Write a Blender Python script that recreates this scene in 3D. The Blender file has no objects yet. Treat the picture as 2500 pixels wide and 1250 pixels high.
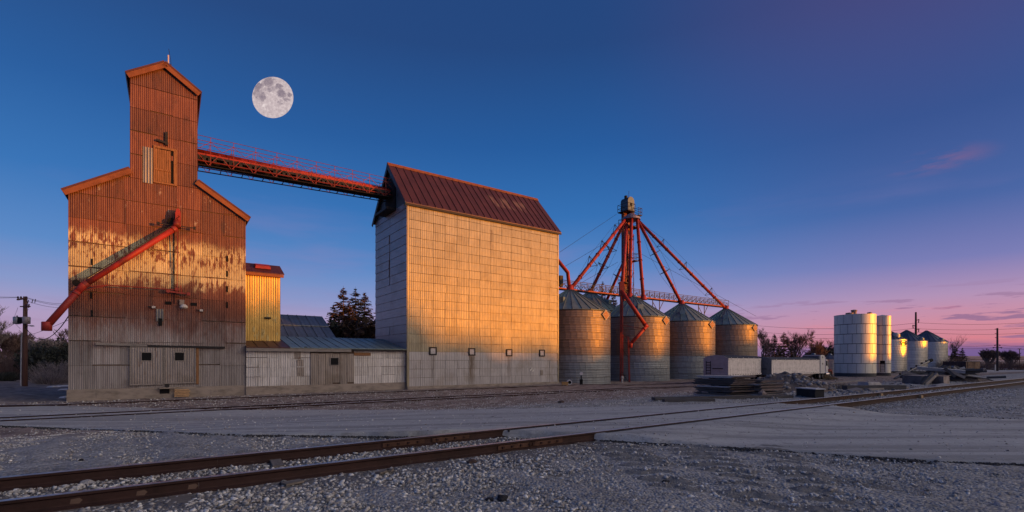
import bpy, math, random
import numpy as np
from mathutils import Vector, Matrix

# ---------------------------------------------------------------- camera, world, sun, exposure
sc = bpy.context.scene
COL = sc.collection
F, CX, HZ, HC = 1190.0, 1250.0, 880.0, 1.66
cd = bpy.data.cameras.new('camera')
cam = bpy.data.objects.new('camera', cd)
COL.objects.link(cam)
cam.location = (0, 0, HC)
cam.rotation_euler = (math.radians(90), 0, 0)
cd.sensor_width = 36.0
cd.lens = 36.0 * F / 2500.0
cd.shift_y = (HZ - 625.0) / 2500.0
cd.clip_start, cd.clip_end = 0.1, 20000
sc.camera = cam
sc.view_settings.view_transform = 'Standard'
sc.view_settings.look = 'None'
sc.view_settings.exposure = 0.16
sc.view_settings.gamma = 1.0
sc.view_settings.use_curve_mapping = False
sc.cycles.max_bounces = 5
sc.cycles.diffuse_bounces = 2
sc.cycles.glossy_bounces = 3
sc.cycles.use_denoising = True

SUN_EL = math.radians(3.0)
SUN_AZ = math.atan2(0.955, -0.296)          # compass bearing from +Y towards +X
SDIR = Vector((math.sin(SUN_AZ) * math.cos(SUN_EL), math.cos(SUN_AZ) * math.cos(SUN_EL), math.sin(SUN_EL)))
ld = bpy.data.lights.new('sun', 'SUN')
ld.energy = 4.1
ld.angle = math.radians(0.9)
ld.color = (1.0, 0.30, 0.0)
sun = bpy.data.objects.new('sun', ld)
COL.objects.link(sun)
sun.rotation_euler = (-SDIR).to_track_quat('-Z', 'Y').to_euler()


def lin(r, g, b):
    def f(c):
        c = c / 255.0
        return c / 12.92 if c <= 0.04045 else ((c + 0.055) / 1.055) ** 2.4
    return (f(r), f(g), f(b), 1.0)


class NT:
    """small node-tree writer"""
    def __init__(self, tree):
        self.t = tree
        self.n = tree.nodes
        self.l = tree.links

    def add(self, typ, **kw):
        n = self.n.new(typ)
        for k, v in kw.items():
            setattr(n, k, v)
        return n

    def put(self, sock, v):
        if isinstance(v, bpy.types.NodeSocket):
            self.l.new(v, sock)
        elif v is not None:
            sock.default_value = v

    def math(self, op, a, b=None, c=None, clamp=False):
        n = self.add('ShaderNodeMath', operation=op, use_clamp=clamp)
        self.put(n.inputs[0], a)
        self.put(n.inputs[1], b)
        self.put(n.inputs[2], c)
        return n.outputs[0]

    def ramp(self, fac, stops, interp='LINEAR'):
        n = self.add('ShaderNodeValToRGB')
        n.color_ramp.interpolation = interp
        el = n.color_ramp.elements
        while len(el) > 1:
            el.remove(el[-1])
        el[0].position, el[0].color = stops[0][0], stops[0][1]
        for p, c in stops[1:]:
            e = el.new(p)
            e.color = c
        self.put(n.inputs[0], fac)
        return n.outputs[0]

    def mix(self, fac, a, b, mode='MIX'):
        n = self.add('ShaderNodeMix', data_type='RGBA', blend_type=mode)
        self.put(n.inputs[0], fac)
        self.put(n.inputs[6], a)
        self.put(n.inputs[7], b)
        return n.outputs[2]

    def noise(self, vec, scale, detail=4, rough=0.6, out=0):
        n = self.add('ShaderNodeTexNoise')
        self.put(n.inputs['Vector'], vec)
        n.inputs['Scale'].default_value = scale
        n.inputs['Detail'].default_value = detail
        n.inputs['Roughness'].default_value = rough
        return n.outputs[out]

    def mapping(self, vec, scale=(1, 1, 1), loc=(0, 0, 0), rot=(0, 0, 0)):
        n = self.add('ShaderNodeMapping')
        self.put(n.inputs[0], vec)
        n.inputs['Location'].default_value = loc
        n.inputs['Rotation'].default_value = rot
        n.inputs['Scale'].default_value = scale
        return n.outputs[0]

    def smooth(self, v, lo, hi):
        n = self.add('ShaderNodeMapRange', interpolation_type='SMOOTHSTEP')
        self.put(n.inputs[0], v)
        n.inputs[1].default_value = lo
        n.inputs[2].default_value = hi
        return n.outputs[0]

    def sep(self, v):
        n = self.add('ShaderNodeSeparateXYZ')
        self.put(n.inputs[0], v)
        return n.outputs


G = lambda v: (v, v, v, 1)

# world: dusk sky, the same ramp all round, pinker low down, with the sunset's glow on the sun's side
wd = bpy.data.worlds.new('World')
sc.world = wd
wd.use_nodes = True
w = NT(wd.node_tree)
w.n.clear()
gen = w.add('ShaderNodeTexCoord').outputs['Generated']
gx, gy, gz = w.sep(gen)
NZ = w.add('ShaderNodeTexSky')
NZ.sky_type = 'NISHITA'
NZ.sun_disc = False
NZ.sun_elevation = SUN_EL
NZ.sun_rotation = SUN_AZ
NZ.dust_density = 2.0
el = w.math('MAXIMUM', gz, 0.0)
blue = w.ramp(el, [
    (0.000, lin(172, 138, 166)), (0.035, lin(176, 149, 182)), (0.070, lin(172, 152, 192)), (0.115, lin(132, 148, 200)),
    (0.18, lin(84, 132, 196)), (0.28, lin(46, 110, 180)), (0.40, lin(30, 88, 156)), (0.54, lin(30, 68, 126)), (1.0, lin(30, 58, 110))])
pink = w.ramp(el, [
    (0.000, lin(112, 92, 146)), (0.018, lin(118, 92, 148)), (0.030, lin(206, 126, 142)), (0.06, lin(206, 138, 160)),
    (0.10, lin(176, 142, 182)), (0.155, lin(118, 120, 180)), (0.24, lin(66, 96, 162)), (0.36, lin(50, 78, 142)), (0.52, lin(68, 68, 124)), (1.0, lin(60, 58, 108))])
azf = w.smooth(w.math('DIVIDE', gx, w.math('SQRT', w.math('ADD', w.math('MULTIPLY', gx, gx), w.math('ADD', w.math('MULTIPLY', gy, gy), 0.0004)))), 0.12, 0.72)
base = w.mix(azf, blue, pink)
# clouds: small flat ones low down (a function of direction only)
cl = w.mapping(gen, scale=(8, 8, 70), loc=(1.7, 0.3, 0.45))
cn = w.noise(cl, 1.0, 5, 0.55)
cmask = w.math('MULTIPLY', w.smooth(cn, 0.565, 0.62), w.math('MULTIPLY', w.smooth(gz, 0.012, 0.03), w.math('SUBTRACT', 1.0, w.smooth(gz, 0.07, 0.13))))
cmask = w.math('MULTIPLY', cmask, w.math('MULTIPLY_ADD', azf, 0.75, 0.1))
base = w.mix(cmask, base, lin(142, 104, 146))
# thin veils higher up
vn = w.noise(w.mapping(gen, scale=(2.2, 2.2, 14), loc=(3.1, 0.4, 1.0)), 1.0, 4, 0.55)
vmask = w.math('MULTIPLY', w.smooth(vn, 0.5, 0.75), w.math('MULTIPLY', w.smooth(gz, 0.05, 0.12), w.math('SUBTRACT', 1.0, w.smooth(gz, 0.2, 0.32))))
base = w.mix(w.math('MULTIPLY', vmask, 0.30), base, lin(150, 128, 178))
# one faint pink cloud higher up, and rosier edges to the low ones
dn = w.noise(w.mapping(gen, scale=(9, 9, 40), loc=(0.6, 2.0, 0.1)), 1.0, 5, 0.6)
dc = Vector((0.6135, 0.7000, 0.2871)).normalized()
dv = w.add('ShaderNodeVectorMath', operation='SUBTRACT')
w.put(dv.inputs[0], gen)
dv.inputs[1].default_value = tuple(dc)
dl = w.add('ShaderNodeVectorMath', operation='LENGTH')
w.put(dl.inputs[0], w.mapping(dv.outputs[0], scale=(14, 14, 48)))
pm = w.math('MULTIPLY', w.math('SUBTRACT', 1.0, w.smooth(dl.outputs['Value'], 0.2, 1.1)), w.smooth(dn, 0.42, 0.62))
base = w.mix(w.math('MULTIPLY', pm, 0.34), base, lin(150, 96, 128))
en = w.noise(w.mapping(gen, scale=(5, 5, 46), loc=(8.0, 1.0, 0.7)), 1.0, 5, 0.6)
em = w.math('MULTIPLY', w.math('MULTIPLY', w.smooth(en, 0.54, 0.68), w.smooth(gz, 0.004, 0.02)), w.math('SUBTRACT', 1.0, w.smooth(gz, 0.05, 0.10)))
base = w.mix(w.math('MULTIPLY', w.math('MULTIPLY', em, azf), 0.6), base, lin(236, 128, 140))
# sunset side
dot = w.add('ShaderNodeVectorMath', operation='DOT_PRODUCT')
w.put(dot.inputs[0], gen)
dot.inputs[1].default_value = (math.sin(SUN_AZ), math.cos(SUN_AZ), 0.0)
gl = w.smooth(dot.outputs['Value'], 0.47, 0.92)
glow = gl
glowc = w.ramp(el, [(0.0, (1.2, 0.68, 0.36, 1)), (0.12, (1.3, 0.90, 0.60, 1)), (0.3, (1.9, 1.56, 1.25, 1)), (0.6, (2.6, 2.38, 2.15, 1)), (0.85, (2.0, 1.9, 1.85, 1)), (1.0, (0.1, 0.15, 0.3, 1))])
base = w.mix(glow, base, glowc)
bg1 = w.add('ShaderNodeBackground')
w.put(bg1.inputs[0], base)
bg1.inputs[1].default_value = 0.88
bg2 = w.add('ShaderNodeBackground')
w.put(bg2.inputs[0], NZ.outputs[0])
bg2.inputs[1].default_value = 0.012
ad = w.add('ShaderNodeAddShader')
w.l.new(bg1.outputs[0], ad.inputs[0])
w.l.new(bg2.outputs[0], ad.inputs[1])
wo = w.add('ShaderNodeOutputWorld')
w.l.new(ad.outputs[0], wo.inputs[0])

# ---------------------------------------------------------------- geometry of the place
UA = math.atan2(0.5745, 0.8185)       # direction of the tracks and the buildings' fronts
U = Vector((math.cos(UA), math.sin(UA), 0))
N = Vector((-math.sin(UA), math.cos(UA), 0))


def W(t, s, z=0.0):
    return Vector((t * U.x + s * N.x, t * U.y + s * N.y, z))


def ts(X, Y):
    return X * U.x + Y * U.y, X * N.x + Y * N.y


def tx(x, s):
    xi = (x - CX) / F
    return s * (N.y * xi - N.x) / (U.x - U.y * xi)


def zy(y, t, s):
    Y = t * U.y + s * N.y
    return HC - (y - HZ) * Y / F


def sst(a, b, x):
    k = min(1.0, max(0.0, (x - a) / (b - a)))
    return k * k * (3 - 2 * k)


S_FR, S_BK = 7.33, 8.80     # the two near rails


def ground_z(X, Y):
    t, s = ts(X, Y)
    z = -0.76 * sst(12.0, 24.0, s)
    z -= 0.34 * sst(22.0, 40.0, s) * sst(33.0, 42.0, t)
    z -= 0.5 * sst(60.0, 110.0, t) * sst(12, 30, s)
    z += 0.55 * sst(-6.0, -16.0, t) * sst(30, 36, s) * (1 - sst(60, 90, s))
    return z


def gp(x, y):
    """ground point under pixel (x, y) of the photograph"""
    z = 0.0
    for _ in range(60):
        Y = F * (HC - z) / (y - HZ)
        X = (x - CX) / F * Y
        z = 0.5 * z + 0.5 * ground_z(X, Y)
    return Vector((X, Y, ground_z(X, Y)))


def at(x, y, Y):
    return Vector(((x - CX) / F * Y, Y, HC - (y - HZ) * Y / F))


# ---------------------------------------------------------------- mesh writer
class MB:
    def __init__(self):
        self.v, self.f = [], []

    def poly(self, pts):
        i = len(self.v)
        self.v += [tuple(p) for p in pts]
        self.f.append(tuple(range(i, i + len(pts))))

    def hexa(self, p):
        i = len(self.v)
        self.v += [tuple(q) for q in p]
        for a in ((0, 3, 2, 1), (4, 5, 6, 7), (0, 1, 5, 4), (1, 2, 6, 5), (2, 3, 7, 6), (3, 0, 4, 7)):
            self.f.append(tuple(i + k for k in a))
        return self

    def box(self, x0, x1, y0, y1, z0, z1):
        return self.hexa([(x0, y0, z0), (x1, y0, z0), (x1, y1, z0), (x0, y1, z0), (x0, y0, z1), (x1, y0, z1), (x1, y1, z1), (x0, y1, z1)])

    def prism(self, poly, y0, y1):
        """poly: list of (x, z), counter-clockwise seen from -y; or of (x, z, dy) with dy added to the front"""
        i, n = len(self.v), len(poly)
        for p in poly:
            self.v.append((p[0], y0 + (p[2] if len(p) > 2 else 0), p[1]))
        for p in poly:
            self.v.append((p[0], y1, p[1]))
        self.f.append(tuple(i + k for k in range(n)))
        self.f.append(tuple(i + n + k for k in reversed(range(n))))
        for k in range(n):
            m = (k + 1) % n
            self.f.append((i + m, i + k, i + n + k, i + n + m))
        return self

    def tube(self, pts, r, n=8, cap=True, r2=None):
        pts = [Vector(p) for p in pts]
        m = len(pts)
        rs = [r + ((r2 if r2 is not None else r) - r) * k / max(1, m - 1) for k in range(m)] if not isinstance(r, (list, tuple)) else r
        i = len(self.v)
        for k, p in enumerate(pts):
            if k == 0:
                d = pts[1] - p
            elif k == m - 1:
                d = p - pts[k - 1]
            else:
                d = (pts[k + 1] - p).normalized() + (p - pts[k - 1]).normalized()
            d = d.normalized()
            a = Vector((0, 0, 1)) if abs(d.z) < 0.9 else Vector((1, 0, 0))
            e1 = d.cross(a).normalized()
            e2 = d.cross(e1)
            for j in range(n):
                g = 2 * math.pi * j / n
                self.v.append(tuple(p + (e1 * math.cos(g) + e2 * math.sin(g)) * rs[k]))
        for k in range(m - 1):
            for j in range(n):
                q = (j + 1) % n
                self.f.append((i + k * n + j, i + (k + 1) * n + j, i + (k + 1) * n + q, i + k * n + q))
        if cap:
            self.f.append(tuple(i + j for j in range(n)))
            self.f.append(tuple(i + (m - 1) * n + j for j in reversed(range(n))))
        return self

    def lathe(self, prof, n=24, c=(0, 0), a0=0.0, a1=None):
        """prof: list of (r, z)"""
        full = a1 is None
        a1 = a0 + 2 * math.pi if full else a1
        i, m = len(self.v), len(prof)
        cols = n if full else n + 1
        for j in range(cols):
            g = a0 + (a1 - a0) * j / n
            for r, z in prof:
                self.v.append((c[0] + r * math.cos(g), c[1] + r * math.sin(g), z))
        for j in range(n):
            q = (j + 1) % cols
            for k in range(m - 1):
                self.f.append((i + j * m + k, i + q * m + k, i + q * m + k + 1, i + j * m + k + 1))
        return self

    def beam(self, p, q, wx, wz, up=(0, 0, 1)):
        """rectangular bar from p to q"""
        p, q = Vector(p), Vector(q)
        d = (q - p).normalized()
        upv = Vector(up)
        if abs(d.dot(upv)) > 0.97:
            upv = Vector((0, 1, 0))
        e1 = d.cross(upv).normalized() * wx / 2
        e2 = e1.cross(d).normalized() * wz / 2
        return self.hexa([p - e1 - e2, q - e1 - e2, q + e1 - e2, p + e1 - e2, p - e1 + e2, q - e1 + e2, q + e1 + e2, p + e1 + e2])

    def mesh(self, name, mat, smooth=False):
        me = bpy.data.meshes.new(name)
        me.from_pydata(self.v, [], self.f)
        if mat is not None:
            me.materials.append(mat)
        if smooth:
            me.polygons.foreach_set('use_smooth', [True] * len(me.polygons))
        me.update()
        return me


def obj(name, mb, mat=None, parent=None, smooth=False, loc=None, rotz=None, label=None, kind=None):
    me = mb if isinstance(mb, bpy.types.Mesh) else mb.mesh(name, mat, smooth)
    o = bpy.data.objects.new(name, me)
    COL.objects.link(o)
    if parent is not None:
        o.parent = parent
    if loc is not None:
        o.location = loc
    if rotz is not None:
        o.rotation_euler = (0, 0, rotz)
    if label:
        o['label'] = label
    if kind:
        o['kind'] = kind
    return o


def tag(o, label, cat, group=None):
    o['label'], o['category'] = label, cat
    if group:
        o['group'] = group
    return o


def thing(name, label, cat, loc=(0, 0, 0), rotz=0.0, group=None):
    o = bpy.data.objects.new(name, None)
    o.empty_display_size = 0.2
    COL.objects.link(o)
    o.location = loc
    o.rotation_euler = (0, 0, rotz)
    return tag(o, label, cat, group)


def struct(name, mb, mat, smooth=False, kind='structure'):
    return obj(name, mb, mat, smooth=smooth, kind=kind)


def dup(root, loc, rotz, label, scale=1.0):
    def cp(o, parent):
        c = o.copy()
        COL.objects.link(c)
        if parent is not None:
            c.parent = parent
        for ch in kids.get(o.name, []):
            cp(ch, c)
        return c
    kids = {}
    def walk(o):
        ch = list(o.children)
        kids[o.name] = ch
        for q in ch:
            walk(q)
    walk(root)
    r = cp(root, None)
    r.location = loc
    r.rotation_euler = (0, 0, rotz)
    r.scale = (scale, scale, scale)
    r['label'] = label
    return r


class Frame:
    """a building's own frame: x along its front, y away from the camera side, z up from its base"""
    def __init__(self, t0, s0, zb):
        self.t0, self.s0, self.zb = t0, s0, zb
        self.loc = W(t0, s0, zb)

    def px(self, x, y, ly=0.0):
        t = tx(x, self.s0 + ly)
        return t - self.t0, zy(y, t, self.s0 + ly) - self.zb

    def x(self, x, ly=0.0):
        return tx(x, self.s0 + ly) - self.t0

    def loc_of(self, P):
        t, s = ts(P.x, P.y)
        return Vector((t - self.t0, s - self.s0, P.z - self.zb))


def clip(poly, cv):
    """Sutherland-Hodgman: clip poly (list of (x,z)) by a convex counter-clockwise polygon"""
    out = list(poly)
    for i in range(len(cv)):
        a, b = cv[i], cv[(i + 1) % len(cv)]
        def side(p):
            return (b[0] - a[0]) * (p[1] - a[1]) - (b[1] - a[1]) * (p[0] - a[0])
        src, out = out, []
        for k in range(len(src)):
            p, q = src[k], src[(k + 1) % len(src)]
            sp, sq = side(p), side(q)
            if sp >= 0:
                out.append(p)
            if (sp >= 0) != (sq >= 0):
                u = sp / (sp - sq)
                out.append((p[0] + (q[0] - p[0]) * u, p[1] + (q[1] - p[1]) * u))
        if len(out) < 3:
            return []
    return out


def area(p):
    return 0.5 * sum(p[i][0] * p[(i + 1) % len(p)][1] - p[(i + 1) % len(p)][0] * p[i][1] for i in range(len(p)))


def sheets(root, convex, xs, zs, mat, rng, name='panel', gap=0.012, thick=0.03, y0=0.0, lap=0.022, jit=0.0, swap=None, zgap=0.0):
    """overlapping metal sheets over a wall in the plane y = y0: one object each; convex is a list of convex outlines"""
    k = 0
    for ci, cv in enumerate(convex):
        for r in range(len(zs) - 1):
            off = rng.uniform(-jit, jit)
            for c in range(len(xs) - 1):
                xa, xb = xs[c] + gap / 2 + (off if c else 0), xs[c + 1] - gap / 2 + (off if c < len(xs) - 2 else 0)
                za, zb = zs[r] + rng.uniform(-0.2, 0.2) * jit, zs[r + 1]
                p = clip([(xa, za), (xb, za), (xb, zb - zgap), (xa, zb - zgap)], cv)
                if len(p) < 3 or area(p) < 0.02:
                    continue
                e = rng.uniform(0, 0.012)
                tw = rng.uniform(-.010, .010)
                q = [(x, z, -(thick + e + tw * (x - xa) / (xb - xa) + lap * (1 - (z - za) / (zb - za)))) for x, z in p]
                if swap is not None:      # a side wall: outline given in (y, z), outward -x
                    mb = MB()
                    mb.prism(q, 0, 0.0)
                    mb.v = [(swap + v[1], -v[0] if False else v[0], v[2]) for v in mb.v]
                    mb.f = [tuple(reversed(f)) for f in mb.f]
                else:
                    mb = MB().prism(q, y0, y0)
                obj(name, mb, mat, root)
                k += 1
    return k


# ---------------------------------------------------------------- materials
def new_mat(name):
    m = bpy.data.materials.new(name)
    m.use_nodes = True
    t = NT(m.node_tree)
    b = m.node_tree.nodes['Principled BSDF']
    return m, t, b


def simple(name, col, rough=0.7, metal=0.0, var=0.25, scale=3.0, stretch=(1, 1, 1), bump=0.0, bscale=20.0, spec=0.3, dark=None, isl=0.0, emis=None, objr=0.0):
    """one colour with noise-driven wear; object coordinates"""
    m, t, b = new_mat(name)
    co = t.add('ShaderNodeTexCoord').outputs['Object']
    v = t.mapping(co, stretch)
    n = t.noise(v, scale, 5, 0.65)
    c = tuple(col[:3])
    lo = tuple(dark[:3]) if dark else tuple(x * (1 - var) for x in c)
    hi = tuple(min(1, x * (1 + var * 0.6)) for x in c)
    colr = t.ramp(n, [(0.3, lo + (1,)), (0.5, c + (1,)), (0.72, hi + (1,))])
    if isl:
        g = t.add('ShaderNodeNewGeometry').outputs['Random Per Island']
        hsv = t.add('ShaderNodeHueSaturation')
        t.put(hsv.inputs['Value'], t.math('MULTIPLY_ADD', g, 2 * isl, 1 - isl))
        t.put(hsv.inputs['Color'], colr)
        colr = hsv.outputs[0]
    if objr:
        g = t.add('ShaderNodeObjectInfo').outputs['Random']
        hsv = t.add('ShaderNodeHueSaturation')
        t.put(hsv.inputs['Value'], t.math('MULTIPLY_ADD', g, 2 * objr, 1 - objr))
        t.put(hsv.inputs['Color'], colr)
        colr = hsv.outputs[0]
    t.put(b.inputs['Base Color'], colr)
    b.inputs['Roughness'].default_value = rough
    b.inputs['Metallic'].default_value = metal
    b.inputs['Specular IOR Level'].default_value = spec
    if bump:
        bn = t.add('ShaderNodeBump')
        bn.inputs['Strength'].default_value = bump
        bn.inputs['Distance'].default_value = 0.03
        t.put(bn.inputs['Height'], t.noise(v, bscale, 4, 0.6))
        t.put(b.inputs['Normal'], bn.outputs[0])
    if emis:
        b.inputs['Emission Color'].default_value = emis
        b.inputs['Emission Strength'].default_value = 1.0
    return m


def corrug(t, co, axis, pitch):
    """0..1 height of a rounded corrugation along an axis of the coordinate"""
    s = t.sep(co)[axis]
    return t.math('MULTIPLY_ADD', t.math('SINE', t.math('MULTIPLY', s, 2 * math.pi / pitch)), 0.5, 0.5)


def galv(name, col, rough=0.42, metal=0.55, axis=0, pitch=0.16, bstr=0.55, rust=0.12, streak=0.5, objr=0.10, rustcol=(0.16, 0.075, 0.04), tint=None, bdist=0.02, stains=()):
    """weathered galvanised corrugated sheet"""
    m, t, b = new_mat(name)
    co = t.add('ShaderNodeTexCoord').outputs['Object']
    rnd = t.add('ShaderNodeObjectInfo').outputs['Random']
    st = (7, 7, 0.55) if axis == 0 else (0.5, 0.5, 6)
    n1 = t.noise(t.mapping(co, st), 1.0, 6, 0.7)
    n2 = t.noise(co, 0.55, 5, 0.6)
    n3 = t.noise(t.mapping(co, (2, 2, 0.8)), 1.7, 6, 0.7)
    c = tuple(col)
    colr = t.ramp(n1, [(0.25, tuple(x * (1 - streak * 0.55) for x in c) + (1,)), (0.5, c + (1,)), (0.8, tuple(min(1, x * (1 + streak * 0.35)) for x in c) + (1,))])
    colr = t.mix(t.math('MULTIPLY', t.smooth(n2, 0.48, 0.68), 0.55), colr, (c[0] * .66, c[1] * .60, c[2] * .52, 1))
    colr = t.mix(t.math('MULTIPLY', t.smooth(n3, 0.70 - rust, 0.80 - rust * 0.5), min(1.0, rust * 5)), colr, tuple(rustcol) + (1,))
    px_, py_, pz_ = t.sep(co)
    for sx_, sz_, wd_, st_, len_ in stains:      # rust run-off below openings
        d_ = t.math('ABSOLUTE', t.math('SUBTRACT', px_, t.math('MULTIPLY_ADD', n3, .5, sx_ - .25)))
        mk = t.math('MULTIPLY', t.math('SUBTRACT', 1.0, t.smooth(d_, wd_ * .3, wd_)), t.math('MULTIPLY', t.math('SUBTRACT', 1.0, t.smooth(pz_, sz_ - .1, sz_)), t.smooth(pz_, sz_ - len_, sz_ - len_ * .4)))
        colr = t.mix(t.math('MULTIPLY', t.math('MULTIPLY', mk, st_), t.smooth(n1, .25, .6)), colr, (.10, .07, .055, 1))
    hsv = t.add('ShaderNodeHueSaturation')
    t.put(hsv.inputs['Value'], t.math('MULTIPLY_ADD', rnd, 2 * objr, 1 - objr))
    t.put(hsv.inputs['Color'], colr)
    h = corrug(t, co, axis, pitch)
    c2 = t.mix(t.math('MULTIPLY', t.math('SUBTRACT', 1.0, h), 0.18), hsv.outputs[0], (0.02, 0.018, 0.016, 1))   # darker in the valleys
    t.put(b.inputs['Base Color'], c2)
    b.inputs['Metallic'].default_value = metal
    t.put(b.inputs['Roughness'], t.math('MULTIPLY_ADD', n3, 0.25, rough - 0.1))
    bn = t.add('ShaderNodeBump')
    bn.inputs['Strength'].default_value = bstr
    bn.inputs['Distance'].default_value = bdist
    t.put(bn.inputs['Height'], t.math('ADD', h, t.math('MULTIPLY', t.noise(co, 1.3, 3, 0.5), 1.6)))
    t.put(b.inputs['Normal'], bn.outputs[0])
    return m
# ---------------------------------------------------------------- the ground
def road_near(x):
    P = [(-900, 1020), (0, 1040), (130, 1045), (600, 1063), (1000, 1068), (1190, 1064), (1430, 1073), (1560, 1082), (1700, 1088), (2000, 1109), (2300, 1129), (2500, 1136), (3400, 1190)]
    return float(np.interp(x, [p[0] for p in P], [p[1] for p in P]))


def road_far(x):
    P = [(-900, 988), (0, 992), (170, 992), (400, 998), (600, 1002), (1000, 1001), (1300, 998), (1500, 993), (1700, 993), (1860, 994), (2010, 998), (2150, 1012), (2500, 1026), (3400, 1066)]
    return float(np.interp(x, [p[0] for p in P], [p[1] for p in P]))


def road_bump(s):
    return 0.125 * sst(5.2, 7.0, s) * (1 - sst(9.1, 12.5, s)) + 0.02


def img_of(P):
    return CX + F * P.x / P.y, HZ + F * (HC - P.z) / P.y


def rut(X, Y):
    """strength and phase of the tyre-tread marks in the soft ground before the crossing"""
    if Y < 4:
        return 0.0, 0.0
    px, py = CX + F * X / Y, HZ + F * HC / Y
    if not (1300 < px < 2300 and 1080 < py < 1250):
        return 0.0, 0.0
    best, ph = 0.0, 0.0
    for x0, wd in ((1500, 70), (1680, 80), (1850, 65)):
        u = px - x0 - (py - 1085) * 1.15 - 22 * math.sin((py - 1085) / 50)
        k = math.exp(-(u / wd) ** 4) * sst(1082, 1092, py) * (1 - .6 * sst(1180, 1245, py))
        if k > best:
            best, ph = k, 14.5 * (Y + X * 0.30 + .0016 * abs(u))
    return best, ph


def build_ground():
    rr = [0.6 * (4200 / 0.6) ** (i / 430.0) for i in range(431)]
    angs = [math.radians(-58 + .42 * j) for j in range(277)] + [math.radians(58.3 + 4.5 * j) for j in range(1, 54)]
    na = len(angs)
    rng = np.random.RandomState(4)
    v = [(0, 0, 0)]
    for r in rr:
        for a in angs:
            X, Y = r * math.sin(a), r * math.cos(a)
            z = ground_z(X, Y)
            t, s = ts(X, Y)
            amp = min(0.03, 0.004 * r) if r < 120 else 0.0
            if 6.2 < s < 9.9:
                amp *= 0.3
            z += amp * (math.sin(X * 1.7 + 1.3 * math.sin(Y * 0.9)) * math.sin(Y * 2.3 + X * 0.4) + 0.5 * math.sin(X * 5.1 + Y * 3.7))
            if Y > 0.5:
                px, py = CX + F * X / Y, HZ + F * (HC - ground_z(X, Y)) / Y
                if road_far(px) - 2 < py < road_near(px) + 1.5:
                    z -= 0.06          # bed of the asphalt
            v.append((X, Y, z))
    f = []
    for j in range(na):
        f.append((0, 1 + (j + 1) % na, 1 + j))
    for i in range(len(rr) - 1):
        for j in range(na):
            q = (j + 1) % na
            f.append((1 + i * na + j, 1 + i * na + q, 1 + (i + 1) * na + q, 1 + (i + 1) * na + j))
    mb = MB()
    mb.v, mb.f = v, f
    m, t, b = new_mat('gravel_ground')
    co = t.add('ShaderNodeTexCoord').outputs['Object']
    n_big = t.noise(co, 0.22, 5, 0.6)
    n_mid = t.noise(co, 1.3, 6, 0.65)
    vor = t.add('ShaderNodeTexVoronoi')
    t.put(vor.inputs['Vector'], co)
    vor.inputs['Scale'].default_value = 26
    vor2 = t.add('ShaderNodeTexVoronoi')
    t.put(vor2.inputs['Vector'], co)
    vor2.inputs['Scale'].default_value = 9
    grey = t.ramp(t.sep(vor.outputs['Color'])[0], [(0.0, (0.08, 0.078, 0.075, 1)), (0.5, (0.34, 0.335, 0.325, 1)), (0.85, (0.54, 0.53, 0.51, 1)), (1.0, (0.66, 0.64, 0.61, 1))])
    grey = t.mix(0.6, grey, t.ramp(n_mid, [(0.3, (0.16, 0.156, 0.15, 1)), (0.7, (0.42, 0.412, 0.396, 1))]))
    brown = t.ramp(n_mid, [(0.3, (0.10, 0.072, 0.06, 1)), (0.55, (0.29, 0.23, 0.20, 1)), (0.75, (0.46, 0.40, 0.36, 1))])
    # dirt between the road and the buildings: distance across the tracks
    sx, sy, sz_ = t.sep(co)
    s_ = t.math('ADD', t.math('MULTIPLY', sx, -math.sin(UA)), t.math('MULTIPLY', sy, math.cos(UA)))
    dirt = t.smooth(t.math('ADD', s_, t.math('MULTIPLY', t.math('SUBTRACT', n_big, 0.5), 14)), 13, 19)
    col = t.mix(dirt, grey, brown)
    track = t.math('MULTIPLY', t.smooth(s_, 5.9, 6.8), t.math('SUBTRACT', 1.0, t.smooth(s_, 9.2, 10.4)))
    col = t.mix(t.math('MULTIPLY', track, 0.6), col, (0.075, 0.055, 0.047, 1))
    col = t.mix(t.math('MULTIPLY', t.smooth(n_big, 0.54, 0.72), 0.5), col, (0.14, 0.12, 0.11, 1))
    # dry grass and snow-streaked fields far off
    d2 = t.math('SQRT', t.math('ADD', t.math('MULTIPLY', sx, sx), t.math('MULTIPLY', sy, sy)))
    far = t.smooth(d2, 130, 260)
    fn = t.noise(t.mapping(co, (0.003, 0.02, 1), rot=(0, 0, -0.7)), 1.0, 4, 0.6)
    fcol = t.ramp(fn, [(0.40, (0.085, 0.07, 0.05, 1)), (0.52, (0.17, 0.14, 0.11, 1)), (0.60, (0.5, 0.48, 0.47, 1))])
    col = t.mix(far, col, fcol)
    t.put(b.inputs['Base Color'], col)
    b.inputs['Roughness'].default_value = 0.92
    b.inputs['Specular IOR Level'].default_value = 0.15
    bn = t.add('ShaderNodeBump')
    bn.inputs['Strength'].default_value = 0.9
    bn.inputs['Distance'].default_value = 0.05
    hgt = t.math('ADD', t.math('MULTIPLY', vor.outputs['Distance'], -0.6), t.math('ADD', t.math('MULTIPLY', vor2.outputs['Distance'], -0.7), t.math('MULTIPLY', n_mid, 1.4)))
    t.put(bn.inputs['Height'], hgt)
    t.put(b.inputs['Normal'], bn.outputs[0])
    struct('ground', mb, m, True)


build_ground()


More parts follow.
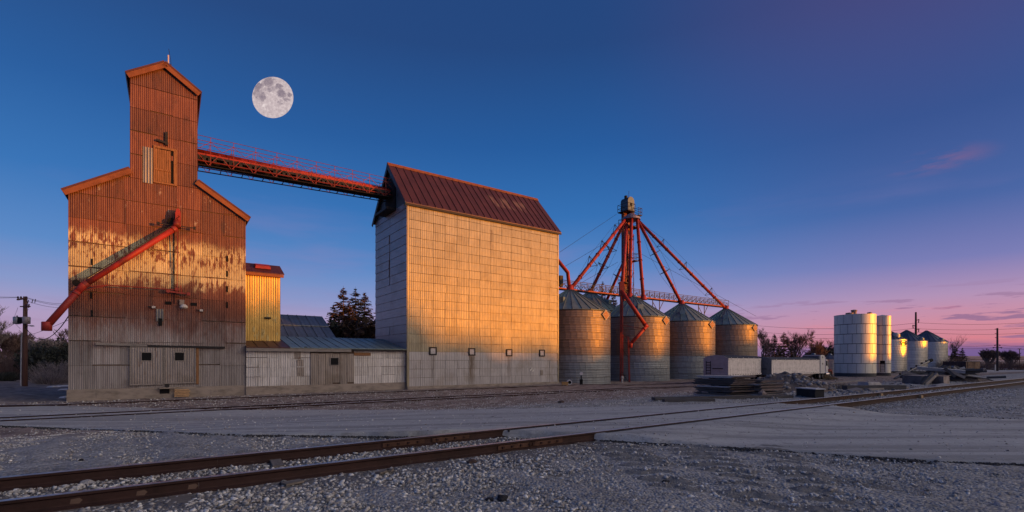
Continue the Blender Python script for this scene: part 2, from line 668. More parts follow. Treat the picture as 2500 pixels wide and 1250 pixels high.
def build_road():
    mb = MB()
    xs = [-900 + 25 * i for i in range(173)]
    nr = 34
    rng = random.Random(8)
    grid = []
    for x in xs:
        a, c = gp(x, road_near(x) + rng.uniform(-1.3, 1.3)), gp(x, road_far(x) + rng.uniform(-1.2, 1.2))
        colv = []
        for k in range(nr + 1):
            u = k / nr
            P = a.lerp(c, u)
            t, s = ts(P.x, P.y)
            z = ground_z(P.x, P.y) + road_bump(s)
            colv.append((P.x, P.y, z))
        lo = (colv[0][0] - 0.02, colv[0][1] - 0.05, colv[0][2] - 0.25)
        grid.append([lo] + colv + [(colv[-1][0], colv[-1][1] + 0.05, colv[-1][2] - 0.25)])
    m = len(grid[0])
    for g in grid:
        mb.v += g
    for i in range(len(grid) - 1):
        for k in range(m - 1):
            mb.f.append((i * m + k, (i + 1) * m + k, (i + 1) * m + k + 1, i * m + k + 1))
    mt, t, b = new_mat('worn_asphalt')
    co = t.add('ShaderNodeTexCoord').outputs['Object']
    n1 = t.noise(co, 28, 4, 0.7)
    n2 = t.noise(t.mapping(co, (0.05, 1.5, 1), rot=(0, 0, 0.14)), 1.0, 7, 0.72)
    n3 = t.noise(co, 0.35, 5, 0.6)
    col = t.ramp(n1, [(0.25, (0.30, 0.302, 0.295, 1)), (0.5, (0.40, 0.398, 0.385, 1)), (0.78, (0.52, 0.515, 0.50, 1))])
    col = t.mix(t.math('MULTIPLY', t.smooth(n2, 0.44, 0.60), 0.62), col, (0.19, 0.188, 0.184, 1))
    col = t.mix(t.math('MULTIPLY', t.smooth(n3, 0.48, 0.68), 0.55), col, (0.46, 0.45, 0.425, 1))
    n4 = t.noise(co, 4.5, 6, 0.75)
    col = t.mix(t.math('MULTIPLY', t.smooth(n4, 0.52, 0.66), 0.55), col, (0.17, 0.168, 0.165, 1))
    vc = t.add('ShaderNodeTexVoronoi', feature='DISTANCE_TO_EDGE')
    t.put(vc.inputs['Vector'], t.mix(0.12, co, t.noise(co, 1.5, 4, 0.6, out=1)))
    vc.inputs['Scale'].default_value = 0.28
    crack = t.math('SUBTRACT', 1.0, t.smooth(vc.outputs['Distance'], 0.0, 0.006))
    col = t.mix(t.math('MULTIPLY', t.math('MULTIPLY', crack, t.smooth(n3, .5, .62)), 0.35), col, (0.02, 0.02, 0.02, 1))
    t.put(b.inputs['Base Color'], col)
    b.inputs['Roughness'].default_value = 0.85
    b.inputs['Specular IOR Level'].default_value = 0.2
    bn = t.add('ShaderNodeBump')
    bn.inputs['Strength'].default_value = 0.45
    bn.inputs['Distance'].default_value = 0.02
    t.put(bn.inputs['Height'], t.math('ADD', n1, t.math('MULTIPLY', n3, 2)))
    t.put(b.inputs['Normal'], bn.outputs[0])
    struct('road', mb, mt, True)


build_road()


def build_ruts():
    mb = MB()
    n, m = 190, 170
    for i in range(n + 1):
        for j in range(m + 1):
            X, Y = 0.2 + 7.0 * i / n, 5.4 + 4.4 * j / m
            k, ph = rut(X, Y)
            mb.v.append((X, Y, -.035 + .05 * k + .03 * k * math.sin(ph) + .008 * math.sin(X * 31 + 3 * math.sin(Y * 17)) * math.sin(Y * 27)))
    for i in range(n):
        for j in range(m):
            a = i * (m + 1) + j
            mb.f.append((a, a + m + 1, a + m + 2, a + 1))
    m_ = simple('dark_silt', (.19, .184, .178), .95, 0, .45, 7, (1, 1, 1), .8, 40)  # darker silt tone for the tread-mark patch
    struct('tyre_ruts', mb, m_, True)


build_ruts()


def on_road(P):
    if P.y < 0.5:
        return False
    x, y = CX + F * P.x / P.y, HZ + F * (HC - ground_z(P.x, P.y)) / P.y
    return road_far(x) - 1 < y < road_near(x) + 2


# ---------------------------------------------------------------- rails
M_RUST = simple('rusty_rail_steel', (0.040, 0.019, 0.016), 0.8, 0.1, 0.45, 2.5, (1, 1, 1), 0.25, 14)
M_HEAD = simple('polished_rail_head', (0.50, 0.48, 0.48), 0.40, 0.8, 0.35, 4)
M_TIE = simple('grey_weathered_timber', (0.17, 0.145, 0.125), 0.9, 0, 0.5, 3, (1, 9, 9), 0.5, 9)
M_GROOVE = simple('groove_shade_black', (0.018, 0.018, 0.02), 0.8)  # stands for the shade inside the flangeway grooves
M_BAR = simple('brown_joint_bar', (0.09, 0.045, 0.03), 0.8, 0.2, 0.4, 4)


def rail_parts(root, y, t0, t1, seg, zoff=lambda t: 0.0, h=0.175, hz=0.0, name='rail', seed=1):
    """rails of several lengths laid end to end along x; each its web and a polished head"""
    prof = [(-.075, 0), (.075, 0), (.075, .016), (.018, .032), (.011, .05), (.011, h - .05), (.036, h - .032), (.036, h - .004), (-.036, h - .004), (-.036, h - .032), (-.011, h - .05), (-.011, .05), (-.018, .032), (-.075, .016)]
    t = t0
    while t < t1:
        e = min(t1, t + seg)
        mb = MB()
        n = max(1, int((e - t) / 4))
        pts = [t + 0.001 + (e - t - 0.002) * k / n for k in range(n + 1)]
        m = len(prof)
        for q in pts:
            for a, z in prof:
                mb.v.append((q, y + a, z + zoff(q) + hz))
        for k in range(n):
            for j in range(m):
                i = (j + 1) % m
                mb.f.append((k * m + j, k * m + i, (k + 1) * m + i, (k + 1) * m + j))
        mb.f.append(tuple(reversed(range(m))))
        mb.f.append(tuple(n * m + j for j in range(m)))
        r = obj(name, mb, M_RUST, root)
        hb = MB()
        for k in range(n):
            p, q = pts[k], pts[k + 1]
            hb.hexa([(p, y - .034, zoff(p) + h - .003 + hz), (q, y - .034, zoff(q) + h - .003 + hz), (q, y + .034, zoff(q) + h - .003 + hz), (p, y + .034, zoff(p) + h - .003 + hz),
                     (p, y - .026, zoff(p) + h + .003 + hz), (q, y - .026, zoff(q) + h + .003 + hz), (q, y + .026, zoff(q) + h + .003 + hz), (p, y + .026, zoff(p) + h + .003 + hz)])
        obj('rail_head', hb, M_HEAD, r)
        t = e
    return


def build_near_track():
    root = thing('railway_track', 'nearest rusty railway track crossing the foreground gravel and the road', 'railway track', W(0, 0, 0), UA)
    rail_parts(root, S_FR, -14, 210, 14.3, name='rail')
    rail_parts(root, S_BK, -15.5, 210, 16.1, name='rail')
    rng = random.Random(3)
    # sleepers, ends just showing through the ballast
    me = None
    t = -12.0
    sc_ = (S_FR + S_BK) / 2
    while t < 70:
        P = W(t, sc_)
        if not on_road(W(t, S_FR)) or not on_road(W(t, S_BK)):
            if me is None:
                me = MB().box(-.11, .11, -1.2, 1.2, -.14, 0).mesh('sleeper', M_TIE)
            dz = rng.uniform(-0.012, 0.012) - (0.012 if rng.random() < 0.5 else 0)
            o = obj('sleeper', me, None, root, loc=(t + rng.uniform(-.03, .03), sc_ + rng.uniform(-.05, .05), dz), rotz=rng.uniform(-.02, .02))
        t += 0.55
    # joint bars with bolts on both rails
    for (x, s) in ((1260, S_FR), (1330, S_FR), (985, S_BK), (1100, S_BK), (2060, S_BK), (2255, S_FR), (2330, S_BK), (2420, S_FR)):
        t = tx(x, s)
        jb = MB().box(t - .42, t + .42, s - .032, s - .0122, .045, .125)
        j = obj('joint_bar', jb, M_BAR, root)
        for k in range(4):
            bt = MB().box(t - .33 + .2 * k, t - .29 + .2 * k, s - .055, s - .03, .07, .105)
            obj('bolt', bt, M_RUST, j)
    # pale rail clips seen on the far bend
    mc = simple('ochre_timber', (0.32, 0.22, 0.13), 0.9, 0, 0.4, 5)
    for x, s in ((2143, S_BK), (2240, S_FR)):
        t = tx(x, s)
        obj('wooden_block', MB().box(t - .14, t + .14, s - .17, s - .08, -.02, .13), mc, root)
    # spots of pale rust on the near rail's web
    for x in (185, 345, 470):
        t = tx(x, S_FR)
        obj('rust_scab', MB().prism([(t - .05, .05), (t + .03, .045), (t + .06, .08), (t + .03, .11), (t - .04, .10)], S_FR - .0145, S_FR - .011), simple('pale_rust', (0.13, 0.085, 0.065), .95), root)
    # black strips beside the rails at the crossing: groove shade put into colour
    for s in (S_FR, S_BK):
        pts = []
        t = -20.0
        for dy0, dy1 in ((-.125, -.045), (.045, .125)):
            mb = MB()
            last = None
            t = -2.0
            while t < 40:
                z = ground_z(*W(t, s).xy) + road_bump(s) + .006
                if on_road(W(t, s)):
                    if last is not None:
                        mb.hexa([(last[0], s + dy0, last[1] - .04), (t, s + dy0, z - .04), (t, s + dy1, z - .04), (last[0], s + dy1, last[1] - .04),
                                 (last[0], s + dy0, last[1]), (t, s + dy0, z), (t, s + dy1, z), (last[0], s + dy1, last[1])])
                    last = (t, z)
                else:
                    last = None
                t += 0.5
            if mb.v:
                obj('groove_shade_strip', mb, M_GROOVE, root)


build_near_track()


def build_siding():
    root = thing('railway_siding', 'half buried siding track running past the elevator foundations', 'railway track', W(0, 0, 0), UA)
    P = gp(1240, 967)
    t, s = ts(P.x, P.y)
    zf = lambda sv: (lambda q: ground_z(*W(q, sv).xy) - 0.10)
    rail_parts(root, s, -45, 72, 20, zf(s), name='rail')
    rail_parts(root, s + 1.45, -45, 72, 20, zf(s + 1.45), name='rail')
    root2 = thing('railway_siding', 'dark rail line lying close along the foot of the elevator buildings', 'railway track', W(0, 0, 0), UA)
    P = gp(1250, 946.5)
    t, s = ts(P.x, P.y)
    rail_parts(root2, s, -45, 62, 20, zf(s), name='rail')


build_siding()


# ---------------------------------------------------------------- stones
def icosa():
    p = (1 + 5 ** .5) / 2
    v = np.array([(-1, p, 0), (1, p, 0), (-1, -p, 0), (1, -p, 0), (0, -1, p), (0, 1, p), (0, -1, -p), (0, 1, -p), (p, 0, -1), (p, 0, 1), (-p, 0, -1), (-p, 0, 1)], float)
    v /= np.linalg.norm(v[0])
    f = np.array([(0, 11, 5), (0, 5, 1), (0, 1, 7), (0, 7, 10), (0, 10, 11), (1, 5, 9), (5, 11, 4), (11, 10, 2), (10, 7, 6), (7, 1, 8), (3, 9, 4), (3, 4, 2), (3, 2, 6), (3, 6, 8), (3, 8, 9), (4, 9, 5), (2, 4, 11), (6, 2, 10), (8, 6, 7), (9, 8, 1)])
    return v, f


ICV, ICF = icosa()


def stone_mesh(name, pos, size, seed, mat, flat=0.6):
    """many rough stones in one mesh, written with numpy"""
    r = np.random.RandomState(seed)
    n = len(pos)
    v = ICV[None] * (1 + r.uniform(-.28, .28, (n, 12, 1)))
    v = v * np.stack([r.uniform(.75, 1.35, n), r.uniform(.65, 1.1, n), r.uniform(.4, .9, n) * flat / .6], 1)[:, None, :]
    a = r.uniform(0, 2 * np.pi, n)
    ca, sa = np.cos(a)[:, None], np.sin(a)[:, None]
    tilt = r.uniform(-.4, .4, n)[:, None]
    z = v[..., 2] * np.cos(tilt) + v[..., 0] * np.sin(tilt)
    x0 = v[..., 0] * np.cos(tilt) - v[..., 2] * np.sin(tilt)
    x = x0 * ca - v[..., 1] * sa
    y = x0 * sa + v[..., 1] * ca
    v = np.stack([x, y, z], 2) * size[:, None, None] + pos[:, None, :]
    f = (ICF[None] + (np.arange(n) * 12)[:, None, None]).reshape(-1, 3)
    me = bpy.data.meshes.new(name)
    me.vertices.add(n * 12)
    me.vertices.foreach_set('co', v.reshape(-1).astype(np.float32))
    nf = len(f)
    me.loops.add(nf * 3)
    me.loops.foreach_set('vertex_index', f.reshape(-1).astype(np.int32))
    me.polygons.add(nf)
    me.polygons.foreach_set('loop_start', (np.arange(nf) * 3).astype(np.int32))
    me.materials.append(mat)
    me.update(calc_edges=True)
    return me


def stone_mat(name, cols):
    m, t, b = new_mat(name)
    g = t.add('ShaderNodeNewGeometry').outputs['Random Per Island']
    c = t.ramp(g, [(i / (len(cols) - 1), tuple(k) + (1,)) for i, k in enumerate(cols)])
    co = t.add('ShaderNodeTexCoord').outputs['Object']
    c = t.mix(t.math('MULTIPLY', t.smooth(t.noise(co, 30, 3, 0.6), 0.45, 0.7), 0.35), c, (0.09, 0.08, 0.075, 1))
    t.put(b.inputs['Base Color'], c)
    b.inputs['Roughness'].default_value = 0.9
    b.inputs['Specular IOR Level'].default_value = 0.2
    return m


M_STONE = stone_mat('gravel_stones', [(0.14, 0.135, 0.13), (0.42, 0.41, 0.395), (0.26, 0.225, 0.20), (0.62, 0.60, 0.57), (0.36, 0.35, 0.34), (0.78, 0.76, 0.72), (0.22, 0.205, 0.195)])
M_RUBBLE = stone_mat('rubble_stones', [(0.16, 0.145, 0.14), (0.32, 0.30, 0.29), (0.10, 0.09, 0.088), (0.46, 0.42, 0.40), (0.22, 0.21, 0.21)])


def build_gravel():
    r = np.random.RandomState(11)
    n = 150000
    az = r.uniform(-0.98, 0.98, n)
    rr = np.exp(r.uniform(math.log(4.2), math.log(40), n))
    X, Y = rr * np.sin(az), rr * np.cos(az)
    pos, size = [], []
    u = r.uniform(0, 1, n)
    cl = r.uniform(0, 1, n)
    for i in range(n):
        x, y = float(X[i]), float(Y[i])
        t, s = ts(x, y)
        if s > 13 and rr[i] > 20:
            if cl[i] > 0.35:
                continue
        P = Vector((x, y, 0))
        if on_road(P):
            if cl[i] > 0.045:
                continue
        if abs(s - S_FR) < 0.09 or abs(s - S_BK) < 0.09:
            continue
        # bare silt patches between the gravel drifts
        k = math.sin(x * .9 + 2 * math.sin(y * .55)) + math.sin(y * 1.3 - x * .5 + 1) + 0.6 * math.sin(x * 2.3 + y * 1.9)
        px = CX + F * x / y
        ballast = 5.4 < s < 9.6
        if not ballast and k < -0.15 and cl[i] > 0.33:
            continue
        rk, rp = rut(x, y)
        if rk > .25 and math.sin(rp) < .35 and cl[i] > .12:
            continue
        sz = 0.006 + 0.027 * u[i] ** 5 + (0.006 * u[i] ** 1.5 if ballast and px < 1350 else 0)
        sz = max(sz, 0.0011 * rr[i])
        z = ground_z(x, y) + sz * 0.12 + (max(0, -.03 + .05 * rk + .03 * rk * math.sin(rp)) if rk > .2 else 0)
        if ballast:
            z += -0.005 + 0.02 * max(0, 1 - abs(s - 6.4) / .6) + (0.018 if S_FR + .12 < s < S_BK - .12 else 0)
        if on_road(P):
            z += road_bump(s)
        pos.append((x, y, z))
        size.append(sz)
    me = stone_mesh('gravel', np.array(pos), np.array(size), 12, M_STONE)
    struct('gravel', me, None, kind='stuff')


build_gravel()


def build_crumbs():
    """dark broken crumbs along the ragged near edge of the asphalt"""
    r = np.random.RandomState(23)
    pos, size = [], []
    for _ in range(7000):
        x = r.uniform(-200, 2700)
        if 1180 < x < 1440:
            continue
        k = math.sin(x * .021) + math.sin(x * .0073 + 2) + .5 * math.sin(x * .06)
        if k < -.35 and r.uniform() < .8:
            continue
        P = gp(x, road_near(x) + 1.0)
        d = abs(r.normal(0, .07))
        P = Vector((P.x, P.y - d, P.z))
        sz = .006 + .022 * r.uniform() ** 3
        pos.append((P.x, P.y, ground_z(P.x, P.y) + .004 + .02 * max(0, 1 - d / .1)))
        size.append(max(sz, .0012 * P.length))
    m = stone_mat('asphalt_crumbs', [(.03, .03, .032), (.06, .058, .06), (.02, .02, .022), (.10, .10, .10)])
    struct('asphalt_crumbs', stone_mesh('asphalt_crumbs', np.array(pos), np.array(size), 24, m), None, kind='stuff')


build_crumbs()


def rock_mesh(seed, mat, flat=0.7, n=2):
    import bmesh
    bm = bmesh.new()
    bmesh.ops.create_icosphere(bm, subdivisions=n, radius=1)
    r = random.Random(seed)
    ph = [r.uniform(0, 6) for _ in range(6)]
    for v in bm.verts:
        c = v.co
        k = 1 + .18 * math.sin(3 * c.x + ph[0]) * math.sin(2.5 * c.y + ph[1]) + .14 * math.sin(5 * c.z + 3 * c.x + ph[2]) + r.uniform(-.06, .06)
        v.co = Vector((c.x * k * 1.2, c.y * k * .9, c.z * k * flat))
    me = bpy.data.meshes.new('rock')
    bm.to_mesh(me)
    bm.free()
    me.materials.append(mat)
    return me


M_ROCKD = simple('dark_rock', (0.022, 0.022, 0.026), 0.85, 0, 0.4, 6, bump=.5)
M_ROCKL = simple('pale_rock', (0.38, 0.36, 0.35), 0.85, 0, 0.35, 6, bump=.5)
M_ROCKB = simple('brown_rock', (0.09, 0.06, 0.05), 0.9, 0, 0.35, 6, bump=.5)


def rock_at(x, y, wpx, mat, label, seed, group, flat=.6):
    P = gp(x, y)
    r = wpx / F * P.y / 2 / 1.15
    o = obj('rock', rock_mesh(seed, mat, flat), loc=(P.x, P.y, P.z + r * flat * .45))
    o.scale = (r, r, r)
    o.rotation_euler = (0, 0, seed * 1.3)
    return tag(o, label, 'rock', group)


GR = 'loose rocks on the foreground gravel'
rock_at(1227, 1220, 34, M_ROCKD, 'larger black rock on gravel near the bottom edge', 1, GR)
rock_at(1195, 1222, 22, M_ROCKD, 'small black rock just left of a larger black one', 2, GR)
rock_at(1625, 1180, 22, M_ROCKD, 'dark rock sunk in tyre-rutted silt, lower middle', 3, GR)
rock_at(692, 1184, 26, M_ROCKD, 'dark flat rock before a sleeper end, left rail', 4, GR, .5)
rock_at(1152, 1130, 26, M_ROCKB, 'brown rock lying below the bolted rail joint', 5, GR)
rock_at(198, 1125, 12, M_ROCKD, 'tiny dark rock alone on gravel left of the rails', 6, GR)
rock_at(213, 1181, 36, M_ROCKL, 'long pale stone lying between the two near rails', 7, GR, .4)
rock_at(757, 1205, 22, M_ROCKL, 'whitish angular stone below the near rail, left of centre', 8, GR, .5)
rock_at(1395, 1218, 20, M_ROCKL, 'round whitish stone on silt right of the black rocks', 9, GR, .5)
rock_at(2440, 1234, 30, M_ROCKL, 'flat pale stone at the lower right corner', 10, GR, .4)
rock_at(1370, 984, 18, M_ROCKB, 'dark lump on dirt between road and grain bins', 11, GR)
rock_at(2027, 1192, 16, M_ROCKL, 'pale stone on gravel below the asphalt edge, right', 12, GR, .5)
rock_at(2335, 1204, 14, M_ROCKL, 'small white stone in the right foreground gravel', 13, GR, .5)

# grey board scraps lying beside the near rail
def board_at(x, y, ln, wd_, ang, label, mat=None, th=.03, z=0.0, nm='board', group='board scraps beside the near rail', cat='board'):
    P = gp(x, y)
    mb = MB().box(-ln / 2, ln / 2, -wd_ / 2, wd_ / 2, 0, th)
    o = obj(nm, mb, mat or M_TIE, loc=(P.x, P.y, P.z + z), rotz=ang)
    return tag(o, label, cat, group)


board_at(676, 1136, .55, .16, UA + 1.5, 'short grey board lying between the near rails', z=.02)
board_at(935, 1157, .22, .10, UA + .5, 'small grey board scrap below the near rail, front', z=.02)
board_at(952, 1154, .13, .08, UA + .9, 'tiny grey wood scrap right of another scrap', z=.02)
board_at(715, 1184, .25, .14, UA + .3, 'splintered grey sleeper end beside a dark rock', z=.02)
# ---------------------------------------------------------------- the wooden elevator clad in rusty red sheets
M_CONC = simple('stained_concrete', (0.27, 0.225, 0.19), 0.9, 0, 0.4, 1.2, (1, 1, 2.5), 0.4, 8)
M_CORE = simple('dark_boarding', (0.13, 0.09, 0.07), 0.9, 0, .4, 2)
M_BLACK = simple('black_opening', (0.006, 0.006, 0.007), 0.9)
M_DKMETAL = simple('dark_iron', (0.03, 0.028, 0.03), 0.6, 0.6, 0.3, 5)
M_REDP = simple('red_painted_steel', (0.28, 0.026, 0.018), 0.55, 0.05, 0.55, 1.4, (1, 1, 1), 0.15, 6, dark=(.10, .022, .016))
M_REDD = simple('dull_red_steel', (0.20, 0.035, 0.03), 0.55, 0.2, 0.4, 3.0)
M_OLDWOOD = simple('old_brown_wood', (0.25, 0.125, 0.06), 0.9, 0, 0.5, 2.0, (8, 8, 0.7), 0.4, 6)
M_GREYWOOD = simple('old_grey_wood', (0.24, 0.21, 0.19), 0.9, 0, 0.4, 2.0, (1, 8, 8), 0.4, 6)
M_PALEWOOD = simple('pale_fresh_wood', (0.48, 0.30, 0.16), 0.85, 0, 0.35, 3.0, (1, 8, 8), 0.3, 6)
M_FASCIA = simple('rust_red_fascia', (0.22, 0.075, 0.028), 0.6, 0.2, 0.35, 2.0)
M_ROOFRED = simple('dark_red_roof_sheet', (0.10, 0.036, 0.032), 0.5, 0.25, 0.3, 1.5, objr=.10)
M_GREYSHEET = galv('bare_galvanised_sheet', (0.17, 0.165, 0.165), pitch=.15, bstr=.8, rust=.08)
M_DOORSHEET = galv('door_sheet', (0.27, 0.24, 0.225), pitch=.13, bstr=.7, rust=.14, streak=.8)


def tower_mat(zr, zb0, zb1):
    """red paint over corrugated sheet: worn to bare metal low down, with a bleached band of old lettering between zb0 and zb1"""
    m, t, b = new_mat('red_rusty_corrugated_sheet')
    co = t.add('ShaderNodeTexCoord').outputs['Object']
    rnd = t.add('ShaderNodeObjectInfo').outputs['Random']
    x, y, z = t.sep(co)
    streak = t.noise(t.mapping(co, (6, 6, .35)), 1.0, 6, 0.7)
    fine = t.noise(t.mapping(co, (9, 9, 1.6)), 1.0, 6, 0.75)
    blot = t.noise(t.mapping(co, (1, 1, .7)), .55, 6, 0.65)
    flake = t.noise(t.mapping(co, (3.2, 3.2, 1.1), loc=(4, 2, 7)), 1.0, 7, 0.75)
    red = t.ramp(streak, [(0.22, (0.055, 0.016, 0.012, 1)), (0.45, (0.14, 0.042, 0.026, 1)), (0.62, (0.195, 0.066, 0.036, 1)), (0.85, (0.29, 0.13, 0.08, 1))])
    red = t.mix(t.math('MULTIPLY', t.smooth(blot, 0.52, 0.7), 0.55), red, (0.085, 0.026, 0.02, 1))
    red = t.mix(t.math('MULTIPLY', t.smooth(fine, 0.55, 0.72), 0.5), red, (0.36, 0.17, 0.10, 1))
    red = t.mix(t.math('MULTIPLY', t.smooth(t.noise(t.mapping(co, (1.1, 1.1, .5), loc=(9, 3, 1)), 1.0, 4, .6), 0.58, 0.7), 0.6), red, (0.05, 0.02, 0.018, 1))
    bare = t.ramp(streak, [(0.2, (0.17, 0.14, 0.128, 1)), (0.5, (0.31, 0.275, 0.262, 1)), (0.8, (0.44, 0.405, 0.39, 1))])
    bare = t.mix(t.math('MULTIPLY', t.smooth(blot, 0.5, 0.68), 0.6), bare, (0.12, 0.095, 0.09, 1))
    # paint left: all of it high up, flaking away towards the bottom
    zz = t.math('ADD', z, t.math('MULTIPLY', t.math('SUBTRACT', blot, 0.5), 4.2))
    keep = t.smooth(t.math('ADD', zz, t.math('MULTIPLY', t.math('SUBTRACT', fine, 0.5), 3.4)), zr - 1.6, zr + 2.0)
    col = t.mix(keep, bare, red)
    # bleached band with ragged edges (the ghost of painted lettering)
    zb = t.math('ADD', z, t.math('MULTIPLY', t.math('SUBTRACT', t.math('MULTIPLY_ADD', flake, .5, t.math('MULTIPLY', blot, .5)), 0.5), 3.4))
    band = t.math('MULTIPLY', t.smooth(zb, zb0 - .3, zb0 + .3), t.math('SUBTRACT', 1.0, t.smooth(zb, zb1 - .4, zb1 + .3)))
    bm = t.math('MULTIPLY', band, t.smooth(t.math('ADD', t.math('MULTIPLY', flake, .6), t.math('MULTIPLY', fine, .4)), 0.455, 0.52))
    band2 = t.math('MULTIPLY', t.smooth(zb, zb0 + .1, zb0 + .35), t.math('SUBTRACT', 1.0, t.smooth(zb, zb0 + 1.0, zb0 + 1.3)))
    bm = t.math('MAXIMUM', bm, t.math('MULTIPLY', band2, t.smooth(fine, 0.36, 0.5)))
    col = t.mix(t.math('MULTIPLY', bm, 0.95), col, (0.56, 0.49, 0.28, 1))
    # flakes of old white paint above it
    b3 = t.math('MULTIPLY', t.smooth(z, zb1 + .6, zb1 + 1.2), t.math('SUBTRACT', 1.0, t.smooth(z, zb1 + 3.2, zb1 + 3.8)))
    col = t.mix(t.math('MULTIPLY', b3, t.smooth(flake, 0.60, 0.66)), col, (0.40, 0.31, 0.25, 1))
    hsv = t.add('ShaderNodeHueSaturation')
    t.put(hsv.inputs['Value'], t.math('MULTIPLY_ADD', rnd, .42, .74))
    t.put(hsv.inputs['Color'], col)
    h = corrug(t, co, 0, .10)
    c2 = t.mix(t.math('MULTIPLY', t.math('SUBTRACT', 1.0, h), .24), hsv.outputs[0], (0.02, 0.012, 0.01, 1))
    t.put(b.inputs['Base Color'], c2)
    b.inputs['Metallic'].default_value = 0.15
    b.inputs['Roughness'].default_value = 0.6
    bn = t.add('ShaderNodeBump')
    bn.inputs['Strength'].default_value = 0.6
    bn.inputs['Distance'].default_value = 0.03
    t.put(bn.inputs['Height'], t.math('ADD', h, t.math('MULTIPLY', blot, 1.2)))
    t.put(b.inputs['Normal'], bn.outputs[0])
    return m


def opening(root, fr, x0, x1, y0, y1, name='window', frame=True, depth=.05, label=None, matf=None, fw=.07):
    """a dark opening with a frame on the front wall, from pixel bounds"""
    xa, za = fr.px(x0, y1)
    xb, zb = fr.px(x1, y0)
    p = obj(name, MB().box(xa, xb, -.062, -.03, za, zb), M_BLACK, root, label=label)
    if frame:
        mb = MB()
        mb.box(xa - fw, xa, -.09, -.028, za - fw, zb + fw)
        mb.box(xb, xb + fw, -.09, -.028, za - fw, zb + fw)
        mb.box(xa, xb, -.088, -.028, zb, zb + fw)
        mb.box(xa, xb, -.088, -.028, za - fw, za)
        obj('frame', mb, matf or M_GREYWOOD, p)
    return p


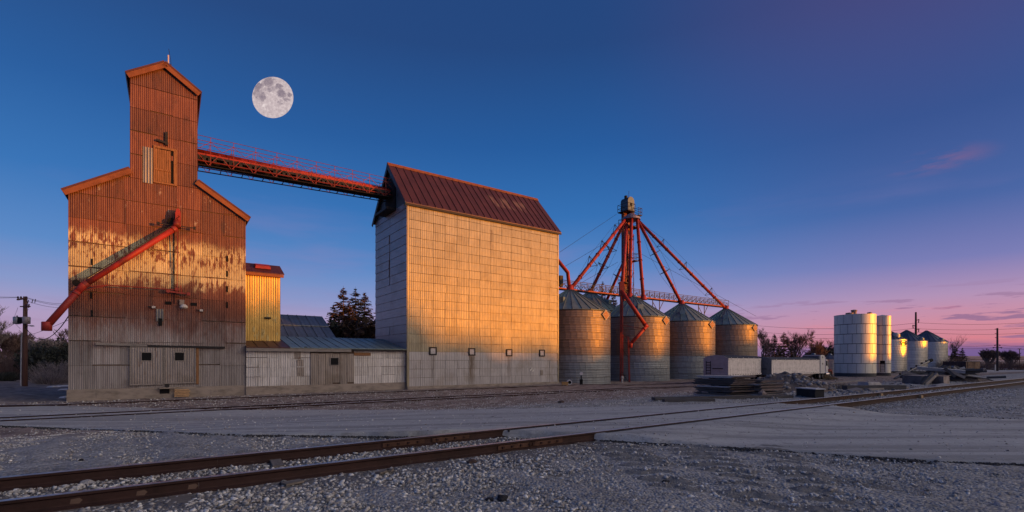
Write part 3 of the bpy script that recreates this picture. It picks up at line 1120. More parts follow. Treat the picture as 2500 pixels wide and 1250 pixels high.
def build_elevator():
    rng = random.Random(21)
    ST = 38.65
    tl, tr = tx(166.5, ST), tx(600, ST)
    zb = zy(972, (tl + tr) / 2, ST)
    fr = Frame(tl, ST, zb)
    root = thing('grain_elevator', 'tall wooden grain elevator clad in rusty red corrugated sheet, with cupola', 'grain elevator', fr.loc, UA)
    Wd = tr - tl
    z_e = (fr.px(162, 467)[1] + fr.px(604, 532)[1]) / 2
    cl, cr = fr.x(317), fr.x(482.5)
    z_c = (fr.px(317, 416)[1] + fr.px(482.5, 449)[1]) / 2     # where the main gable meets the cupola
    z_ce = (fr.px(317, 183)[1] + fr.px(486, 229)[1]) / 2      # cupola eaves
    zap = fr.px(403, 160)[1]
    zf = fr.px(380, 946)[1]
    xm = (cl + cr) / 2
    D, Dc = 10.5, 8.5
    slope_l = (z_c - z_e) / cl
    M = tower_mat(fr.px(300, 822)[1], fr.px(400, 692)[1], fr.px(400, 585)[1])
    # core walls
    core = MB().prism([(0, zf), (Wd, zf), (Wd, z_e), (cr, z_c), (cl, z_c), (0, z_e)], 0.0, D)
    core.prism([(cl, z_c - .6), (cr, z_c - .6), (cr, z_ce), (xm, zap), (cl, z_ce)], 0.0, Dc)
    obj('wall', core, M_CORE, root)
    obj('foundation', MB().box(-.06, Wd + .06, -.10, D + .06, -1.2, zf), M_CONC, root)
    # sheets
    zs = [zf - .03]
    step = 1.47
    while zs[-1] < zap + 1:
        zs.append(zs[-1] + step)
    nx = 7
    xs = [Wd * i / nx for i in range(nx + 1)]
    low = [[(0, zf - .03), (Wd, zf - .03), (Wd, z_e), (0, z_e)],
           [(0, z_e), (cl, z_e), (cl, z_c)], [(cr, z_e), (Wd, z_e), (cr, z_c)]]
    sheets(root, low, xs, zs, M, rng, jit=.25, zgap=.035)
    xs2 = [cl + (cr - cl) * i / 3 for i in range(4)]
    sheets(root, [[(cl, z_e), (cr, z_e), (cr, z_ce), (xm, zap), (cl, z_ce)]], xs2, [z for z in zs], M, rng, jit=.2, zgap=.035)
    # roofs with fascia boards
    ov, th = .28, .34

    def slab(name, p, q, y0, y1, t_, mat):
        d = Vector((q[0] - p[0], 0, q[1] - p[1]))
        nrm = Vector((-d.z, 0, d.x)).normalized()
        if nrm.z < 0:
            nrm = -nrm
        a, b_ = Vector((p[0], 0, p[1])), Vector((q[0], 0, q[1]))
        lo = [a, b_, b_ + nrm * t_, a + nrm * t_]
        pts = [(v.x, v.z) for v in lo]
        if area(pts) < 0:
            pts.reverse()
        return obj(name, MB().prism(pts, y0, y1), mat, root)

    def gable(x0, zz0, x1, zz1, depth, outer_is_first, ext=.30):
        d = Vector((x1 - x0, 0, zz1 - zz0)).normalized()
        if outer_is_first:
            p, q = (x0 - d.x * ext, zz0 - d.z * ext), (x1, zz1)
        else:
            p, q = (x0, zz0), (x1 + d.x * ext, zz1 + d.z * ext)
        slab('roof', p, q, -ov, depth + ov, .10, M_ROOFRED)
        n_ = Vector((-d.z, 0, d.x))
        k = -.30 if n_.z > 0 else .30
        slab('fascia', (p[0] + n_.x * k, p[1] + n_.z * k), (q[0] + n_.x * k, q[1] + n_.z * k), -ov + .02, -ov + .07, .295, M_FASCIA)

    gable(0, z_e + .12, cl, z_c + .12, D, True)
    gable(cr, z_c + .12, Wd, z_e + .12, D, False)
    gable(cl, z_ce + .10, xm, zap + .10, Dc, True, .22)
    gable(xm, zap + .10, cr, z_ce + .10, Dc, False, .22)
    # big boarded opening in the cupola, its frame and the loose grey sheet beside it
    xa, za = fr.px(379, 443)
    xb, zb_ = fr.px(425, 370)
    lb = obj('loft_opening', MB().box(xa, xb, -.058, -.03, za, zb_), M_BLACK, root)
    mbf = MB()
    mbf.box(xa - .09, xa, -.12, -.03, za - .1, zb_ + .12).box(xb - .02, xb + .16, -.12, -.03, za - .1, zb_ + .12)
    mbf.box(xa, xb - .02, -.119, -.03, zb_ - .02, zb_ + .12).box(xa, xb - .02, -.119, -.03, za - .1, za)
    obj('frame', mbf, M_OLDWOOD, lb)
    nb = 7
    wx = (xb - .17 - xa) / nb
    for i in range(nb):
        zt = zb_ - .03 - rng.uniform(0, .05)
        obj('board', MB().box(xa + i * wx + .008, xa + (i + 1) * wx - .008, -.075 - rng.uniform(0, .012), -.058, za + .02, zt), M_OLDWOOD, lb)
    zm = fr.px(390, 415)[1]
    obj('crossbar', MB().box(xa, xb - .17, -.11, -.09, zm - .05, zm + .05), M_OLDWOOD, lb)
    # the grey sheet hung beside the opening
    x0, z0 = fr.px(349, 446)
    x1, z1 = fr.px(378, 364)
    obj('grey_sheet', MB().box(x0, x1 - .1, -.085, -.045, z0, z1), M_GREYSHEET, root, label='bare grey corrugated sheet hung beside the loft opening')
    # iron bracket above the opening
    bx0, bz0 = fr.px(381, 343)
    bx1, bz1 = fr.px(411, 333)
    mb = MB().beam((bx0, -.16, bz0), (bx1, -.14, bz0 - .10), .10, .13)
    mb.box(bx1 - .17, bx1 - .02, -.19, -.03, bz0 - .22, bz1 + .2)
    obj('iron_bracket', mb, M_DKMETAL, root)
    # small slot windows
    for x, y in ((225, 640), (223, 721), (225, 765), (554, 632), (554, 669), (554, 706), (554, 745)):
        xc, zc = fr.px(x, y)
        obj('vent_slot', MB().box(xc - .05, xc + .05, -.075, -.03, zc - .2, zc + .2), M_BLACK, root)
    for x, y in ((411, 740), (473, 743)):
        xc, zc = fr.px(x, y)
        obj('window', MB().box(xc - .17, xc + .17, -.075, -.03, zc - .1, zc + .1), M_BLACK, root)
    # yard lamp with its bracket box
    xc, zc = fr.px(444, 745)
    la = obj('yard_lamp', MB().box(xc - .13, xc + .13, -.24, -.03, zc - .02, zc + .34), M_GREYWOOD, root)
    lam = MB().lathe([(0, .02), (.10, .0), (.22, -.12), (.24, -.2), (.16, -.27), (0, -.29)], 16)
    lo = obj('lamp_shade', lam, simple('lamp_glass', (.5, .48, .45), .3), la, True, loc=(xc + .1, -.42, zc + .02))
    # floodlights on short arms
    for x, y, sgn in ((372, 749, -1), (488, 757, 1)):
        xc, zc = fr.px(x, y)
        fl = obj('floodlight', MB().beam((xc - .22, -.12, zc), (xc + .22, -.12, zc - .03), .04, .04), M_DKMETAL, root)
        obj('lamp_head', MB().box(xc - .02, xc + .16, -.28, -.1, zc - .10, zc + .03), simple('lamp_grey', (.45, .42, .4), .5), fl)
    # patched hatch
    x0, z0 = fr.px(381, 784)
    x1, z1 = fr.px(399, 755)
    ht = obj('hatch', MB().box(x0, x1, -.10, -.03, z0, z1), M_GREYSHEET, root, label='white-edged patched hatch in the middle of the wall')
    obj('flap', MB().box(x0 + .12, x1 - .06, -.13, -.10, fr.px(386, 795)[1], fr.px(386, 777)[1]), M_BLACK, ht)
    # pair of sliding doors with windows, hung from a long track
    for (a, b_, yb, wa, wb) in ((317, 399.5, 941, 346, 369.5), (400.5, 478, 937, 427, 449)):
        x0, z0 = fr.px(a, yb)
        x1, z1 = fr.px(b_, 846)
        dr = obj('sliding_door', MB().box(x0, x1, -.155, -.065, z0, z1), M_DOORSHEET, root)
        fm = MB()
        w0, v0 = fr.px(wa, 880, -.16)
        w1, v1 = fr.px(wb, 861, -.16)
        fm.box(x0, x0 + .06, -.18, -.156, z0, z1).box(x1 - .06, x1, -.18, -.156, z0, z1).box(x0 + .06, x1 - .06, -.179, -.156, z1 - .08, z1).box(x0 + .06, x1 - .06, -.179, -.156, z0, z0 + .07)
        obj('door_frame', fm, M_GREYWOOD, dr)
        obj('window', MB().box(w0, w1, -.166, -.150, v0, v1), M_BLACK, dr)
        wf = MB()
        wf.box(w0 - .06, w0, -.176, -.156, v0 - .06, v1 + .06).box(w1, w1 + .06, -.176, -.156, v0 - .06, v1 + .06).box(w0, w1, -.1755, -.156, v1, v1 + .06).box(w0, w1, -.1755, -.156, v0 - .06, v0)
        obj('window_frame', wf, M_GREYWOOD, dr)
    x0, z0 = fr.px(235, 840)
    x1, z1 = fr.px(549, 846)
    xk, zk = fr.px(360, 843)
    obj('door_track', MB().beam((x0, -.15, z0), (xk, -.15, zk), .16, .13), M_GREYWOOD, root)
    obj('door_track', MB().beam((xk + .01, -.15, zk - .04), (x1, -.15, zk - .08), .16, .12), M_DKMETAL, root)
    # door post
    x0, z0 = fr.px(482, 938)
    obj('door_post', MB().box(x0 - .07, x0 + .07, -.12, -.06, z0, fr.px(482, 848)[1]), M_OLDWOOD, root)
    # loading sill, black hole in the foundation and timber steps
    x0, z0 = fr.px(390, 961)
    x1, z1 = fr.px(414, 949)
    obj('foundation_opening', MB().box(x0, x1, -.125, -.09, z0, z1), M_BLACK, root)
    x0, z0 = fr.px(389, 948)
    x1, _ = fr.px(428, 944)
    obj('sill', MB().box(x0, x1, -.42, -.10, z0 - .02, z0 + .08), M_CONC, root)
    xw, zw = fr.px(408, 941)
    mb = MB().tube([(xw - .0, -.42, zw), (xw, -.36, zw)], .13, 14)
    obj('hand_wheel', mb, M_DKMETAL, root)
    x0, z0 = fr.px(424, 968)
    x1, z1 = fr.px(464, 952)
    for k in range(5):
        zz = z0 + (z1 - z0) * k / 4
        obj('step_board', MB().box(x0 + rng.uniform(0, .06), x1 - rng.uniform(0, .08), -.45 + .05 * k, -.12, zz, zz + .07), M_PALEWOOD, root)
    # panel marks in the foundation
    for a, b_, c_, d_ in ((236, 274, 957, 973), (515, 548, 951, 963)):
        x0, z0 = fr.px(a, d_)
        x1, z1 = fr.px(b_, c_)
        obj('foundation_patch', MB().box(x0, x1, -.13, -.09, z0, z1), M_CONC, root)
    # chimney-like whip antenna on the ridge
    mb = MB().tube([(xm, 1.0, zap - .1), (xm, 1.0, zap + fr.px(408, 104)[1] - fr.px(408, 150)[1])], .06, 8)
    ant = thing('antenna', 'thin pale whip antenna standing on the elevator cupola ridge', 'antenna', W(fr.t0 + xm + .18, ST + 1.0, zb + zap + .02), UA)
    hgt = fr.px(408, 104)[1] - fr.px(408, 150)[1]
    obj('mast', MB().tube([(0, 0, 0), (0, 0, hgt)], .045, 8), simple('pale_lilac_mast', (.5, .45, .5), .5), ant)
    obj('whip', MB().tube([(.16, 0, 0), (.14, 0, hgt * .72), (.02, 0, hgt * 1.35)], .014, 5), M_DKMETAL, ant)
    obj('insulator', MB().tube([(.15, 0, hgt * .42), (.145, 0, hgt * .56)], .03, 6), M_DKMETAL, ant)

    # the red loading spout: head box, tube, elbow, lower tube and nozzle
    sp = thing('loading_spout', 'long red loading spout slanting across the elevator front', 'loading spout', fr.loc, UA)
    def q(x, y, ly):
        a = fr.px(x, y, ly)
        return Vector((a[0], ly, a[1]))
    top = q(430, 556, -.75)
    elb = q(202, 698, -1.45)
    end = q(119, 791, -2.0)
    x0, z0 = fr.px(414, 548, -.3)
    x1, z1 = fr.px(441, 524, -.3)
    hb = MB().box(x0 + .3, x1, -.75, -.05, z0 - .15, z1 - .05)
    hb.prism([(x0 + .3, z1 - .05), (x1, z1 - .05), (x1 - .04, z1 + .18), ((x0 + .3 + x1) / 2, z1 + .3), (x0 + .34, z1 + .18)], -.7, -.05)
    obj('head_box', hb, M_REDP, sp)
    # small dark emblem on the head box
    em = MB()
    cx_, cz_ = (x0 + .3 + x1) / 2, (z0 + z1) / 2 + .05
    for k in range(10):
        a0, a1 = k / 10 * math.pi * 1.5, (k + 1) / 10 * math.pi * 1.5
        f1 = lambda a: (cx_ + .07 * math.sin(a * 1.33) , -.755, cz_ + .12 - .24 * a / (math.pi * 1.5))
        em.beam(f1(a0), f1(a1), .03, .03)
    obj('emblem', em, M_BLACK, sp)
    obj('pulley_cover', MB().tube([(x0 + .1, -.45, z0 + .2), (x0 + .1, -.1, z0 + .2)], .22, 14), M_BLACK, sp)
    obj('neck', MB().tube([q(432, 540, -.6), top + Vector((0, 0, .08))], .19, 14), M_REDP, sp, True)
    obj('upper_tube', MB().tube([top, elb], .165, 14), M_REDP, sp, True)
    obj('collar', MB().tube([top.lerp(elb, .015), top.lerp(elb, .04)], .21, 14), M_REDD, sp)
    obj('collar', MB().tube([top.lerp(elb, .955), top.lerp(elb, .985)], .21, 14), M_REDD, sp)
    obj('elbow', MB().tube([elb + (top - elb).normalized() * .25, elb, elb + (end - elb).normalized() * .4], .2, 14), M_REDP, sp, True)
    obj('lower_tube', MB().tube([elb, end], .18, 14), M_REDP, sp, True)
    obj('collar', MB().tube([elb.lerp(end, .20), elb.lerp(end, .225)], .215, 14), M_REDD, sp)
    nz = MB()
    nz.lathe([(.20, 0), (.23, -.02), (.23, -.5), (.21, -.5), (.18, -.02)], 14)
    obj('nozzle', nz, M_REDP, sp, True, loc=end + Vector((-.08, 0, .12)))
    # rack above the tube
    rk = MB()
    up = Vector((0, 0, .3))
    a_, b_ = top.lerp(elb, .05) + up * .9, top.lerp(elb, .97) + up
    rk.beam(a_, b_, .04, .06)
    for k in range(12):
        p = top.lerp(elb, .06 + .9 * k / 11)
        rk.beam(p, p + up, .03, .03)
    obj('lifting_rack', rk, M_DKMETAL, sp)
    obj('pulley', MB().tube([elb + Vector((-.28, .35, .15)), elb + Vector((-.28, -.1, .15))], .18, 14), M_BLACK, sp)
    # suspension cross-arm and its cables
    c1, c2 = q(386, 545, -.5), q(475, 557, -.5)
    obj('cross_arm', MB().beam(c1, c2, .05, .05), M_DKMETAL, sp)
    for c in (c1, c2):
        obj('arm_knob', MB().box(c.x - .07, c.x + .07, -.58, -.42, c.z - .08, c.z + .08), M_DKMETAL, sp)
    j = q(432, 708, -.35)
    obj('hoist_cable', MB().tube([q(425, 560, -.35), q(425, 742, -.2)], .028, 6), M_BLACK, sp)
    obj('hoist_rod', MB().tube([q(434, 560, -.35), j], .032, 6), M_REDD, sp)
    obj('stay_rod', MB().tube([q(220, 700, -1.2), q(262, 696, -.7), j], .035, 6), M_REDD, sp)
    obj('stay_rod', MB().tube([q(207, 708, -1.25), q(262, 697, -.7)], .03, 6), M_REDD, sp)
    w1, w2 = q(410, 711, -.45), q(460, 718, -.45)
    obj('winch_beam', MB().beam(w1, w2, .12, .10), M_REDD, sp)
    for k, c in enumerate((w1, j, w2)):
        obj('winch_wheel', MB().tube([c + Vector((0, -.12, 0)), c + Vector((0, .1, 0))], .11, 10), M_REDD, sp)
    obj('winch_post', MB().box(j.x - .12, j.x + .12, -.5, -.04, j.z - .05, j.z + .12), M_REDD, sp)
    obj('winch_arm', MB().beam(q(441, 697, -.3), q(444, 716, -.3), .06, .06), M_REDD, sp)
    return fr, dict(Wd=Wd, cr=cr, root=root)


FE, EL = build_elevator()

# ---------------------------------------------------------------- low shed between the elevator and the tall store
M_SHED = galv('weathered_grey_sheet', (0.50, 0.48, 0.48), pitch=.15, bstr=.7, rust=.08, streak=.9, objr=.09, rough=.5, metal=.35)
M_GREENROOF = galv('blue_green_roof_sheet', (0.21, 0.27, 0.27), pitch=.30, bstr=.5, rust=.05, objr=.06, metal=.4)
M_SLATEROOF = galv('blue_grey_roof_sheet', (0.20, 0.23, 0.255), pitch=.4, bstr=.3, rust=.04, objr=.1, metal=.5)
M_GOLDSHEET = galv('cream_yellow_sheet', (0.56, 0.36, 0.10), pitch=.16, bstr=.5, rust=.05, objr=.06, metal=.45, rough=.36)


def build_shed():
    rng = random.Random(5)
    ss = 38.5
    tl, tr = tx(600.2, ss), tx(992, ss)
    zb = zy(957.5, (tl + tr) / 2, ss)
    fr = Frame(tl, ss, zb)
    root = thing('storage_shed', 'long low grey corrugated shed between elevator and tall store', 'shed', fr.loc, UA)
    Wd = tr - tl
    zf = (fr.px(620, 942)[1] + fr.px(980, 934)[1]) / 2
    ze = (fr.px(610, 849)[1] + fr.px(980, 855)[1]) / 2
    D = 6.0
    obj('wall', MB().box(.02, Wd, 0, D, zf, ze), M_CORE, root)
    obj('foundation', MB().box(0, Wd + .02, -.10, D, -1.2, zf), M_CONC, root)
    zs = [zf - .02 + (ze - zf + .02) * k / 4 for k in range(5)]
    xd0, xd1 = fr.x(757), fr.x(864)
    sheets(root, [[(0.02, zf - .02), (xd0, zf - .02), (xd0, ze), (0.02, ze)]], [0.02 + (xd0 - .02) * i / 6 for i in range(7)], zs, M_SHED, rng, jit=.15, zgap=.015)
    sheets(root, [[(xd1, zf - .02), (Wd, zf - .02), (Wd, ze), (xd1, ze)]], [xd1 + (Wd - xd1) * i / 4 for i in range(5)], zs, M_SHED, rng, jit=.1, zgap=.015)
    # the closed sliding door made of tall sheets
    n = 6
    for i in range(n):
        a, b_ = xd0 + (xd1 - xd0) * i / n, xd0 + (xd1 - xd0) * (i + 1) / n
        e = rng.uniform(0, .02)
        obj('door_sheet', MB().box(a + .01, b_ - .01, -.10 - e, -.0, zf + (.0 if i < 2 else .12 * (i % 2)), ze - .32 - .03 * (i % 2)), M_DOORSHEET, root)
    x0, z0 = fr.px(806, 891)
    x1, z1 = fr.px(825, 874)
    w_ = obj('window', MB().box(x0, x1, -.15, -.10, z0, z1), M_BLACK, root)
    wf = MB().box(x0 - .05, x0, -.16, -.11, z0 - .05, z1 + .05).box(x1, x1 + .05, -.16, -.11, z0 - .05, z1 + .05).box(x0, x1, -.159, -.11, z1, z1 + .05).box(x0, x1, -.159, -.11, z0 - .05, z0)
    obj('frame', wf, M_GREYWOOD, w_)
    x0, z0 = fr.px(863, 868)
    x1, z1 = fr.px(904, 861)
    obj('wooden_beam', MB().box(x0, x1, -.12, -.05, z0, z1), M_OLDWOOD, root)
    # patches
    for a, b_, c_, d_ in ((724, 741, 878, 894), (724, 742, 897, 918), (718, 734, 858, 876)):
        x0, z0 = fr.px(a, d_)
        x1, z1 = fr.px(b_, c_)
        obj('patch_sheet', MB().box(x0, x1, -.085, -.045, z0, z1), M_DOORSHEET, root)
    xr, zr = fr.px(745, 851)
    obj('vent_pipe', MB().tube([(xr, -.25, zr), (xr, .1, zr)], .14, 12), M_BLACK, root)
    # roof: one slope rising to the rear, in long sheets
    yr = 5.2
    zr = (fr.px(700, 826, yr)[1] + fr.px(940, 826, yr)[1]) / 2
    ex0, ex1 = -.02, Wd + .12
    n = 17
    for i in range(n):
        a, b_ = ex0 + (ex1 - ex0) * i / n, ex0 + (ex1 - ex0) * (i + 1) / n
        mb = MB().hexa([(a + .006, -.4, ze + .02), (b_ - .006, -.4, ze + .02), (b_ - .006, yr, zr), (a + .006, yr, zr),
                        (a + .006, -.4, ze + .06), (b_ - .006, -.4, ze + .06), (b_ - .006, yr, zr + .04), (a + .006, yr, zr + .04)])
        mb.box(a - .02, a + .03, -.4, -.39, ze + .06, ze + .1) if False else None
        mb.hexa([(a + .008, -.4, ze + .055), (a + .05, -.4, ze + .055), (a + .05, yr, zr + .035), (a + .008, yr, zr + .035),
                 (a + .008, -.4, ze + .10), (a + .05, -.4, ze + .10), (a + .05, yr, zr + .08), (a + .008, yr, zr + .08)])
        obj('roof_sheet', mb, M_GREENROOF if i > 3 else M_ROOFRED, root)
    obj('eaves_board', MB().box(ex0, ex1 * .60, -.36, -.30, ze - .22, ze + .015), M_GREYWOOD, root)
    obj('gutter', MB().box(ex1 * .60 + .02, ex1, -.38, -.30, ze - .10, ze + .015), M_DKMETAL, root)
    obj('rear_wall', MB().box(.05, Wd - .05, yr, yr + .15, zf, zr), M_SHED, root)

    # the steep blue-grey roof behind
    fb = Frame(tx(640, ss + 5.6), ss + 5.6, zb)
    rb = thing('rear_barn', 'barn behind the shed of which only the blue-grey metal roof shows', 'barn', fb.loc, UA)
    x0, z0 = fb.px(655, 824)
    x1, _ = fb.px(822, 824)
    yr2 = 5.0
    za = (fb.px(690, 770, yr2)[1] + fb.px(782, 773, yr2)[1]) / 2
    obj('wall', MB().box(x0 + .2, x1 - .2, .3, 2 * yr2 - .3, -.5, z0), M_SHED, rb)
    zm = z0 + (za - z0) * .52
    for r, (ya, yb, zz0, zz1, off) in enumerate(((0, yr2 * .52, z0, zm, 0), (yr2 * .52, yr2, zm, za, .35))):
        n = 7
        for i in range(n):
            a, b_ = x0 + (x1 - x0) * i / n, x0 + (x1 - x0) * (i + 1) / n
            e = .02 * (1 - r)
            mb = MB().hexa([(a + .01, ya - .08 * r, zz0 + .02 - e), (b_ - .01, ya - .08 * r, zz0 + .02 - e), (b_ - .01, yb, zz1 - e), (a + .01, yb, zz1 - e),
                            (a + .01, ya - .08 * r, zz0 + .07 - e), (b_ - .01, ya - .08 * r, zz0 + .07 - e), (b_ - .01, yb, zz1 + .05 - e), (a + .01, yb, zz1 + .05 - e)])
            mb.hexa([(a + .01, ya, zz0 + .065 - e), (a + .06, ya, zz0 + .065 - e), (a + .06, yb, zz1 + .045 - e), (a + .01, yb, zz1 + .045 - e),
                     (a + .01, ya, zz0 + .12 - e), (a + .06, ya, zz0 + .12 - e), (a + .06, yb, zz1 + .10 - e), (a + .01, yb, zz1 + .10 - e)])
            obj('roof_sheet', mb, M_SLATEROOF, rb)
    obj('rear_roof', MB().hexa([(x0, yr2, za), (x1, yr2, za), (x1, 2 * yr2, z0), (x0, 2 * yr2, z0), (x0, yr2, za + .06), (x1, yr2, za + .06), (x1, 2 * yr2, z0 + .06), (x0, 2 * yr2, z0 + .06)]), M_SLATEROOF, rb)
    obj('gable', MB().poly([(0, 0, 0), (0, 0, 0), (0, 0, 0)]) or MB().hexa([(x1 - .3, .3, z0), (x1 - .2, .3, z0), (x1 - .2, 2 * yr2 - .3, z0), (x1 - .3, 2 * yr2 - .3, z0), (x1 - .3, yr2 - .05, za - .06), (x1 - .2, yr2 - .05, za - .06), (x1 - .2, yr2 + .05, za - .06), (x1 - .3, yr2 + .05, za - .06)]), M_SHED, rb)

    # yellow-lit annex tower
    sa = ss + 2.6
    fa = Frame(tx(592, sa), sa, zb)
    ra = thing('annex_tower', 'narrow pale sheet-metal annex with red roof beside the elevator', 'annex', fa.loc, UA)
    x1, z0 = fa.px(684.5, 832)
    ze2 = (fa.px(610, 667)[1] + fa.px(684, 670)[1]) / 2
    Da = 3.4
    obj('wall', MB().box(0, x1, 0, Da, 0, ze2), M_GOLDSHEET, ra)
    zsa = [z0 - .6, z0 + (ze2 - z0) * .60, ze2]
    sheets(ra, [[(0, z0 - .6), (x1, z0 - .6), (x1, ze2), (0, ze2)]], [x1 * i / 4.6 for i in range(5)] + [x1], zsa, M_GOLDSHEET, rng, jit=.03)
    yr3 = Da / 2
    zr3 = (fa.px(605, 645, yr3)[1] + fa.px(682, 650, yr3)[1]) / 2
    n = 8
    for i in range(n):
        a, b_ = -.1 + (x1 + .35) * i / n, -.1 + (x1 + .35) * (i + 1) / n
        obj('roof_sheet', MB().hexa([(a + .005, -.25, ze2 + .0), (b_ - .005, -.25, ze2), (b_ - .005, yr3, zr3), (a + .005, yr3, zr3), (a + .005, -.25, ze2 + .06), (b_ - .005, -.25, ze2 + .06), (b_ - .005, yr3, zr3 + .06), (a + .005, yr3, zr3 + .06)]), M_ROOFRED, ra)
    obj('rear_roof', MB().hexa([(-.1, yr3, zr3), (x1 + .25, yr3, zr3), (x1 + .25, Da + .25, ze2), (-.1, Da + .25, ze2), (-.1, yr3, zr3 + .06), (x1 + .25, yr3, zr3 + .06), (x1 + .25, Da + .25, ze2 + .06), (-.1, Da + .25, ze2 + .06)]), M_ROOFRED, ra)
    gp_ = MB()
    gp_.hexa([(x1 - .1, 0, ze2), (x1, 0, ze2), (x1, Da, ze2), (x1 - .1, Da, ze2), (x1 - .1, yr3 - .05, zr3 - .03), (x1, yr3 - .05, zr3 - .03), (x1, yr3 + .05, zr3 - .03), (x1 - .1, yr3 + .05, zr3 - .03)])
    obj('gable', gp_, M_GOLDSHEET, ra)
    obj('eaves_board', MB().box(-.1, x1 + .2, -.25, -.20, ze2 - .22, ze2 - .005), M_FASCIA, ra)
    xh, zh = fa.px(641, 652, .8)
    obj('roof_hatch', MB().hexa([(xh - .55, .45, zh - .18), (xh + .55, .45, zh - .18), (xh + .55, 1.2, zh + .14), (xh - .55, 1.2, zh + .14), (xh - .5, .5, zh + .05), (xh + .5, .5, zh + .05), (xh + .5, 1.2, zh + .3), (xh - .5, 1.2, zh + .3)]), M_REDP, ra)
    xv, zv = fa.px(653, 776)
    obj('ledge', MB().box(xv - .22, xv + .22, -.30, -.03, zv - .06, zv + .03), M_DKMETAL, ra)
    # worn bright patches where paint has flaked
    r2 = random.Random(31)
    fl = MB()
    for k in range(15):
        a = fa.px(r2.uniform(603, 682), r2.choice([r2.uniform(798, 826), r2.uniform(770, 822)]))
        w_, h_ = r2.uniform(.03, .09), r2.uniform(.08, .3)
        fl.prism([(a[0] - w_, a[1] - h_ * .5), (a[0] + w_ * .6, a[1] - h_), (a[0] + w_, a[1] + h_ * .3), (a[0], a[1] + h_), (a[0] - w_ * .8, a[1] + h_ * .4)], -.0665, -.05)
    obj('paint_flakes', fl, simple('bright_flakes', (.50, .38, .16), .5, .2), ra, kind='stuff')
    return fr


FS = build_shed()

# ---------------------------------------------------------------- the tall flat-sided store
M_STORE = None
M_STORESIDE = galv('side_galvanised_sheet', (0.36, 0.355, 0.36), axis=1, pitch=.17, bstr=.4, rust=.04, streak=.45, objr=.07, metal=.4, rough=.42)
M_TEAL = simple('dark_teal_sheet', (0.06, 0.10, 0.115), 0.6, .3)


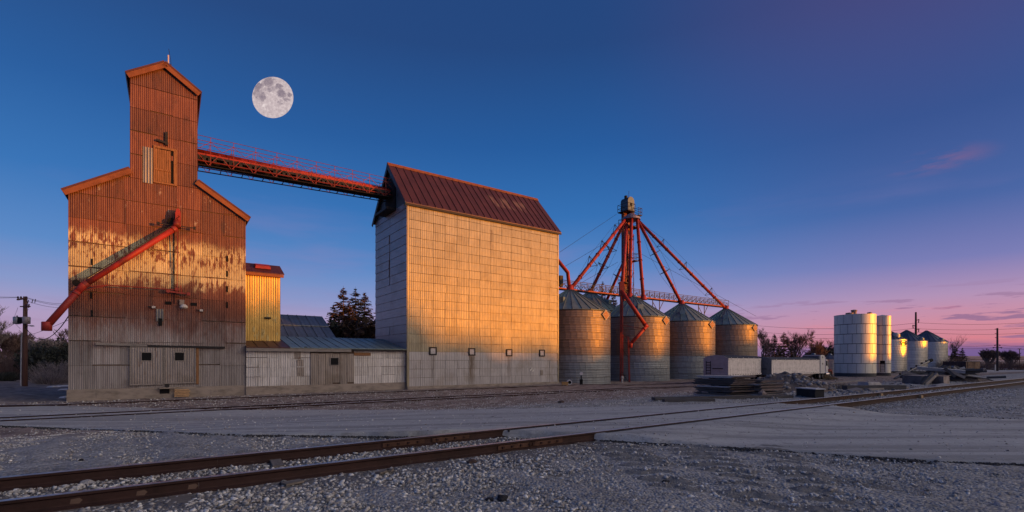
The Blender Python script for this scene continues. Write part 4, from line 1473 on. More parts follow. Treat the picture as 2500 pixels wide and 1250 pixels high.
def build_store():
    rng = random.Random(9)
    sb = 38.15
    tl, tr = tx(994.5, sb), tx(1362.5, sb)
    zb = zy(946, (tl + tr) / 2, sb)
    fr = Frame(tl, sb, zb)
    global M_STORE
    M_STORE = galv('sun_tinted_galvanised_sheet', (0.275, 0.238, 0.165), pitch=.17, bstr=.5, rust=.05, streak=.75, objr=.09, metal=.2, stains=[fr.px(x, y) + (w_, k_, l_) for x, y, w_, k_, l_ in ((1056, 868, .30, .55, 3.0), (1151, 868, .42, .95, 3.6), (1242, 870, .32, .7, 2.6), (1322, 871, .2, .4, 2.0), (1199, 560, .25, .7, 2.8), (1203, 520, .2, .5, 1.6))], rough=.40)  # warm upper rows: sunlight put into the sheet colour
    root = thing('grain_store', 'huge flat-sided sheet metal grain store with steep dark red roof', 'grain store', fr.loc, UA)
    Wd = tr - tl
    zf = (fr.px(1000, 942)[1] + fr.px(1355, 933)[1]) / 2
    ze = (fr.px(996, 490)[1] + fr.px(1362, 566)[1]) / 2
    # depth from the rear left corner (x = 917 in the photograph)
    lo, hi = 3.0, 14.0
    for _ in range(40):
        m_ = (lo + hi) / 2
        P = W(tl, sb + m_)
        if CX + F * P.x / P.y > 917.5:
            lo = m_
        else:
            hi = m_
    D = lo
    P = W(tl - .2, sb + D / 2)
    zr = HC + (HZ - 403) * P.y / F - zb
    obj('wall', MB().box(0, Wd, 0, D, zf, ze), M_CORE, root)
    obj('foundation', MB().box(-.04, Wd + .04, -.14, D + .04, -1.2, zf), M_CONC, root)
    nz, nx = 21, 14
    zs = [zf - .02 + (ze - zf + .02) * k / nz for k in range(nz + 1)]
    low = galv('shade_tinted_grey_sheet', (0.35, 0.335, 0.35), pitch=.17, bstr=.45, rust=.04, streak=.6, objr=.08, metal=.2, rough=.42, stains=[fr.px(x, y) + (w_, k_, l_) for x, y, w_, k_, l_ in ((1056, 868, .30, .5, 3.0), (1151, 868, .42, .95, 3.6), (1242, 870, .32, .7, 2.6))])  # cool bottom rows: shade put into the sheet colour
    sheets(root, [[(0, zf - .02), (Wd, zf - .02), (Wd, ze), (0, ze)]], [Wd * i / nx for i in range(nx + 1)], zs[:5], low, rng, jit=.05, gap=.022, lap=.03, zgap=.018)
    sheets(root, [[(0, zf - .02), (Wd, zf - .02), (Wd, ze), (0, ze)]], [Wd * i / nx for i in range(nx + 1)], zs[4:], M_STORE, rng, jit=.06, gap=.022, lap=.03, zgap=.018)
    # left side, above the shed roof; and its dark gable
    zs2 = [zf - .02 + (ze + 1.0 - zf) * k / 22 for k in range(23)]
    hw = D / 2
    for r in range(len(zs2) - 1):
        for c in range(2):
            a, b_ = D * c / 2 + .006 + (rng.uniform(-.4, .4) if c else 0), D * (c + 1) / 2 - .006
            if c == 0:
                b_ = b_ + 0
            za, zb2 = zs2[r], min(zs2[r + 1], ze)
            if za >= ze or za < 3.2:
                continue
            mb = MB()
            e = rng.uniform(0, .008)
            mb.hexa([(-.05 - e, a, za), (-.001, a, za), (-.001, b_, za), (-.05 - e, b_, za), (-.022 - e, a, zb2 - .025), (-.001, a, zb2 - .025), (-.001, b_, zb2 - .025), (-.022 - e, b_, zb2 - .025)])
            obj('side_panel', mb, M_STORESIDE, root)
    g = MB()
    # right gable plain, left gable dark teal
    i = len(g.v)
    for xx in (0, .12):
        g.v += [(xx, 0, ze), (xx, D, ze), (xx, hw, zr)]
    g.f += [(0, 2, 1), (3, 4, 5), (0, 1, 4, 3), (1, 2, 5, 4), (2, 0, 3, 5)]
    obj('gable', g, M_TEAL, root)
    g2 = MB()
    for xx in (Wd - .12, Wd):
        g2.v += [(xx, 0, ze), (xx, D, ze), (xx, hw, zr)]
    g2.f += [(0, 2, 1), (3, 4, 5), (0, 1, 4, 3), (1, 2, 5, 4), (2, 0, 3, 5)]
    obj('gable', g2, M_STORESIDE, root)
    # doorway in the gable where the conveyor enters
    obj('gable_opening', MB().box(-.10, -.0, hw - 1.3, hw + 1.0, zr - 4.1, zr - 1.3), M_BLACK, root)
    obj('gable_sill', MB().box(-.9, 0, hw - 1.4, hw + 1.2, zr - 4.35, zr - 4.15), M_DKMETAL, root)
    # standing-seam roof
    n = 24
    x0, x1 = -.30, Wd + .28
    yo = .22
    sl = (zr - ze) / hw
    for i in range(n):
        a, b_ = x0 + (x1 - x0) * i / n, x0 + (x1 - x0) * (i + 1) / n
        def P4(xa, xb, h0, h1):
            return [(xa, -yo, ze - yo * sl + h0), (xb, -yo, ze - yo * sl + h0), (xb, hw, zr + h0), (xa, hw, zr + h0),
                    (xa, -yo, ze - yo * sl + h1), (xb, -yo, ze - yo * sl + h1), (xb, hw, zr + h1), (xa, hw, zr + h1)]
        mb = MB().hexa(P4(a + .003, b_ - .003, .05, .11))
        mb.hexa(P4(a + .004, a + .055, .105, .19))
        obj('roof_panel', mb, M_ROOFST, root)
    obj('rear_roof', MB().hexa([(x0, hw, zr + .05), (x1, hw, zr + .05), (x1, D + yo, ze - yo * sl + .05), (x0, D + yo, ze - yo * sl + .05), (x0, hw, zr + .11), (x1, hw, zr + .11), (x1, D + yo, ze - yo * sl + .11), (x0, D + yo, ze - yo * sl + .11)]), M_ROOFST, root)
    obj('ridge_cap', MB().hexa([(x0, hw - .22, zr - .09), (x1, hw - .22, zr - .09), (x1, hw + .22, zr - .09), (x0, hw + .22, zr - .09), (x0, hw - .05, zr + .22), (x1, hw - .05, zr + .22), (x1, hw + .05, zr + .22), (x0, hw + .05, zr + .22)]), M_FASCIA, root)
    # barge boards along the left gable
    for sgn in (0, 1):
        p = (x0 + .02, -yo if sgn == 0 else D + yo, ze - yo * sl - .12)
        obj('barge_board', MB().beam(p, (x0 + .02, hw, zr - .12), .05, .32), M_TEAL, root)
    obj('eaves_board', MB().box(x0 + .01, x1, -yo + .01, -yo + .06, ze - yo * sl - .12, ze - yo * sl + .045), M_DKMETAL, root)
    obj('corner_trim', MB().box(-.075, .12, -.082, -.002, zf, ze - .1), M_STORE, root)
    obj('corner_trim', MB().box(Wd - .12, Wd + .03, -.082, -.002, zf, ze - .1), M_STORE, root)
    # four small windows with peeling frames
    mw = simple('dusty_pane', (.42, .40, .40), .4, 0, .4, 6)
    for x, y in ((1056, 857), (1151, 859), (1242, 861), (1322, 862)):
        xc, zc = fr.px(x, y)
        w_ = obj('window', MB().box(xc - .24, xc + .24, -.10, -.03, zc - .24, zc + .24), mw, root)
        f_ = MB()
        f_.box(xc - .34, xc - .24, -.135, -.05, zc - .34, zc + .34).box(xc + .24, xc + .34, -.135, -.05, zc - .34, zc + .34)
        f_.box(xc - .24, xc + .24, -.134, -.05, zc + .24, zc + .34).box(xc - .24, xc + .24, -.134, -.05, zc - .34, zc - .24)
        obj('frame', f_, M_DKMETAL, w_)
    # rust stains below the windows, and a small dark hatch
    ms, t, b = new_mat('rust_stained_sheet')
    b.inputs['Base Color'].default_value = (.25, .16, .12, 1)
    xh, zh = fr.px(1321, 910)
    obj('hatch', MB().box(xh - .17, xh + .17, -.09, -.03, zh - .25, zh + .25), M_DOORSHEET, root)
    mtorn = simple('torn_white_paper', (.7, .66, .6), .9)
    tp = MB()
    r2 = random.Random(2)
    for x, y in ((1297, 900), (1300, 905), (1294, 903)):
        a = fr.px(x, y)
        tp.prism([(a[0] - .06, a[1] - .1), (a[0] + .05, a[1] - .08), (a[0] + .09, a[1] + .06), (a[0] - .02, a[1] + .12)], -.085, -.06)
    obj('torn_sheet', tp, mtorn, root)
    return fr, dict(D=D, zr=zr, ze=ze, Wd=Wd, hw=hw, root=root)


def roof_store_mat():
    m, t, b = new_mat('dark_red_standing_seam')
    co = t.add('ShaderNodeTexCoord').outputs['Object']
    x, y, z = t.sep(co)
    n = t.noise(t.mapping(co, (1, .5, .5)), 1.2, 5, .6)
    c = t.ramp(n, [(.3, (.062, .026, .024, 1)), (.6, (.092, .036, .032, 1)), (.8, (.115, .05, .044, 1))])
    # faint ghost of worn-off lettering
    g = t.math('MULTIPLY', t.math('MULTIPLY', t.smooth(x, 9.0, 9.6), t.math('SUBTRACT', 1.0, t.smooth(x, 13.6, 14.4))), t.math('MULTIPLY', t.smooth(y, 1.3, 1.7), t.math('SUBTRACT', 1.0, t.smooth(y, 2.4, 2.9))))
    sn = t.noise(t.mapping(co, (1.5, .4, .4)), 1.5, 3, .5)
    c = t.mix(t.math('MULTIPLY', g, t.math('MULTIPLY', t.smooth(sn, .42, .6), .42)), c, (.34, .24, .17, 1))
    t.put(b.inputs['Base Color'], c)
    b.inputs['Roughness'].default_value = .45
    b.inputs['Metallic'].default_value = .25
    return m


M_ROOFST = roof_store_mat()
FB, ST_ = build_store()


# ---------------------------------------------------------------- conveyor bridge from the elevator to the tall store
def build_bridge():
    # both ends in world space
    root = thing('conveyor_bridge', 'red truss conveyor bridge sloping from elevator cupola to tall store', 'conveyor bridge', FB.loc, UA)
    sy = ST_['hw'] - .1                       # along the store's centre line, in its frame
    s_abs = FB.s0 + sy
    def q(x, y, dy=0.0):
        t = tx(x, s_abs + dy)
        return Vector((t - FB.t0, sy + dy, zy(y, t, s_abs + dy) - FB.zb))
    xa, xb = 478, 950
    def lineq(ya, yb, dy=0.0, x0=xa, x1=xb):
        a, b = q(x0, ya, dy), q(x1, yb, dy)
        return a, b
    hwid = .75
    def band(name, ya, yb, dy, r, mat, n=6):
        a, b = lineq(ya, yb)
        a.y += dy
        b.y += dy
        obj(name, MB().tube([a, b], r, n), mat, root)
        return a, b
    # conveyor tube with its orange-red trough
    a, b = lineq(369, 466)
    obj('conveyor_tube', MB().tube([a, b], .20, 12), M_REDP, root, True)
    a2, b2 = lineq(377, 469)
    obj('trough_side', MB().beam(a2 + Vector((0, -.36, 0)), b2 + Vector((0, -.36, 0)), .06, .12), M_REDP, root)
    a3, b3 = lineq(384, 474)
    obj('walkway', MB().beam(a3 + Vector((0, .1, 0)), b3 + Vector((0, .1, 0)), 1.3, .16), M_DKMETAL, root)
    dr = MB()
    n = 44
    for k in range(n):
        if k % 5 == 4:
            continue
        p = a3.lerp(b3, (k + .5) / n)
        dr.box(p.x - .1, p.x + .1, p.y - .55, p.y - .40, p.z - .34, p.z - .02)
    obj('return_rollers', dr, M_DKMETAL, root, kind='stuff')
    obj('dark_belt_guard', MB().beam(a3 + Vector((0, .2, -.25)), b3 + Vector((0, .2, -.2)), .9, .26), M_BLACK, root)
    cords = {}
    for nm, ya, yb in (('handrail', 338, 444), ('mid_rail', 349, 452), ('lower_chord', 398, 482), ('bottom_chord', 408, 487)):
        for dy in (-hwid, hwid):
            cords[nm, dy] = band(nm if 'rail' in nm else nm, ya, yb, dy, .022 if 'rail' in nm else .045, M_REDD if 'bottom' not in nm else M_DKMETAL, 5)
    L = cords['handrail', -hwid]
    nseg = 10
    for dy in (-hwid, hwid):
        h0, h1 = cords['handrail', dy]
        c0, c1 = cords['bottom_chord', dy]
        m0, m1 = cords['mid_rail', dy]
        d0, d1 = lineq(369, 466)
        for k in range(nseg):
            u = (k + .6) / nseg
            obj('post', MB().beam(h0.lerp(h1, u), c0.lerp(c1, u), .035, .035), M_REDD, root)
            pm, pl, pr = m0.lerp(m1, u), d0.lerp(d1, max(0, u - .5 / nseg)), d0.lerp(d1, min(1, u + .5 / nseg))
            for pp in (pl, pr):
                pp = pp.copy()
                pp.y = sy + dy
                obj('brace', MB().beam(pm, pp, .03, .03), M_REDD, root)
        nb = 20
        e0, e1 = a2.copy(), b2.copy()
        l0, l1 = cords['bottom_chord', dy]
        for k in range(nb):
            u0, u1 = k / nb, (k + 1) / nb
            p = (e0 if k % 2 == 0 else l0).lerp(e1 if k % 2 == 0 else l1, u0)
            r_ = (l0 if k % 2 == 0 else e0).lerp(l1 if k % 2 == 0 else e1, u1)
            p, r_ = p.copy(), r_.copy()
            p.y = r_.y = sy + dy
            obj('truss_brace', MB().beam(p, r_, .03, .03), M_REDP if dy < 0 else M_REDD, root)
    # cross ties under the bridge
    c0, c1 = cords['bottom_chord', -hwid]
    k0, k1 = cords['bottom_chord', hwid]
    for k in range(11):
        u = (k + .1) / 10.2
        obj('cross_tie', MB().beam(c0.lerp(c1, u), k0.lerp(k1, u), .05, .05), M_DKMETAL, root)


build_bridge()
# ---------------------------------------------------------------- round steel grain bins
def bin_mat(name, col, pitch=.26, sheen=.40, metal=.6, objr=.10, streak=.7):
    m, t, b = new_mat(name)
    co = t.add('ShaderNodeTexCoord').outputs['Object']
    rnd = t.add('ShaderNodeObjectInfo').outputs['Random']
    loc = t.add('ShaderNodeObjectInfo').outputs['Location']
    v = t.add('ShaderNodeVectorMath', operation='MULTIPLY_ADD')
    t.put(v.inputs[0], rnd)
    v.inputs[1].default_value = (37, 11, 53)
    t.put(v.inputs[2], co)
    vv = v.outputs[0]
    n1 = t.noise(t.mapping(vv, (.35, .35, 9)), 1.0, 6, .7)
    n2 = t.noise(t.mapping(vv, (1.4, 1.4, .4)), 1.0, 5, .65)
    c = tuple(col)
    colr = t.ramp(n1, [(.25, tuple(x * (1 - streak * .6) for x in c) + (1,)), (.5, c + (1,)), (.78, tuple(min(1, x * (1 + streak * .4)) for x in c) + (1,))])
    colr = t.mix(t.math('MULTIPLY', t.smooth(n2, .5, .72), .4), colr, tuple(x * .55 for x in c) + (1,))
    hsv = t.add('ShaderNodeHueSaturation')
    t.put(hsv.inputs['Value'], t.math('MULTIPLY_ADD', rnd, 2 * objr, 1 - objr))
    t.put(hsv.inputs['Color'], colr)
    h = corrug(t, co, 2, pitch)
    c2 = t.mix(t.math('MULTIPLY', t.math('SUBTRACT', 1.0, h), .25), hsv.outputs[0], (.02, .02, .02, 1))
    t.put(b.inputs['Base Color'], c2)
    b.inputs['Metallic'].default_value = metal
    t.put(b.inputs['Roughness'], t.math('MULTIPLY_ADD', n2, .25, sheen - .12))
    bn = t.add('ShaderNodeBump')
    bn.inputs['Strength'].default_value = .35
    bn.inputs['Distance'].default_value = .02
    t.put(bn.inputs['Height'], h)
    t.put(b.inputs['Normal'], bn.outputs[0])
    return m


M_BIN = bin_mat('weathered_sun_tinted_bin_sheet', (.19, .152, .128), metal=.4, sheen=.5, objr=.06, streak=.95)  # upper rings: coppery sunlight mixed into the weathered steel tone
M_BINLOW = bin_mat('shade_tinted_bin_sheet', (.215, .235, .255), metal=.4, sheen=.5, objr=.07, streak=.95)  # bottom rings: bluish shade put into the steel tone
M_BINROOF = simple('bin_roof_sheet', (.17, .24, .25), .48, .45, .3, 1.2, (1, 1, 1), objr=.16)
M_SIGNW = simple('pale_sign_border', (.45, .40, .30), .6)
M_SIGNO = simple('orange_sign_face', (.36, .16, .05), .6, 0, .3, 8)


def bin_roof(root, r, he, ha, nw, mat, ov=.10, rib=.08):
    da = 2 * math.pi / nw
    rt = .42
    sl = (ha - he) / (r + ov - rt)
    def P(rad, a, dz=0.0):
        return (rad * math.cos(a), rad * math.sin(a), ha - (rad - rt) * sl + dz)
    g = .004
    mb = MB()
    ro = r + ov
    mb.hexa([P(rt, g), P(ro, g), P(ro, da - g), P(rt, da - g), P(rt, g, .03), P(ro, g, .03), P(ro, da - g, .03), P(rt, da - g, .03)])
    w_ = .055 / ro
    mb.hexa([P(rt, g, .03), P(ro, g, .03), P(ro, w_ + g, .03), P(rt, w_ * ro / rt * .6, .03), P(rt, g, .03 + rib), P(ro, g, .03 + rib), P(ro, w_ + g, .03 + rib), P(rt, w_ * ro / rt * .6, .03 + rib)])
    me = mb.mesh('roof_panel', mat)
    for k in range(nw):
        obj('roof_panel', me, None, root, rotz=k * da)
    obj('roof_cap', MB().lathe([(0, ha + .30), (.30, ha + .28), (.48, ha + .08), (.50, ha - .06)], 18), mat, root, True)


def bin_walls(root, r, he, rings, nsh, mat, stagger=.5):
    rh = he / rings
    da = 2 * math.pi / nsh
    ga = .012 / r
    segs = 6
    prof = [(r, .012), (r + .035, .012), (r + .02, rh - .028), (r, rh - .028)]
    mb = MB().lathe(prof + [prof[0]], segs, a0=ga, a1=da - ga)
    n = len(prof) + 1
    mb.f.append(tuple(reversed(range(n - 1))))
    mb.f.append(tuple(segs * n + k for k in range(n - 1)))
    me = mb.mesh('wall_sheet', mat)
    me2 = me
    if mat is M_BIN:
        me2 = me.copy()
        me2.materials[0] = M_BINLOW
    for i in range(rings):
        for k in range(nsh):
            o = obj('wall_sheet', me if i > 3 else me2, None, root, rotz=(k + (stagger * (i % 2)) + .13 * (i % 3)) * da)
            o.location = (0, 0, i * rh)
    obj('wall', MB().lathe([(0, .0), (r - .01, .0), (r - .01, he), (0, he)], 40), M_CORE, root)


def steel_bin(name, label, P, r, he, ha, rings, nsh, nw, group, mat=None, roofmat=None, sign=None, vent=None, rot=0.0):
    root = thing(name, label, 'grain bin', P, rot, group)
    bin_walls(root, r, he, rings, nsh, mat or M_BIN)
    bin_roof(root, r, he - .02, ha, nw, roofmat or M_BINROOF)
    obj('foundation', MB().lathe([(0, -1.2), (r + .18, -1.2), (r + .18, -.01), (0, -.01)], 40), M_CONC, root)
    obj('eaves_ring', MB().lathe([(r + .02, he - .12), (r + .075, he - .10), (r + .075, he - .02), (r + .02, he - .0)], 40), M_DKMETAL, root)
    vd = math.atan2(-P[1], -P[0]) - rot
    if sign is not None:
        a = vd + sign
        e1 = Vector((-math.sin(a), math.cos(a), 0))
        d = Vector((math.cos(a), math.sin(a), 0))
        c = d * (r + .12) + Vector((0, 0, he - .52))
        def plate(w_, h_, off, name, m_, par=root):
            q = [c + d * off - e1 * w_, c + d * off + Vector((0, 0, h_)), c + d * off + e1 * w_, c + d * off - Vector((0, 0, h_))]
            q2 = [v + d * .03 for v in q]
            mb = MB()
            i = 0
            mb.v = [tuple(v) for v in q + q2]
            mb.f = [(0, 1, 2, 3), (7, 6, 5, 4), (0, 4, 5, 1), (1, 5, 6, 2), (2, 6, 7, 3), (3, 7, 4, 0)]
            return obj(name, mb, m_, par)
        sg = plate(.82, .62, 0, 'sign', M_SIGNW)
        plate(.70, .52, .012, 'sign_face', M_SIGNO, sg)
        wr = MB()
        for k in range(5):
            p = c + d * .045 + e1 * (-.36 + .18 * k)
            wr.beam(p - e1 * .06 - Vector((0, 0, .03)), p + e1 * .07 + Vector((0, 0, .05 * (k % 2))), .02, .035)
        obj('sign_scrawl', wr, M_SIGNW, sg)
    if vent is not None:
        a = vd + vent
        d = Vector((math.cos(a), math.sin(a), 0))
        sl = (ha - he) / (r + .1 - .42)
        rad = r * .62
        c = d * rad + Vector((0, 0, ha - (rad - .42) * sl))
        e1 = Vector((-math.sin(a), math.cos(a), 0))
        mb = MB()
        b0 = [c - d * .3 - e1 * .38 - Vector((0, 0, .1)), c + d * .35 - e1 * .38 - Vector((0, 0, .3)), c + d * .35 + e1 * .38 - Vector((0, 0, .3)), c - d * .3 + e1 * .38 - Vector((0, 0, .1))]
        mb.hexa(b0 + [b0[0] + Vector((0, 0, .55)), b0[1] + Vector((0, 0, .7)), b0[2] + Vector((0, 0, .7)), b0[3] + Vector((0, 0, .55))])
        obj('roof_hatch', mb, roofmat or M_BINROOF, root)
    return root


def place_bin(xc, y_ap, Yc):
    return Vector(((xc - CX) / F * Yc, Yc, 0))


R_BIN = 4.85
GB = 'big steel grain bins in a row under the red spouts'
BINS = {}


def build_bins():
    specs = [   # apex x, apex y, eave y, Y of centre, label, sign angle
        ('a', 1392, 709, 757, 60.0, 'large grain bin half hidden by the tall store, brownest and nearest', .98, -.35),
        ('b', 1547, 726, 773, 69.0, 'large grain bin with the bent load-out spout standing before it', 1.02, .28),
        ('c', 1664, 743, 784, 76.2, 'large grain bin third along the row, timber stack before it', 1.04, .05),
        ('d', 1772, 755, 793, 83.6, 'large grain bin farthest along the row, trailer before it', 1.08, .0),
    ]
    for key, x, ya, ye, Y, lab, sg, vt in specs:
        P = place_bin(x, ya, Y)
        z0 = -1.10
        P.z = z0
        he = HC + (HZ - ye) * (Y - R_BIN * .75) / F - z0
        ha = HC + (HZ - ya) * Y / F - z0
        BINS[key] = (P, he, ha)
        steel_bin('grain_bin', lab, P, R_BIN, he, ha, 10, 8, 28, GB, sign=sg, vent=vt, rot=.3 * ord(key))
    # second row, behind
    P = at(1441, 716, 72.0)
    P.z = -1.1
    he = HC + (HZ - 758) * 68 / F + 1.1
    ha = HC + (HZ - 714) * 72 / F + 1.1
    BINS['e'] = (P, he, ha)
    steel_bin('grain_bin', 'grain bin behind the brownest bin, only its roof showing', P, R_BIN, he, ha, 10, 8, 28, GB, vent=1.0)


build_bins()


# ---------------------------------------------------------------- bucket elevator leg with distributor, spouts, catwalk and guys
def build_leg():
    Yl = 77.0
    C = at(1531, 880, Yl)
    zb = ground_z(C.x, C.y)
    root = thing('bucket_elevator', 'tall red bucket elevator leg with domed head above the bins', 'bucket elevator', (C.x, C.y, zb), UA)
    def q(x, y, dd=0.0):
        P = at(x, y, Yl + dd)
        d = P - Vector((C.x, C.y, zb))
        return Vector((d.x * U.x + d.y * U.y, d.x * N.x + d.y * N.y, d.z))
    top = q(1531, 520).z
    obj('leg_casing', MB().box(*sorted((q(1518, 600).x - .24, q(1518, 600).x + .24)), -.3, .35, 0, top), M_REDD, root)
    obj('leg_casing', MB().box(*sorted((q(1534, 600).x - .27, q(1534, 600).x + .27)), -.3, .35, 0, top), M_REDD, root)
    # head: domed housing
    hx0, hx1 = q(1519, 500).x, q(1547, 500).x
    hz0, hz1 = q(1531, 521).z, q(1531, 483).z
    hr = (hx1 - hx0) / 2
    hc = (hx0 + hx1) / 2
    poly = [(hx0, hz0), (hx1, hz0)] + [(hc + hr * math.cos(a), hz1 - hr + hr * math.sin(a)) for a in [math.pi * k / 12 for k in range(13)]]
    mh = simple('blue_grey_head_steel', (.065, .085, .105), .4, .6, .3, 2)
    hd = obj('head', MB().prism(poly, -.75, .75), mh, root)
    obj('head_window', MB().box(hc - .25, hc + .2, -.79, -.75, hz0 + 1.0, hz0 + 1.5), M_BLACK, hd)
    obj('vent_cap', MB().tube([(hx0 + .35, 0, hz1 - .5), (hx0 + .35, 0, hz1 + .25)], .25, 10), M_DKMETAL, hd)
    obj('discharge_chute', MB().hexa([(hx1 - .6, -.6, hz0 - 1.2), (hx1 + .4, -.6, hz0 - 1.2), (hx1 + .4, .6, hz0 - 1.2), (hx1 - .6, .6, hz0 - 1.2), (hx1 - .9, -.6, hz0 + .6), (hx1 + .1, -.6, hz0 + .6), (hx1 + .1, .6, hz0 + .6), (hx1 - .9, .6, hz0 + .6)]), M_REDD, hd)
    mast = q(1545, 472)
    obj('lightning_rod', MB().tube([(mast.x, .3, hz1 - .4), (mast.x, .3, mast.z + .6)], .03, 5), M_DKMETAL, hd)
    wv = q(1549, 481)
    obj('wind_cup', MB().box(wv.x - .15, wv.x + .15, .1, .4, wv.z - .25, wv.z + .2), M_DKMETAL, hd)
    # platforms with rails
    def platform(xa, xb, y, w_=1.5, rails=(0.5, 1.1), nm='platform'):
        a, b = q(xa, y), q(xb, y)
        p = obj(nm, MB().box(a.x, b.x, -w_, w_ * .4, a.z - .10, a.z + .04), M_DKMETAL, root)
        n = max(2, int((b.x - a.x) / 1.0))
        for yy in (-w_, w_ * .4):
            for h in rails:
                obj('guard_rail', MB().beam((a.x, yy, a.z + h), (b.x, yy, a.z + h), .05, .05), M_DKMETAL, p)
        for k in range(n + 1):
            xx = a.x + (b.x - a.x) * k / n
            for yy in (-w_, w_ * .4):
                obj('rail_post', MB().beam((xx, yy, a.z), (xx, yy, a.z + rails[-1]), .05, .05), M_DKMETAL, p)
        for xx in (a.x, b.x):
            for h in rails:
                obj('guard_rail', MB().beam((xx, -w_, a.z + h), (xx, w_ * .4, a.z + h), .05, .05), M_DKMETAL, p)
    platform(1503, 1534, 521)
    platform(1550, 1564, 527)
    platform(1505, 1560, 556, 1.3)
    platform(1542, 1558, 637, 1.1)
    platform(1501, 1524, 693, 1.1)
    # ladder with hoops
    la = MB()
    xl = q(1509, 600).x
    z0, z1 = q(1509, 720).z, q(1509, 522).z
    lad = obj('ladder', MB().beam((xl - .22, -.5, z0), (xl - .22, -.5, z1), .05, .05).beam((xl + .22, -.5, z0), (xl + .22, -.5, z1), .05, .05), M_DKMETAL, root)
    n = 40
    ru = MB()
    for k in range(n):
        z = z0 + (z1 - z0) * k / n
        ru.beam((xl - .22, -.5, z), (xl + .22, -.5, z), .035, .035)
    obj('rungs', ru, M_DKMETAL, lad, kind='stuff')
    for k in range(12):
        z = z0 + (z1 - z0) * (k + .5) / 12
        obj('ladder_hoop', MB().tube([(xl - .3, -.5, z), (xl - .3, -1.05, z), (xl + .3, -1.05, z), (xl + .3, -.5, z)], .022, 4), M_DKMETAL, lad)
    # lattice frame on the right side of the leg
    x0, x1 = q(1537, 600).x, q(1557, 600).x
    zz = [q(1550, y).z for y in (720, 690, 660, 630, 600, 570)]
    for k in range(len(zz) - 1):
        obj('lattice_brace', MB().beam((x0, -.4, zz[k]), (x1 - .3, -.4, zz[k + 1]), .06, .06), M_REDD, root)
        obj('lattice_brace', MB().beam((x0, -.4, zz[k]), (x1 - .3, -.4, zz[k]), .05, .05), M_REDD, root)
    xm_ = q(1526, 600).x
    for k in range(len(zz) - 1):
        for (xa_, xb_) in ((q(1512, 600).x, q(1524, 600).x),):
            obj('lattice_brace', MB().beam((xa_, -.55, zz[k]), (xb_, -.55, zz[k + 1]), .05, .05), M_DKMETAL, root)
            obj('lattice_brace', MB().beam((xb_, -.55, zz[k]), (xa_, -.55, zz[k + 1]), .05, .05), M_DKMETAL, root)
    obj('corner_post', MB().beam((x1 - .3, -.4, zz[0]), (x1 - .3, -.4, zz[-1]), .08, .08), M_REDD, root)
    # distributor: shallow cone the spouts leave from
    dc = q(1541, 530, -2.2)
    dist = obj('distributor', MB().lathe([(0, .55), (.35, .5), (1.35, -.15), (1.4, -.45), (.2, -.6), (0, -.6)], 20), simple('lilac_grey_steel', (.20, .17, .21), .5, .4), root, loc=dc)

    Cw = Vector((C.x, C.y, zb))
    rotm = Matrix.Rotation(UA, 3, 'Z')
    dw = rotm @ dc + Cw
    # spouts: thick red pipes from the distributor to the bin tops
    def apex(key, dz=.1):
        P, he, ha = BINS[key]
        return Vector((P.x, P.y, P.z + ha + dz))
    GS = 'red grain spouts fanning out from the leg head to the bins'
    def spout(end, label, off=(0, 0), r=.235, start=None, brace=(.4, .65), bend=None):
        st = dw + Vector((off[0], off[1], -.35)) if start is None else start
        o = thing('grain_spout', label, 'spout', end, 0, GS)
        pts = [st - end] + ([bend - end] if bend is not None else []) + [Vector((0, 0, 0))]
        obj('pipe', MB().tube(pts, r, 12), M_REDP, o, True)
        obj('foot', MB().lathe([(.26, .55), (.34, .5), (.46, .05), (.55, -.12)], 14), M_REDP, o, True)
        Ls = (st - end).length
        for q_ in range(1, int(Ls / 3.2)):
            c0 = (st - end) * (q_ * 3.2 / Ls)
            obj('flange', MB().tube([c0, c0 + (st - end).normalized() * .12], r * 1.28, 12), M_REDD, o)
        side = Vector((st - end)).cross(Vector((0, 0, 1))).normalized()
        dirn = (st - end).normalized()
        upn = side.cross(dirn).normalized()
        tr = []
        for u in brace:
            c = (st - end) * u
            t1 = MB()
            a, b_, e_ = c + upn * 1.0, c + side * .75 - upn * .5, c - side * .75 - upn * .5
            t1.beam(a, b_, .06, .06).beam(b_, e_, .06, .06).beam(e_, a, .06, .06).beam(a, c, .05, .05)
            obj('truss_spreader', t1, M_DKMETAL, o)
            tr.append((a, b_, e_))
        if brace:
            for j in range(3):
                pp = [(st - end) * .97] + [k[j] for k in reversed(sorted(tr, key=lambda z: z[0].length))] + [(st - end) * .03]
                obj('guy_cable', MB().tube(pp, .018, 4, cap=False), M_DKMETAL, o)
        return o
    spout(apex('a'), 'red spout from the leg head to the bin beside the tall store', (-.9, -.3), brace=(.33, .55, .8))
    spout(apex('e', .0), 'red spout to the bin behind, just right of another long left spout', (-.8, .2), brace=(.35, .58))
    spout(apex('b') + Vector((-.55, .1, 0)), 'slightly slanting vertical red spout beside a twin, dropping onto its bin', (-.15, -.8), brace=(), r=.25)
    spout(apex('b') + Vector((1.35, -.1, -.35)), 'vertical red spout right of its slanting twin, dropping onto the bin', (.75, -.6), brace=(), r=.25)
    spout(apex('c'), 'red spout to the third bin along the row, inner right one', (.8, -.3), brace=(.38, .6))
    spout(apex('d'), 'longest red spout, outermost on the right, to the farthest bin', (1.0, .2), brace=(.2, .5, .75))
    lowl = at(1476, 745, 84.0)
    spout(lowl, 'red spout slanting down left behind the leg to a hidden bin', (-.6, 1.0), brace=(.5,), start=at(1540, 600, 80.0), r=.24)
    # elbow pipe seen beside the tall store
    e0 = at(1345, 615, 58.0)
    e1 = at(1386, 665, 60.0)
    o = thing('elbow_pipe', 'red bent pipe reaching from behind the store to its nearest bin top', 'spout', apex('a'), 0, GS)
    ap = apex('a')
    obj('pipe', MB().tube([e0 - ap, e1 - ap, Vector((-.1, 0, .3))], .24, 12), M_REDP, o, True)

